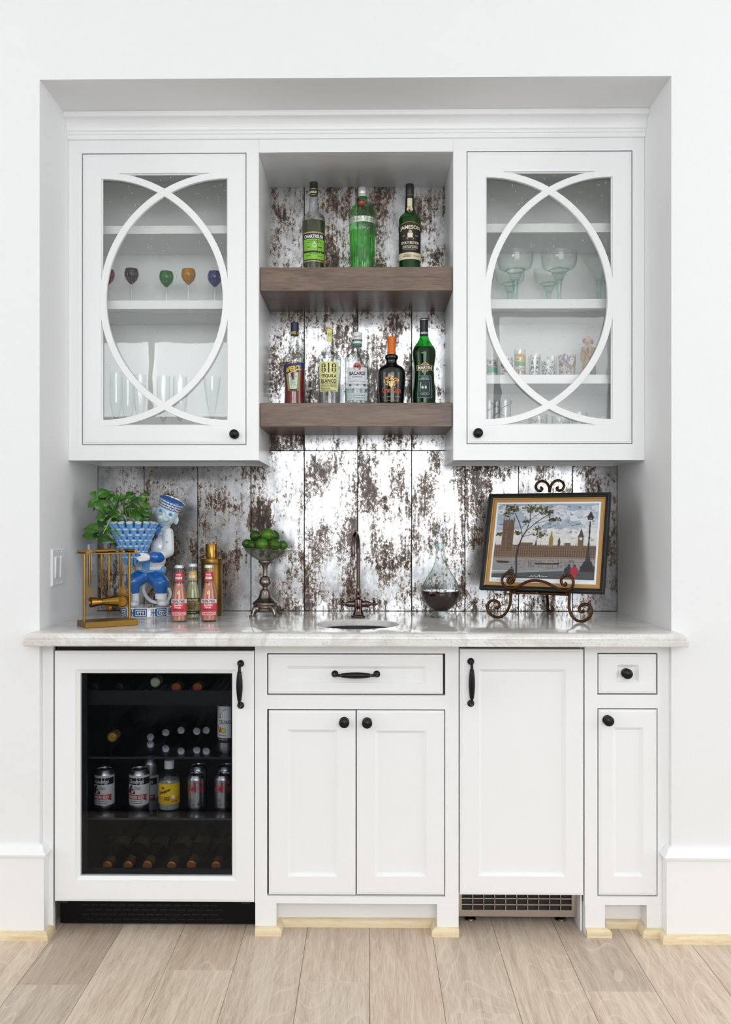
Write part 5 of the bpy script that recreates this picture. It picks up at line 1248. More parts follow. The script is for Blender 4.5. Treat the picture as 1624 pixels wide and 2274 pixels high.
for x, y in ((1232, 335), (1367, 390)):
    c = Z4(x, y, 3.0575); e = MB().ball(c, (0.0060, 0.0035, 0.0060), seg=16).build('eye', paint('4a9ad4', 0.1, 0, 0.6), mk, o)
    MB().ball(c + Vector((0, -0.0026, 0)), (0.0024, 0.0012, 0.0024), seg=10).build('pupil', paint('1d5f9c', 0.1), e, o)
MB().tube([Z4(x, y, 3.0415) for x, y in ((1215, 452), (1240, 470), (1262, 455), (1285, 485), (1318, 490))], 0.0007, 6).build('mouth', paint('7f9db4', 0.3), mk, o)
# cap with brick print
hc = Z4(1352, 300, 3.09); ax = Vector((0.40, -0.10, 0.90)).normalized(); qr_ = Vector((0, 0, 1)).rotation_difference(ax).to_matrix()
hb0, hb1, hh = 0.0365, 0.0455, 0.027
MB().lathe([(0, 0.0), (hb0, 0), (hb0 + 0.0004, 0.002), (hb1, hh), (hb1 * 0.97, hh + 0.003), (hb1 * 0.7, hh + 0.008), (0, hh + 0.009)], 40, c=hc, mat=qr_).build('cap', CER_B, mk, o)
m = MB(); rk = random.Random(4)
def fh(a, v):
    r = hb0 + (hb1 - hb0) * v + 0.0005; return hc + qr_ @ Vector((r * sin(a), -r * cos(a), hh * v))
for row in range(3):
    a = -1.75 + row * 0.13
    while a < 1.75:
        w = rk.choice((0.16, 0.24, 0.32))
        if rk.random() < 0.35 and row < 2: put_rect(m, a, a + 0.10, row / 3 + 0.05, row / 3 + 0.60 if row < 1 else row / 3 + 0.3, fh, 0, 2); a += 0.14
        else: put_rect(m, a, a + w, row / 3 + 0.06, row / 3 + 0.28, fh, 0, 3); a += w + 0.04
tag(m.build('brick_print', CER_W, mk, o, recalc=False), kind='stuff')
# jacket motifs
m = MB()
def motif(x, y, s, Y):
    c = Z4(x, y, Y)
    for d in (Vector((1, 0, 0)), Vector((0, 0, 1))): m.tube([c - d * s, c + d * s], 0.0009, 5)
for x, y, s, Y in ((1232, 680, 0.0055, 3.073), (1315, 772, 0.0055, 3.064), (1258, 905, 0.0055, 3.045), (1145, 745, 0.005, 3.07), (1125, 830, 0.005, 3.068), (930, 1060, 0.005, 3.062), (1295, 625, 0.0012, 3.078), (1205, 860, 0.0012, 3.066), (1320, 685, 0.0012, 3.066), (1380, 640, 0.0012, 3.085), (1215, 775, 0.0012, 3.07), (1320, 965, 0.0012, 3.06), (1105, 1105, 0.0016, 3.06), (1245, 1050, 0.0014, 3.06)): motif(x, y, s, Y)
tag(m.build('flower_motif', paint('5c86b8', 0.2, 0, 0.5), mk, o), kind='stuff')
# basket
BY = 3.035; bc = Z4(850, 510, BY); rim = 0.074; zlo = Z4(850, 1050, BY).z; bh = bc.z - zlo
MB().lathe([(0, 0.0), (0.030, 0.0), (rim - 0.006, bh - 0.001), (rim - 0.0085, bh - 0.001), (0.026, 0.006), (0, 0.006)], 40, c=(bc.x, BY, zlo)).build('basket', CER_B, mk, o)
bk = [c for c in mk.children if c.name.startswith('basket')][0]
rm = MB()
rm.lathe([(0.0060, -0.030), (0.0088, -0.016), (0.0102, 0.0), (0.0100, 0.0015)], 14, mi=0, sm=True)
rm.lathe([(0.0099, 0.0012), (0.0104, 0.0024), (0.0070, 0.0030), (0.0, 0.0028)], 14, mi=1)
proto = None; rows = 7; nper = 17
for row in range(rows):
    zc = bh * (1 - row / rows) + (0.0005 if row == 0 else -0.002); r0 = 0.030 + (rim - 0.030) * (zc / bh)
    for k in range(nper):
        a = 2 * pi * (k + 0.5 * (row % 2)) / nper
        if proto is None: ob = proto = rm.build('reed', [CER_L, CER_W], bk)
        else: ob = proto.copy(); COL.objects.link(ob); ob.parent = bk
        s_ = r0 / rim * 1.12
        ob.scale = (s_ * 0.8, s_ * 1.0, 0.92)
        ob.location = Vector((bc.x + (r0 + 0.0025) * cos(a), BY + (r0 + 0.0025) * sin(a), zlo + zc)) - o
        ob.rotation_euler = (Matrix.Rotation(a, 3, 'Z') @ Matrix.Rotation(0.46, 3, 'Y')).to_euler()
# ---- basil growing in the basket
bl = thing('basil_plant', 'bushy green basil plant growing out of the basket planter', 'plant', (bc.x, BY, bc.z - 0.012)); ob_o = bl.location
MB().lathe([(0, bh - 0.020), (rim - 0.014, bh - 0.020), (rim - 0.0105, bh - 0.013), (0, bh - 0.011)], 32, c=(bc.x, BY, zlo)).build('soil', paint('2a2016', 0.95, var=0.4), bl, ob_o)
lm = MB(); nu, nv = 10, 6
vs = []; fs = []
for i in range(nu + 1):
    tt = i / nu; w = (sin(pi * tt ** 0.72) ** 1.0) * (0.52 - 0.06 * tt) if 0 < i < nu else 0.012
    for j in range(-nv // 2, nv // 2 + 1):
        s_ = j / (nv / 2); x = s_ * w * 0.78
        zc_ = 0.10 * sin(pi * tt) - 0.22 * tt * tt + 0.16 * abs(s_) * w * (1 - 0.3 * abs(s_)) + 0.10 * w * abs(s_) * (1 - abs(s_)) * 3
        vs.append((x, tt - 0.5, zc_))
for i in range(nu):
    for j in range(nv): a = i * (nv + 1) + j; fs.append((a, a + 1, a + nv + 2, a + nv + 1))
lm.add(vs, fs, 0, True)
def leaf_mat(name, c0, c1):
    m_, nt, p, out = newmat(name)
    n = N(nt, 'ShaderNodeTexNoise', Scale=6.0, Detail=3.0); nt.links.new(coords(nt, (1, 1, 1), 9.0), n.inputs['Vector'])
    oi = nt.nodes.new('ShaderNodeObjectInfo'); ad = N(nt, 'ShaderNodeMath', operation='MULTIPLY_ADD'); ad.inputs[1].default_value = 0.55; nt.links.new(oi.outputs['Random'], ad.inputs[0]); 
    sc_ = N(nt, 'ShaderNodeMath', operation='MULTIPLY'); sc_.inputs[1].default_value = 0.5; nt.links.new(n.outputs['Fac'], sc_.inputs[0]); nt.links.new(sc_.outputs[0], ad.inputs[2])
    r = ramp(nt, [(0.2, S(c0)), (0.85, S(c1))], ad.outputs[0]); nt.links.new(r.outputs[0], p.inputs['Base Color']); p.inputs['Roughness'].default_value = 0.27
    p.inputs['Subsurface Weight'].default_value = 0.0
    return m_
M_LEAF = leaf_mat('basil_leaf', '173c08', '4f8a26')
leaves = [(300, 100, 95, 70), (325, 165, 95, 160), (450, 95, 160, 25), (425, 170, 110, 30), (270, 245, 125, 215), (330, 285, 110, 240), (415, 290, 190, -70), (545, 140, 135, -40), (555, 240, 170, -75), (520, 310, 125, -20), (480, 370, 115, 10), (390, 430, 120, 180), (400, 500, 175, 205), (480, 430, 110, 200), (660, 490, 200, -25), (260, 590, 190, 165), (255, 665, 195, 185), (350, 680, 105, -20), (480, 720, 215, -20), (590, 775, 150, -35), (670, 630, 160, -50), (560, 620, 130, -110), (500, 590, 120, 10), (600, 380, 140, -10), (622, 225, 75, -90), (705, 180, 95, 20), (700, 140, 75, 20), (810, 112, 110, 30), (830, 215, 95, 0), (780, 150, 80, 150), (905, 215, 130, -50), (985, 165, 95, 30), (1025, 250, 120, 80), (815, 340, 165, 35), (890, 425, 170, -80), (950, 385, 190, -70), (980, 460, 160, -100), (975, 310, 90, 20), (1050, 370, 125, -30), (1010, 120, 70, 20), (640, 160, 90, 0), (870, 180, 90, -20), (590, 180, 100, 60), (600, 290, 110, 120), (740, 250, 70, 40), (470, 250, 120, 200), (345, 225, 100, 100), (850, 280, 110, -30), (450, 545, 100, 150), (620, 540, 110, -80)]
proto = None; rl = random.Random(12)
for k, (x, y, ln, an) in enumerate(leaves):
    Yl = 3.02 + rl.uniform(-0.055, 0.035) if x < 600 else 3.02 + rl.uniform(-0.04, 0.04)
    c = Z4(x, y, Yl)
    s_ = ln / 6.246 * Yl / F_PX * 1.28
    if proto is None: ob = proto = lm.build('leaf', M_LEAF, bl, recalc=False)
    else: ob = proto.copy(); COL.objects.link(ob)
    ob.location = c - ob_o; ob.scale = (s_, s_, s_)
    # leaf plane faces the room, its long axis (local y) turned to the angle seen in the photo
    rot = Matrix.Rotation(radians(rl.uniform(-25, 25)), 3, 'Z') @ Matrix.Rotation(radians(90 - rl.uniform(5, 42)), 3, 'X') @ Matrix.Rotation(radians(an - 90), 3, 'Z')
    ob.rotation_euler = rot.to_euler()
M_STEM = paint('8aa64e', 0.5)
for (x, y, Yl, bx) in ((385, 220, 3.0, 760), (530, 440, 2.99, 700), (430, 660, 2.975, 640), (700, 180, 3.05, 770), (790, 150, 3.04, 800), (840, 240, 3.03, 820), (985, 170, 3.03, 880), (960, 300, 3.01, 900), (870, 200, 3.05, 850), (610, 230, 3.03, 740)):
    p0 = Z4(bx, 520, 3.035); p1 = Z4(x, y, Yl); md = p0.lerp(p1, 0.5) + Vector((0, 0, 0.012))
    MB().tube(crom([p0, md, p1], 5), 0.0013, 6).build('stem', M_STEM, bl, ob_o)
MB().tube(crom([Z4(530, 440, 2.985), Z4(480, 560, 2.975), Z4(430, 655, 2.97)], 5), 0.0014, 6).build('stem', paint('a9c46a', 0.5), bl, ob_o)

# ---- footed fruit bowl
Yf = 3.10; kf = Yf / F_PX / 3.867; fx = WX(589, Yf)
zf_ = lambda y: WZ(1000 + y / 3.867, Yf, 589) - ZT
SIL = paint('8c8078', 0.25, 1.0); tiltm = Matrix.Rotation(radians(3.2), 3, 'Y')
fs_ = thing('fruit_stand', 'antique silver pedestal stand with wide clear glass bowl', 'fruit bowl', (fx, Yf, ZT))
MB().lathe(smooth_prof([(20 * kf, zf_(1330)), (92 * kf, zf_(1345)), (100 * kf, zf_(1330)), (108 * kf, zf_(1312)), (98 * kf, zf_(1300)), (80 * kf, zf_(1285)), (58 * kf, zf_(1262)), (46 * kf, zf_(1230)), (38 * kf, zf_(1202)), (22 * kf, zf_(1188)), (22 * kf, zf_(1172)), (36 * kf, zf_(1158)), (50 * kf, zf_(1138)), (47 * kf, zf_(1115)), (40 * kf, zf_(1100)), (44 * kf, zf_(1094)), (40 * kf, zf_(1088)), (22 * kf, zf_(1078)), (20 * kf, zf_(1040)), (22 * kf, zf_(1005)), (36 * kf, zf_(980)), (54 * kf, zf_(965)), (56 * kf, zf_(950)), (30 * kf, zf_(948))], 3), 40).build('pedestal', SIL, fs_)
MB().lathe([(70 * kf, zf_(1342)), (94 * kf, zf_(1346)), (99 * kf, zf_(1352)), (97 * kf, zf_(1374)), (92 * kf, zf_(1384)), (80 * kf, zf_(1386)), (60 * kf, zf_(1360))], 40, flute=lambda a, z: 1 + 0.012 * cos(36 * a)).build('drum', SIL, fs_)
for a in (-2.3, -0.85, 0.72, 2.3):
    dx, dy = cos(a), sin(a)
    pts = [Vector((dx * q * kf, dy * q * kf, zf_(y) if y else 0.004)) for q, y in ((88, 1356), (112, 1352), (128, 1368), (138, 1392), (150, 1410))]
    pts.append(Vector((dx * 172 * kf, dy * 172 * kf, 0.0042)))
    MB().tube(crom(pts, 4), [0.010, 0.0105, 0.0105, 0.010, 0.0095, 0.009, 0.0085, 0.008, 0.0075, 0.007, 0.0065, 0.006, 0.0055, 0.005, 0.005, 0.0045, 0.0045, 0.0045, 0.0044, 0.0043, 0.004], 10).build('foot', SIL, fs_)
zb0_ = zf_(955)
bp = [(0, 0.0), (50 * kf, 0.0005), (120 * kf, 0.016), (165 * kf, 0.030), (182 * kf, 0.0395), (230 * kf, 0.044), (278 * kf, 0.0445), (278 * kf, 0.0465), (230 * kf, 0.0462), (180 * kf, 0.042), (160 * kf, 0.033), (115 * kf, 0.0185), (48 * kf, 0.003), (0, 0.0025)]
MB().lathe(bp, 56, c=(0, 0, zb0_), mat=tiltm, flute=lambda a, z: 1 + (0.012 * cos(16 * a) if z > 0.03 else 0)).build('glass_bowl', thin_glass('bowl_glass', (0.88, 0.90, 0.86, 1), edge=5), fs_)
def lime(x, y, Y, rr_, sd):
    rg = random.Random(sd); c = W(500 + x / 3.867, 1000 + y / 3.867, Y)
    m = MB(); pr = []
    for i in range(15):
        a = pi * i / 14; q = rr_ * sin(a); z = -rr_ * 1.10 * cos(a)
        if i in (0, 14): q = 0; z *= 1.06
        if i in (1, 13): q *= 0.85; z *= 1.03
        pr.append((q, z))
    m.lathe(pr, 24)
    t = thing('lime', 'green lime in the pedestal glass bowl', 'lime', c, 'limes in the glass bowl')
    t.rotation_euler = (rg.uniform(-1.2, 1.2), rg.uniform(0.6, 1.6), rg.uniform(0, 6))
    m.build('peel', M_LIME[sd % 3], t)
    MB().lathe([(0, rr_ * 1.175), (0.0022, rr_ * 1.172), (0.003, rr_ * 1.15), (0, rr_ * 1.14)], 8).build('stem_scar', paint('8c8a3c', 0.7), t)
    return t
def lime_mat(i, c0, c1):
    m_, nt, p, out = newmat('lime_peel_%d' % i); n = N(nt, 'ShaderNodeTexNoise', Scale=40.0, Detail=3.0); nt.links.new(coords(nt, (1, 1, 1), 5.0), n.inputs['Vector'])
    r = ramp(nt, [(0.3, S(c0)), (0.7, S(c1))], n.outputs['Fac']); nt.links.new(r.outputs[0], p.inputs['Base Color']); p.inputs['Roughness'].default_value = 0.3
    v = N(nt, 'ShaderNodeTexVoronoi', Scale=420.0); nt.links.new(coords(nt), v.inputs['Vector']); b = N(nt, 'ShaderNodeBump', Strength=0.25, Distance=0.0006); nt.links.new(v.outputs['Distance'], b.inputs['Height']); nt.links.new(b.outputs[0], p.inputs['Normal'])
    return m_
M_LIME = [lime_mat(0, '2b520b', '47771a'), lime_mat(1, '203f08', '365f10'), lime_mat(2, '335f0e', '55851c')]
lspec = [('lime resting against the bowl edge nearest the monkey planter', 188, 802, 3.10, 0.0165, 1), ('lime half sunk between two front limes', 236, 818, 3.085, 0.0165, 4), ('bright lime in the middle of the front row', 317, 806, 3.065, 0.0205, 2), ('lime with pale spot beside the bright middle lime', 430, 810, 3.075, 0.0195, 0), ('lime resting against the bowl edge nearest the tap', 497, 815, 3.10, 0.016, 3), ('dark lime on the second layer of the pile', 262, 735, 3.115, 0.0195, 1), ('big bright lime topping the pile', 367, 728, 3.09, 0.0228, 2), ('lime tucked behind the topmost lime', 418, 735, 3.13, 0.0195, 4), ('lime hidden low at the back of the pile', 340, 790, 3.135, 0.019, 0)]
for lb, x, y, Y, rr_, sd in lspec:
    t_ = lime(x, y, Y, rr_, sd); t_['label'] = 'green ' + lb if not lb.startswith(('dark', 'big', 'bright')) else lb

# ---- tap
Yp = 3.072; tx = WX(796, Yp); BR = paint('6a5a54', 0.16, 1.0)
tp = thing('tap', 'antique bronze gooseneck bar tap with two cross handles', 'tap', (tx, Yp, ZT))
zt_ = lambda y, Y=Yp: WZ(1000 + y / 3.867, Y, 796) - ZT
kk = Yp / F_PX / 3.867
MB().lathe([(0, 0), (62 * kk, 0), (64 * kk, 0.003), (60 * kk, 0.006), (48 * kk, 0.008), (44 * kk, 0.013), (36 * kk, 0.020), (33 * kk, 0.028), (34 * kk, zt_(1352)), (40 * kk, zt_(1348)), (42 * kk, zt_(1320)), (40 * kk, zt_(1295)), (38 * kk, zt_(1280)), (24 * kk, zt_(1272)), (18 * kk, zt_(1268)), (20 * kk, zt_(1262)), (20 * kk, zt_(1246)), (16 * kk, zt_(1240)), (20 * kk, zt_(1222)), (22 * kk, zt_(1205)), (16 * kk, zt_(1182)), (15 * kk, zt_(1178)), (0, zt_(1178))], 28).build('base', BR, tp)
ra = 0.050; zc = zt_(880) + 0.012; lean = Vector((-0.16, -0.987, 0))
arc = [Vector((0, 0, zt_(1180))), Vector((0, 0, zt_(1000)))] + [lean * (ra * (1 - cos(a))) + Vector((0, 0, zc + ra * 1.12 * sin(a))) for a in [pi * i / 16 for i in range(17)]]
arc.append(lean * (2 * ra) + Vector((0, 0, zc - 0.012)))
MB().tube(arc, [0.0062, 0.0062] + [0.0062] * 18, 14).build('spout', BR, tp)
m = MB(); m.lathe([(0.0065, 0), (0.0085, 0.001), (0.0085, 0.004), (0.007, 0.005), (0.0075, 0.012), (0.0085, 0.013), (0.0085, 0.016), (0.0065, 0.017)], 20, c=lean * (2 * ra) + Vector((0, 0, zc - 0.024))); m.build('spout_tip', BR, tp)
MB().lathe([(0.0064, 0), (0.0082, 0.001), (0.0082, 0.003), (0.0070, 0.004), (0.0070, 0.016), (0.0082, 0.017), (0.0082, 0.019), (0.0064, 0.020)], 20, c=(0, 0, zc - 0.016)).build('collar', BR, tp)
zh = zt_(1320)
for s in (-1, 1):
    rt = Matrix.Rotation(s * pi / 2, 3, 'Y')
    h = MB().lathe([(0, 0.012), (26 * kk, 0.012), (28 * kk, 0.020), (24 * kk, 0.026), (28 * kk, 0.030), (28 * kk, 0.034), (18 * kk, 0.040), (12 * kk, 0.044), (14 * kk, 0.047), (14 * kk, 0.060), (9 * kk, 0.063), (10 * kk, 0.065), (0, 0.067)], 20, c=(0, 0, zh), mat=rt).build('handle', BR, tp)
    for k in range(4):
        a = k * pi / 2 + 0.25; d = Vector((0, cos(a), sin(a))); c = Vector((s * 0.054, 0, zh))
        MB().tube([c + d * 0.004, c + d * 0.012, c + d * 0.014, c + d * 0.017, c + d * 0.020, c + d * 0.0215], [0.0032, 0.0028, 0.0042, 0.0052, 0.0040, 0.001], 10).build('prong', BR, h)

# ---- decanter
Yd = 3.075; kd = Yd / F_PX / 3.007; dx_ = WX(979, Yd)
zd = lambda y: WZ(1040 + y / 3.007, Yd, 979) - ZT
dc = thing('decanter', 'cut crystal decanter half full of dark liquor with glass stopper', 'decanter', (dx_, Yd, ZT))
G_CUT = thin_glass('cut_crystal', (0.90, 0.92, 0.92, 1), edge=8)
prd = smooth_prof([(74 * kd, 0.004), (72 * kd, 0.008), (46 * kd, zd(958)), (52 * kd, zd(948)), (84 * kd, zd(922)), (114 * kd, zd(882)), (127 * kd, zd(838)), (125 * kd, zd(800)), (105 * kd, zd(750)), (76 * kd, zd(702)), (48 * kd, zd(650)), (35 * kd, zd(600)), (29 * kd, zd(555)), (34 * kd, zd(530)), (44 * kd, zd(505)), (46 * kd, zd(497))], 4)
rfd = interp(prd)
MB().lathe([(0, 0.0), (72 * kd, 0.0), (74 * kd, 0.002)] + prd + [(40 * kd, zd(497)), (26 * kd, zd(530))], 64, flute=lambda a, z: 1 + (0.022 * (abs(cos(8 * a)) - 0.6) if zd(760) < z < zd(560) else 0)).build('glass', G_CUT, dc)
zl = zd(816); lp = [(max(r - 0.003, 0.001), z) for r, z in prd if zd(948) < z < zl]
MB().lathe([(0, zd(950)), (40 * kd, zd(950))] + lp + [(rfd(zl) - 0.003, zl), (0, zl)], 48).build('liquor', liquid('dark_liquor', (0.030, 0.008, 0.005, 1), 1.0), dc)
m = MB()
for k in range(14):
    for s in (-1, 1):
        pts = []
        for i in range(9):
            q = i / 8; z = zd(930) + (zd(812) - zd(930)) * q; a = 2 * pi * k / 14 + s * 0.62 * q; r = rfd(z) + 0.0001
            pts.append((r * cos(a), r * sin(a), z))
        m.tube(pts, 0.0006, 5)
    a = 2 * pi * k / 14
    m.tube([(rfd(z) * cos(a), rfd(z) * sin(a), z) for z in (zd(806), zd(785), zd(760), zd(735))], [0.0004, 0.0013, 0.0010, 0.0003], 5)
tag(m.build('cut_pattern', thin_glass('cut_lines', (0.75, 0.72, 0.72, 1), edge=3), dc), kind='stuff')
MB().lathe(smooth_prof([(0.0, zd(548)), (20 * kd, zd(540)), (24 * kd, zd(500)), (22 * kd, zd(482)), (30 * kd, zd(468)), (40 * kd, zd(435)), (41 * kd, zd(405)), (30 * kd, zd(372)), (12 * kd, zd(352)), (0, zd(348))], 3), 40, flute=lambda a, z: 1 + (0.05 * (abs(cos(6 * a)) - 0.6) if z > zd(470) else 0)).build('stopper', G_CUT, dc)

# ---- framed print on an easel
BLp = Vector((WX(1064, 3.042), 3.042, 1.0195)); BRp = Vector((WX(1341.5, 2.862), 2.862, 1.0195))
Uf = (BRp - BLp).normalized(); wF = (BRp - BLp).length
nb = Vector((-Uf.y, Uf.x, 0)); nb = nb if nb.y > 0 else -nb
lean_a = radians(18.4); Vf = (nb * sin(lean_a) + Vector((0, 0, 1)) * cos(lean_a)).normalized(); Nf = Uf.cross(Vf); hF = 0.341
def PF(u, v, d=0.0): return BLp + Uf * u + Vf * v + Nf * d
pf = thing('framed_print', 'black framed river and city print leaning on the scroll easel', 'picture', BLp + Uf * wF / 2); o = pf.location
b_ = 0.0155
def ring_rect(i, d): return [PF(i, i, d), PF(wF - i, i, d), PF(wF - i, hF - i, d), PF(i, hF - i, d)]
m = MB(); m.rings([ring_rect(0, -0.020), ring_rect(0, -0.002), ring_rect(0.002, 0.0), ring_rect(0.006, 0.001), ring_rect(0.009, -0.003), ring_rect(b_ - 0.001, -0.006), ring_rect(b_, -0.007), ring_rect(b_, -0.018)], 0, True, False, False, False)
m.build('frame', paint('121214', 0.5), pf, o)
MB().rings([ring_rect(b_ - 0.0002, -0.0062), ring_rect(b_ + 0.0022, -0.0072), ring_rect(b_ + 0.0022, -0.012), ring_rect(b_ - 0.0002, -0.012)], 0, True, False, False, False).build('gilt_slip', paint('c09a52', 0.35, 0.7), pf, o)
MB().rings([ring_rect(0.004, -0.019), ring_rect(0.004, -0.0112)], 0, False, True, True, False).build('mount', paint('b98a52', 0.7, var=0.08), pf, o)
i0 = b_ + 0.0022 + 0.0118
m = MB(); m.add([PF(i0, i0, -0.0108), PF(wF - i0, i0, -0.0108), PF(wF - i0, hF - i0, -0.0108), PF(i0, hF - i0, -0.0108)], [(0, 1, 2, 3)]); m.build('paper', paint('eceef2', 0.6), pf, o, recalc=False)
# the print: a painted river front, drawn flat
pu0, pu1, pv0, pv1 = i0 + 0.0065, wF - i0 - 0.0065, i0 + 0.0145, hF - i0 - 0.006
class Flat:
    def __init__(s): s.mb = MB(); s.mats = []; s.k = {}; s.l = 0
    def mi(s, c):
        if c not in s.k: s.k[c] = len(s.mats); s.mats.append(paint(c, 0.6))
        return s.k[c]
    def f(s): 
        d = -0.0106 + 0.00002 * min(s.l, 160)
        return lambda u, v: PF(pu0 + (pu1 - pu0) * u, pv0 + (pv1 - pv0) * v, d)
    def poly(s, p, c): s.l += 1; put_poly(s.mb, p, s.f(), s.mi(c))
    def rect(s, a, b, c_, d, c): s.poly([(a, c_), (b, c_), (b, d), (a, d)], c)
    def line(s, p, w, c): put_line(s.mb, p, w, s.f(), s.mi(c))
    def dot(s, u, v, r, c, ry=None, n=7): put_disc(s.mb, u, v, r, ry or r * 1.3, s.f(), s.mi(c), n)
A = Flat(); ra_ = random.Random(21)
def clampd(u, v, r): return min(max(u, r), 1 - r), min(max(v, r * 1.35), 1 - r * 1.35)
A.rect(0, 1, 0, 1, 'b9c1cc')
for i in range(9): A.rect(0, 1, 0.42 + i * 0.0644, 0.4844 + i * 0.0644, ['d6d3cc', 'd2d2d0', 'cccfd3', 'c4c9d0', 'bcc4cd', 'b2bcc8', 'aab5c3', 'a3afbf', '9caabd'][i])
A.l += 1
for i in range(420):
    r_ = ra_.uniform(0.012, 0.045); u, v = clampd(ra_.uniform(0, 1), ra_.uniform(0.5, 1), r_); A.l = 12 + i % 6
    hz_ = 0.5 + 0.5 * sin(7 * u + 5 * v) * cos(9 * v - 4 * u)
    A.dot(u, v, r_, (['a3adbb', '9aa6b6', 'b0b9c5', 'a9b3c0'] if hz_ < 0.45 else ['c9cfd6', 'd3d6da', 'd9dbdd', 'c4cad2', 'dfdfdf']) [ra_.randrange(4)] if v > 0.66 else ra_.choice(['e0ddd6', 'd8d7d4', 'd0d2d4', 'dcdad5']), r_ * 0.7, 10)
A.l = 20
A.rect(0, 1, 0.25, 0.40, '6d5648'); A.rect(0.0, 0.24, 0.27, 0.44, '77604e')
def tower(u0, u1, v1, c, n=4):
    A.rect(u0, u1, 0.36, v1, c); w = (u1 - u0)
    for i in range(n + 1): A.line([(u0 + w * i / n, 0.36), (u0 + w * i / n, v1)], 0.0035, 'a08468')
    for i in range(6): A.line([(u0, 0.40 + (v1 - 0.40) * i / 6), (u1, 0.40 + (v1 - 0.40) * i / 6)], 0.003, '4a382e')
tower(0.068, 0.182, 0.775, '6b5344', 5)
for u in (0.072, 0.098, 0.125, 0.152, 0.178): A.poly([(u - 0.007, 0.775), (u + 0.007, 0.775), (u, 0.835 if u in (0.072, 0.178) else 0.81)], '5a463a')
A.line([(0.135, 0.80), (0.135, 0.88)], 0.003, '4a4038'); A.poly([(0.135, 0.88), (0.162, 0.872), (0.162, 0.856), (0.135, 0.862)], '3f4452')
A.rect(0.255, 0.385, 0.38, 0.475, '705646'); A.rect(0.70, 0.755, 0.38, 0.475, '6b5344'); A.rect(0.385, 1.0, 0.38, 0.435, '7a6250')
for i in range(90):
    u = 0.0 + i / 89 * 0.985 + 0.005
    if 0.06 < u < 0.19: continue
    A.line([(u, 0.26), (u, 0.44)], 0.0032, '9a7f68' if i % 2 else '4b3930')
for i in range(44):
    u = 0.01 + i / 43 * 0.98; A.poly([(u - 0.004, 0.43), (u + 0.004, 0.43), (u, 0.455 + (0.03 if i % 5 == 0 else 0))], '5f4a3d')
for v in (0.29, 0.325, 0.36, 0.40): A.line([(0.0, v), (1, v)], 0.0035, '524034')
A.rect(0.545, 0.582, 0.42, 0.52, '8f713f'); A.poly([(0.540, 0.52), (0.587, 0.52), (0.572, 0.57), (0.564, 0.65), (0.556, 0.57)], '9a7a3c')
A.rect(0.632, 0.655, 0.42, 0.49, '5a4a40'); A.poly([(0.630, 0.49), (0.657, 0.49), (0.6435, 0.55)], '4a4038'); A.poly([(0.405, 0.43), (0.43, 0.43), (0.4175, 0.53)], '55463c')
A.rect(0.825, 0.876, 0.36, 0.555, '6f5846'); A.poly([(0.820, 0.555), (0.881, 0.555), (0.866, 0.60), (0.852, 0.66), (0.836, 0.60)], '474446'); A.dot(0.8505, 0.53, 0.014, 'ded8c8', 0.018, 12); A.line([(0.8505, 0.66), (0.8505, 0.69)], 0.003, '474446')
A.rect(0, 1, 0.255, 0.285, '8a7262')
A.rect(0, 1, 0.10, 0.26, '8d8a88')
for i in range(170):
    u, v = ra_.uniform(0.02, 0.97), ra_.uniform(0.11, 0.25); w = ra_.uniform(0.006, 0.02); A.line([(u - w, v), (u + w, v)], 0.004, ra_.choice(['b9b9bb', 'cfcfd0', '6a605a', '8f7c6c', 'a29a92', '57504c']))
for i in range(40):
    u = ra_.uniform(0.2, 0.8); A.line([(u, 0.14), (u, 0.245)], 0.004, ra_.choice(['7f6a5a', 'a8a09a', 'c4c2c0']))
A.l += 1
A.poly([(0.03, 0.225), (0.17, 0.222), (0.155, 0.195), (0.05, 0.195)], '3a3230'); A.poly([(0.42, 0.205), (0.67, 0.212), (0.655, 0.185), (0.43, 0.182)], '3a3634'); A.line([(0.52, 0.207), (0.63, 0.211)], 0.008, 'b89a50')
A.poly([(0, 0), (1, 0), (1, 0.16), (0.72, 0.135), (0, 0.075)], '4c4d50'); A.poly([(0, 0.075), (0.72, 0.135), (0.95, 0.155), (0.95, 0.125), (0.72, 0.105), (0, 0.05)], '8f9296')
for i in range(40): u = ra_.uniform(0, 0.97); v = ra_.uniform(0.005, 0.05 + 0.05 * u); A.line([(u, v), (u + 0.03, v + 0.002)], 0.005, ra_.choice(['3a3b3e', '5d5f62', '2c2d30']))
A.l += 1
def figure(u, s, c, leg): A.poly([(u - 0.03 * s, 0.055), (u + 0.03 * s, 0.055), (u + 0.036 * s, 0.13), (u + 0.012 * s, 0.165), (u - 0.014 * s, 0.165), (u - 0.045 * s, 0.125)], c); A.dot(u, 0.178, 0.012, '2a2426', 0.015, 9); A.rect(u - 0.018 * s, u - 0.003 * s, 0.0, 0.06, leg); A.rect(u + 0.003 * s, u + 0.018 * s, 0.0, 0.06, leg)
figure(0.755, 1.0, '33282a', '8a5a34'); figure(0.812, 0.95, 'a02634', 'a83a30')
A.poly([(0.135, 0.06), (0.225, 0.05), (0.225, 0.10), (0.205, 0.125), (0.18, 0.12)], '25262a'); A.dot(0.198, 0.138, 0.011, '25262a', 0.013, 9)
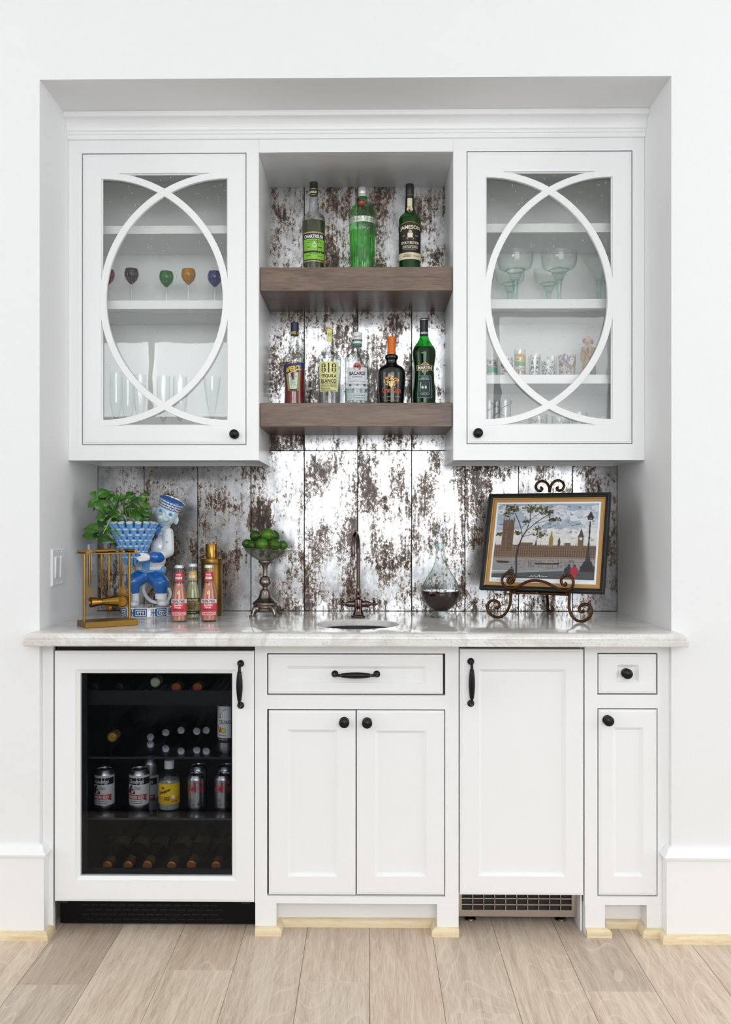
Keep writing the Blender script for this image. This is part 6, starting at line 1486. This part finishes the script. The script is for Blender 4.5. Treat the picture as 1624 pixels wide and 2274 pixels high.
# tree
def br(p, w, c='2f2824'): A.line(p, w, c)
br([(0.25, 0.0), (0.243, 0.15), (0.232, 0.30), (0.25, 0.44)], 0.016); br([(0.25, 0.44), (0.275, 0.55), (0.31, 0.63)], 0.012); br([(0.275, 0.55), (0.255, 0.66), (0.225, 0.76), (0.18, 0.87)], 0.007); br([(0.31, 0.63), (0.34, 0.78), (0.33, 0.93)], 0.007); br([(0.31, 0.63), (0.39, 0.73), (0.46, 0.80), (0.53, 0.86)], 0.007); br([(0.25, 0.44), (0.20, 0.43), (0.15, 0.46)], 0.005); br([(0.275, 0.55), (0.37, 0.585), (0.47, 0.53)], 0.005); br([(0.39, 0.73), (0.50, 0.765), (0.60, 0.77)], 0.004); br([(0.255, 0.66), (0.30, 0.73), (0.29, 0.83)], 0.004); br([(0.34, 0.78), (0.42, 0.86), (0.44, 0.95)], 0.004); br([(0.25, 0.60), (0.20, 0.63), (0.17, 0.70)], 0.003)
A.l += 1
for (u, v, sp_, n) in ((0.14, 0.93, 0.07, 36), (0.10, 0.86, 0.04, 12), (0.33, 0.94, 0.06, 26), (0.43, 0.92, 0.06, 24), (0.52, 0.89, 0.05, 24), (0.57, 0.78, 0.05, 22), (0.30, 0.76, 0.035, 14), (0.45, 0.58, 0.05, 18), (0.42, 0.66, 0.03, 10), (0.04, 0.58, 0.03, 12), (0.23, 0.60, 0.03, 10)):
    for i in range(int(n * 1.7)):
        u2, v2 = clampd(u + ra_.gauss(0, sp_ * 0.55), v + ra_.gauss(0, sp_ * 0.4), 0.008); A.dot(u2, v2, ra_.uniform(0.006, 0.013), ra_.choice(['6e6a50', '55523c', '84805f', '4a4838']), None, 5)
# lamp post
A.l += 1
A.poly([(0.86, 0.10), (1.0, 0.10), (1.0, 0.17), (0.985, 0.175), (0.965, 0.235), (0.895, 0.235), (0.875, 0.175), (0.86, 0.17)], '2b2a2e'); A.poly([(0.905, 0.235), (0.955, 0.235), (0.945, 0.33), (0.935, 0.40), (0.922, 0.40), (0.915, 0.33)], '33323a')
A.line([(0.929, 0.38), (0.929, 0.76)], 0.011, '26252a'); A.poly([(0.905, 0.78), (0.953, 0.78), (0.960, 0.825), (0.945, 0.85), (0.929, 0.90), (0.913, 0.85), (0.898, 0.825)], '2b2a30'); A.dot(0.929, 0.795, 0.013, 'c9ccd2', 0.016, 9)
for v in (0.46, 0.54, 0.62, 0.70): A.dot(0.929, v, 0.010, '26252a', 0.012, 8)
A.l += 1; A.line([(0.38, 0.02), (0.40, 0.035), (0.41, 0.02), (0.43, 0.035), (0.45, 0.022), (0.47, 0.035), (0.48, 0.05), (0.48, 0.02), (0.50, 0.035), (0.53, 0.025), (0.56, 0.035)], 0.005, 'd6d8da')
tag(A.mb.build('printed_scene', A.mats, pf, o, recalc=False), 'painting of a bare tree, lamp post and towers beside a grey river')
m = MB(); put_text(m, 'London', 0.03, 0.006, lambda u, v: PF(i0 + 0.025 + u, i0 + 0.007 + v, -0.0105), 0, 0, 0.3); put_text(m, 'Parliament', 0.045, 0.006, lambda u, v: PF(i0 + 0.110 + u, i0 + 0.007 + v, -0.0105), 0, 0, 0.3)
m.build('pencil_title', paint('9a9a9e', 0.7), pf, o, recalc=False)
# easel
EM = paint('4f3218', 0.32, 0.8, var=0.5)
es = thing('easel', 'scrolled bronze metal table easel holding the framed print', 'easel', (BLp.x + Uf.x * wF / 2, BLp.y + Uf.y * wF / 2, ZT)); o = es.location
def onplane(zx, zy, P0, n):
    px, py = 860 + zx / 3.007, 1040 + zy / 3.007; d = W(px, py, 1.0) - Vector((0, 0, CAM_H)); C = Vector((0, 0, CAM_H))
    return C + d * ((P0 - C).dot(n) / d.dot(n))
front = lambda x, y: onplane(x, y, BLp - nb * 0.012, nb)
legp = lambda x, y: onplane(x, y, BLp + nb * 0.012, nb)
topp = lambda x, y: onplane(x, y, PF(0, 0, -0.030), Nf)
def scroll(name, fn, pts, r0=0.0047, curl=False):
    c = crom([fn(*p) for p in pts], 6); n = len(c)
    return MB().tube(c, [r0] * n, 12).build(name, EM, es, o)
led = scroll('ledge_scroll', front, [(822, 757), (832, 742), (818, 733), (805, 748), (815, 766), (838, 762), (849, 738), (840, 712), (815, 700), (788, 708), (769, 735), (772, 768), (790, 790), (820, 800), (860, 797), (900, 775), (945, 754), (1000, 749), (1060, 762), (1105, 785), (1150, 808), (1190, 818), (1222, 808), (1240, 785), (1243, 750), (1228, 724), (1200, 716), (1172, 728), (1162, 752), (1172, 775), (1190, 782), (1196, 772), (1186, 765)])
scroll('crossbar', legp, [(820, 826), (1000, 833), (1225, 843)], 0.0050)
zfoot = ZT + 0.0048
def foot_leg(pts):
    q = crom([legp(*p) for p in pts], 6); lo = min(v.z for v in q); dz = zfoot - lo
    zt0 = q[0].z
    q = [Vector((v.x, v.y, v.z + dz * min(1, max(0, (zt0 - v.z) / (zt0 - lo))))) for v in q]
    MB().tube(q, [0.0049] * len(q), 12).build('front_leg', EM, es, o)
foot_leg([(826, 800), (826, 850), (822, 905), (800, 960), (765, 995), (722, 998), (684, 972), (669, 930), (684, 896), (715, 884), (744, 900), (748, 926), (733, 938), (724, 925)])
foot_leg([(1220, 812), (1217, 870), (1216, 930), (1230, 985), (1268, 1024), (1312, 1028), (1352, 1000), (1368, 955), (1350, 922), (1315, 912), (1287, 930), (1285, 956), (1302, 966), (1310, 952)])
mid = PF(wF * 0.5, 0, -0.026)
top = PF(wF * 0.478, hF + 0.004, -0.030)
bf = onz(1217, 1357, Z_TOP + 0.005); bf.y = min(bf.y, 3.262)
MB().tube([top, PF(wF * 0.49, hF * 0.5, -0.030), PF(wF * 0.5, 0.0, -0.030)], 0.0048, 10).build('spine', EM, es, o)
q = crom([PF(wF * 0.485, hF * 0.62, -0.034), (PF(wF * 0.485, hF * 0.62, -0.034) + bf) / 2 + Vector((0, 0.012, -0.01)), bf + Vector((0, 0, 0.03)), bf, bf + Vector((0.012, -0.004, 0.0)), bf + Vector((0.017, -0.005, 0.012)), bf + Vector((0.010, -0.004, 0.018))], 5)
q = [Vector((v.x, min(v.y, 3.272), max(v.z, zfoot))) for v in q]
MB().tube(q, 0.0048, 10).build('back_leg', EM, es, o)
scroll('top_scroll', topp, [(1084, 160), (1083, 130), (1068, 100), (1040, 85), (1008, 95), (993, 122), (1004, 146), (1026, 150), (1036, 136), (1024, 126)])
scroll('top_scroll', topp, [(1086, 160), (1092, 128), (1106, 98), (1138, 80), (1168, 90), (1182, 116), (1170, 142), (1146, 148), (1134, 134), (1146, 124)])
MB().tube([PF(wF * 0.5, 0.0, -0.030), front(1000, 833)], 0.0045, 8).build('shelf_rod', EM, es, o)
for uu in (0.30, 0.72): MB().tube([PF(wF * uu, -0.006, -0.026), PF(wF * uu, -0.0052, 0.006)], 0.004, 8).build('rest_arm', EM, es, o)

# ================================================================== glassware behind the cabinet doors
def glassware(name, label, px, Y, zb, prof, mat, group=None, seg=36, cat='glass', part='bowl', flute=None):
    """prof: outer wall from rim down to foot, (half width px, y px or None -> base)"""
    t = thing(name, label, cat, (WX(px, Y), Y, zb + 0.0003), group); k = Y / F_PX
    return t, (lambda py: WZ(py, Y, px) - zb - 0.0003), k
# ---- cut goblets in colour
def goblet(px, Y, dy, col, label, ring='d8d8da'):
    t, z, k = glassware('cordial_goblet', label, px, Y, topsL[1], None, None, 'cut-glass cordial goblets')
    q = lambda zy: z(560 + (zy + dy) / 3.383); s = k / 3.383
    cg = thin_glass('goblet_' + col, S(col), edge=1.3, body=0.8)
    out = smooth_prof([(11 * s, q(240)), (24 * s, q(226)), (44 * s, q(202)), (53 * s, q(172)), (51 * s, q(148)), (45 * s, q(128))], 4)
    MB().lathe([(0, q(239))] + out + [(r - 0.0012, z_) for r, z_ in out[::-1]] + [(0, q(232))], 36, flute=lambda a, zz: 1 + 0.02 * cos(14 * a)).build('bowl', cg, t)
    m = MB()
    for i in range(10):
        a = 2 * pi * i / 10; rf = interp(out)
        for zc in (175, 205): m.ball((rf(q(zc)) * cos(a), rf(q(zc)) * sin(a), q(zc)), (0.0007, 0.0007, 0.0045), seg=6)
    tag(m.build('cut_marks', paint('a9adb2', 0.15), t), kind='stuff')
    MB().lathe(smooth_prof([(0.0, 0.0), (0.021, 0.0), (0.021, 0.0012), (0.012, 0.003), (0.0035, 0.008), (0.0035, q(340)), (0.0048, q(300)), (0.0052, q(260)), (0.0042, q(245)), (0.0, q(240.5))], 3), 20, flute=lambda a, zz: 1 + (0.08 * cos(6 * a) if zz > 0.01 else 0)).build('stem', G_CLEAR, t)
goblet(239, 3.12, 5, '8a2238', 'ruby red cut cordial goblet'); goblet(292.2, 3.12, 0, '3f2530', 'dark purple cut cordial goblet'); goblet(369.7, 3.155, 21, '1d7a2c', 'emerald green cut cordial goblet')
goblet(418.7, 3.12, 2, 'c8860f', 'amber yellow cut cordial goblet'); goblet(477, 3.155, 20, '1c2f8a', 'cobalt blue cut cordial goblet'); goblet(508, 3.15, 0, 'b9b020', 'lemon yellow cut cordial goblet at the shelf end')
# ---- flutes and stemmed glasses on the cabinet floor
def flute_glass(px, Y, ytop, hw, label, cone=False):
    t, z, k = glassware('stemmed_glass', label, px, Y, ziL, None, None, 'clear stemmed glasses on the cabinet floor')
    h = z(ytop); r = hw * k
    out = [(r * 0.96, h), (r, h * 0.85), (r * 0.98, h * 0.66), (r * 0.62, h * 0.50), (0.004, h * 0.42)] if not cone else [(r, h), (r * 0.72, h * 0.75), (r * 0.4, h * 0.55), (0.004, h * 0.45)]
    out = smooth_prof(out[::-1], 4)
    MB().lathe(out + [(max(a - 0.001, 0.0005), b) for a, b in out[::-1]], 32).build('bowl', G_CLEAR, t)
    MB().lathe(smooth_prof([(0, 0), (0.031, 0), (0.031, 0.0015), (0.012, 0.004), (0.0036, 0.012), (0.0034, h * 0.3), (0.0038, h * 0.42), (0, h * 0.42)], 3), 24).build('stem', G_CLEAR, t)
for px, Y, yt, hw, lb, cn in ((363, 3.13, 835, 14.5, 'clear champagne flute in the middle of the cabinet floor', False), (400, 3.11, 836, 16, 'clear champagne flute beside the cone-shaped glass', False), (258, 3.13, 828, 14, 'clear flute standing next to the cabinet side by the recess wall', False), (284, 3.205, 838, 14, 'clear flute behind the front flutes on the cabinet floor', False), (311, 3.12, 832, 13.5, 'clear slim flute between two other flutes', False), (471, 3.12, 838, 20, 'clear cone-shaped stemmed glass on the cabinet floor', True)):
    flute_glass(px, Y, yt, hw, lb, cn)
# ---- margarita and cocktail glasses
def margarita(px, Y, s, label, kind='margarita'):
    t, z, k = glassware('margarita_glass' if kind == 'margarita' else 'cocktail_glass', label, px, Y, topsR[1], None, None, 'pale aqua cocktail glasses')
    u = s * 0.001
    if kind == 'margarita':
        bo = smooth_prof([(14 * u, 82 * u), (21 * u, 96 * u), (26 * u, 108 * u), (36 * u, 116 * u), (50 * u, 122 * u), (58 * u, 132 * u), (62 * u, 150 * u), (63.5 * u, 176 * u)], 4)
    else: bo = smooth_prof([(9 * u, 82 * u), (22 * u, 100 * u), (40 * u, 130 * u), (58 * u, 162 * u), (60 * u, 166 * u)], 3)
    MB().lathe(bo + [(a - 0.0014, b) for a, b in bo[::-1]], 44).build('bowl', G_AQUA, t)
    if kind == 'margarita': MB().lathe([(31 * u, 113.5 * u), (36.5 * u, 116 * u), (35 * u, 118 * u), (29 * u, 115.5 * u)], 40, closed=True).build('thick_ring', G_AQUA2, t)
    MB().lathe(smooth_prof([(0, 0), (34 * u, 0), (34 * u, 0.0025), (14 * u, 0.008), (8 * u, 0.02), (8.5 * u, 50 * u), (12 * u, 78 * u), (13 * u, 82 * u), (0, 84 * u)], 3), 24).build('stem', G_AQUA2, t)
for px, Y, s, lb, kd_ in ((1144.7, 3.095, 0.98, 'aqua margarita glass in the front row, nearest the open shelves', 'margarita'), (1242, 3.095, 0.98, 'aqua margarita glass in the front row, middle of the shelf', 'margarita'), (1133, 3.21, 0.84, 'aqua margarita glass in the back row, nearest the open shelves', 'margarita'), (1219, 3.21, 0.84, 'aqua margarita glass in the back row, middle of the shelf', 'margarita'), (1331, 3.10, 0.98, 'cone-shaped aqua cocktail glass on the glass shelf', 'cocktail'), (1370, 3.21, 0.84, 'aqua margarita glass behind the cone-shaped cocktail glass', 'margarita'), (1066, 3.21, 0.84, 'aqua margarita glass at the shelf end by the open shelves', 'margarita')):
    margarita(px, Y, s, lb, kd_)
# ---- shot glasses and tumblers
KO, KK = (1060, 720), 5.075
def tumbler(name, label, cx, ytop, hwt, hwb, Y, zb, deco=None, group='painted shot glasses', mat=None, base=0.008, cat='glass'):
    px = KO[0] + cx / KK; t, z, k = glassware(name, label, px, Y, zb, None, None, group, cat=cat); h = z(KO[1] + ytop / KK); s = k / KK
    prof = [(hwb * s, 0.0), (hwb * s * 1.02, 0.002), (hwb * s + (hwt - hwb) * s * 0.5, h * 0.55), (hwt * s, h)]
    MB().lathe([(0, 0)] + prof + [(hwt * s - 0.0013, h), (hwb * s, base), (0, base)], 32).build('cup', mat or G_CLEAR, t)
    if deco:
        L = Lab(interp(prof), Y, t.location.z, px, KO, KK); deco(L, cx); L.build(t, 'painted_pattern')
    return t
def confetti(cols, y0, y1, hw, n, sd, smin=6, smax=16):
    def f(L, cx):
        g = random.Random(sd)
        for i in range(n):
            L.lvl = i % 5; x = cx + g.uniform(-hw, hw); y = g.uniform(y0, y1)
            a = g.uniform(0, pi); r1, r2 = g.uniform(smin, smax), g.uniform(smin * 0.5, smax * 0.6)
            L.poly([(x + r1 * cos(a) * cos(b) - r2 * sin(a) * sin(b), y + r1 * sin(a) * cos(b) + r2 * cos(a) * sin(b)) for b in [2 * pi * j / 6 for j in range(6)]], g.choice(cols))
    return f
Z3 = topsR[2]; Yg = 3.11
def sg1(L, cx): L.rect(cx - 62, cx + 62, 485, 545, '4fae86'); L.rect(cx - 64, cx + 64, 398, 418, 'b9c49a'); confetti(['8a5a6a', '5a4a58', 'c8c8c4', 'b03a4a', '6a7a5a'], 420, 480, 62, 26, 2)(L, cx)
tumbler('shot_glass', 'shot glass with green band and picture print', 168, 378, 66, 58, Yg, Z3, sg1)
tumbler('shot_glass', 'shot glass with red and blue painted figures', 335, 378, 70, 66, Yg + 0.03, Z3, confetti(['a83a34', '3a4a6a', 'c98a5a', 'd8d0c4', '7a2a2a', '3f7a78'], 385, 560, 62, 60, 3, 8, 20))
def sg3(L, cx): L.rect(cx - 60, cx + 60, 420, 468, '3f9a3e'); confetti(['d8a02a', 'c88a1a', 'e8b83a', 'b8842a'], 340, 420, 60, 70, 4, 8, 16)(L, cx); confetti(['c8c8c4', 'b04a3a', 'd8b8a0', '8a5a3a', '6a8a5a'], 470, 555, 58, 50, 5, 7, 15)(L, cx); L.line([(cx - 60, 345), (cx - 40, 325), (cx - 20, 350), (cx, 330), (cx + 20, 355), (cx + 50, 350)], 10, 'd8a02a'); confetti(['d8d8d8', 'c8c4c0'], 300, 335, 50, 14, 6, 4, 9)(L, cx)
tumbler('shot_glass', 'tall shot glass with gold and green city skyline print', 482, 286, 64, 63, Yg, Z3, sg3)
def sg4(L, cx):
    for dx in (-30, 22): L.poly([(cx + dx - 22, 535), (cx + dx + 18, 535), (cx + dx + 10, 430), (cx + dx - 2, 395), (cx + dx - 8, 430)], '26292f'); L.poly([(cx + dx - 8, 450), (cx + dx + 8, 450), (cx + dx + 10, 470), (cx + dx - 12, 470)], 'e4e4e4')
    L.poly([(cx - 52, 540), (cx - 30, 500), (cx, 485), (cx + 30, 500), (cx + 52, 540), (cx + 30, 530), (cx, 520), (cx - 30, 532)], 'eceef0')
    for dx in (-22, 18, 48): L.disc(cx + dx, 384, 9, 'b05030', n=8)
tumbler('shot_glass', 'flared shot glass painted with dark lighthouses and white waves', 643, 366, 66, 54, Yg, Z3, sg4)
tumbler('shot_glass', 'shot glass with white, green and black confetti flecks', 800, 412, 76, 72, Yg, Z3, confetti(['e8e8e4', 'f0f0ee', 'd8dcd4', '3a6a4a', '22262a', 'c8682a', '5a8ab8', 'e4e4e0'], 418, 562, 74, 120, 7, 6, 15))
def sg6(L, cx): confetti(['3a4a9a', 'b8402a', 'c9a02a', 'c8c8b0', 'd8d4d0', 'a02a4a', '5a7a9a', 'b0a8c0', 'd8a890', '7a9a6a'], 352, 560, 92, 150, 8, 12, 30)(L, cx); L.lvl = 7; L.disc(cx + 35, 400, 24, 'e8e8e8'); L.disc(cx + 35, 400, 9, 'd8862a')
tumbler('tumbler', 'wide tumbler of multicoloured mosaic glass with a daisy', 1014, 346, 102, 84, Yg, Z3, sg6, None)
tumbler('shot_glass', 'plain clear flared glass behind the lighthouse shot glass', 660, 340, 62, 44, Yg + 0.10, Z3, None)
tumbler('shot_glass', 'plain clear flared glass behind the confetti shot glass', 845, 364, 60, 44, Yg + 0.10, Z3, None)
tumbler('candle_cup', 'small dark grey cup at the shelf end beside the clown', 1545, 470, 36, 42, Yg, Z3, None, None, paint('4a4a4c', 0.4), cat='cup')
# ---- glasses with red swirl, and mugs with blue lettering, on the cabinet floor
def swirl(ph, n=3):
    def f(L, cx):
        h = L.zz(860); cyl = []
        for i in range(60):
            a = ph + i / 59 * n * 2 * pi; z = h * i / 59; r = L.rf(z) + 0.0006
            cyl.append((r * cos(a), r * sin(a), z))
        L.mi('a8424a'); L.mb.tube(cyl, 0.0013, 6, 0)
    return f
gs = 'red swirl glasses on the cabinet floor'
tumbler('swirl_glass', 'clear glass with red swirl, between the other swirl glass and the mugs', 316, 856, 70, 50, 3.08, ziR, swirl(0.4), gs)
tumbler('swirl_glass', 'clear glass with red swirl beside the cabinet side wall', 138, 856, 68, 50, 3.08, ziR, swirl(1.6), gs)
tumbler('swirl_glass', 'clear glass with red swirl standing behind the two others', 218, 880, 62, 46, 3.18, ziR, swirl(3.0), gs)
def drakes(tx, ty, w):
    def f(L, cx):
        L.text('DRAKES', cx + tx, ty, w, 48, '6a88a8', 0.0)
        for i, (dx, c) in enumerate(((-20, '4a5a44'), (0, 'd8d4c0'), (18, 'e4e4e0'), (34, '5a5a3a'), (8, 'c8b060'))): L.disc(cx + tx + dx, ty + 42, 16, c, 12, 8)
    return f
gd = 'lettered bar glasses on the cabinet floor'
tumbler('bar_glass', 'clear bar glass with blue lettering below the crossing door arcs', 684, 1018, 108, 104, 3.09, ziR, drakes(-28, 1090, 176), gd)
tumbler('bar_glass', 'clear bar glass with blue lettering in front of a taller bar glass', 942, 1038, 104, 100, 3.09, ziR, drakes(10, 1108, 176), gd)
tumbler('bar_glass', 'taller clear bar glass behind a lettered bar glass', 1150, 995, 92, 88, 3.16, ziR, drakes(-30, 1085, 150), gd)
tumbler('glass_bowl', 'low clear glass bowl beside the lettered bar glasses', 1410, 1050, 116, 90, 3.12, ziR, None, None, cat='bowl')
# ---- clown figurine
K6 = lambda x, y, Y: W(1060 + x / 5.075, 720 + y / 5.075, Y)
Yc = 3.12; cl = thing('clown_figurine', 'small clown figurine in a mustard coat with red hair', 'figurine', (WX(1060 + 1270 / 5.075, Yc), Yc, Z3 + 0.0003)); o = cl.location
zft = o.z
YEL = paint('b98236', 0.5, var=0.3)
def low(v, z): return Vector((v.x, v.y, z))
f0, f1 = K6(1225, 560, Yc), K6(1312, 560, Yc)
blobs('shoe', paint('1f1d1c', 0.4), cl, o, [(low(f0, zft + 0.0045) + Vector((0, -0.006, 0)), (0.008, 0.014, 0.0045))], (), 0.0015, 2)
blobs('shoe', paint('1f1d1c', 0.4), cl, o, [(low(f1, zft + 0.0045) + Vector((0, -0.006, 0)), (0.008, 0.014, 0.0045))], (), 0.0015, 2)
blobs('trousers', paint('42522f', 0.55), cl, o, [], [(K6(1240, 470, Yc), low(f0, zft + 0.010), 0.010, 0.0075), (K6(1300, 470, Yc), low(f1, zft + 0.010), 0.011, 0.009)], 0.0018, 3)
blobs('coat', YEL, cl, o, [(K6(1250, 300, Yc), (0.019, 0.013, 0.020)), (K6(1245, 400, Yc), (0.020, 0.014, 0.026)), (K6(1222, 480, Yc), (0.013, 0.012, 0.012))], [(K6(1200, 280, Yc), K6(1190, 390, 3.105), 0.009, 0.0085), (K6(1315, 285, Yc), K6(1325, 345, 3.10), 0.009, 0.009), (K6(1325, 345, 3.10), K6(1270, 350, 3.095), 0.008, 0.007)], 0.0018, 3)
MB().prism([(1232, 262), (1258, 262), (1252, 330), (1240, 330)], lambda x, y, d: K6(x, y, 3.1085 - d), 0, 0.004).build('striped_shirt', paint('30343c', 0.5), cl, o)
for s in (-1, 1): blobs('lapel', paint('c9a27a', 0.5), cl, o, [], [(K6(1246 + s * 12, 240, 3.108), K6(1246 + s * 30, 290, 3.103), 0.005, 0.004)], 0.0015, 2)
blobs('head', paint('d8b094', 0.45), cl, o, [(K6(1246, 195, Yc), (0.0108, 0.0105, 0.0135)), (K6(1246, 160, Yc), (0.0095, 0.0095, 0.0075)), (K6(1246, 206, 3.109), (0.004, 0.004, 0.003))], (), 0.0014, 2)
for x, y in ((1208, 185), (1288, 195)): blobs('hair_tuft', paint('b04a38', 0.7, var=0.3), cl, o, [(K6(x, y, Yc), (0.0070, 0.007, 0.0085)), (K6(x + 6, y + 14, Yc), (0.006, 0.006, 0.006))], (), 0.0014, 2)
MB().ball(K6(1244, 205, 3.107), 0.0026, seg=10).build('nose', paint('a82a28', 0.3), cl, o)
MB().ball(K6(1246, 238, 3.112), (0.009, 0.006, 0.0055), seg=12).build('bow_tie', paint('a8342c', 0.5), cl, o)
for s in (-1, 1): MB().ball(K6(1246 + s * 14, 188, 3.1095), (0.0013, 0.001, 0.0016), seg=8).build('eye', paint('22201f', 0.3), cl, o)
blobs('hand', paint('d0a080', 0.5), cl, o, [(K6(1275, 348, 3.092), (0.0055, 0.005, 0.005))], (), 0.0014, 2)
MB().tube([K6(1200, 298, 3.102), K6(1235, 340, 3.096), K6(1290, 405, 3.092)], 0.0012, 6).build('cane', paint('6a6258', 0.4), cl, o)
MB().ball(K6(1200, 298, 3.10), (0.0055, 0.0045, 0.0045), seg=10).build('cane_top', paint('6f6a66', 0.5), cl, o)
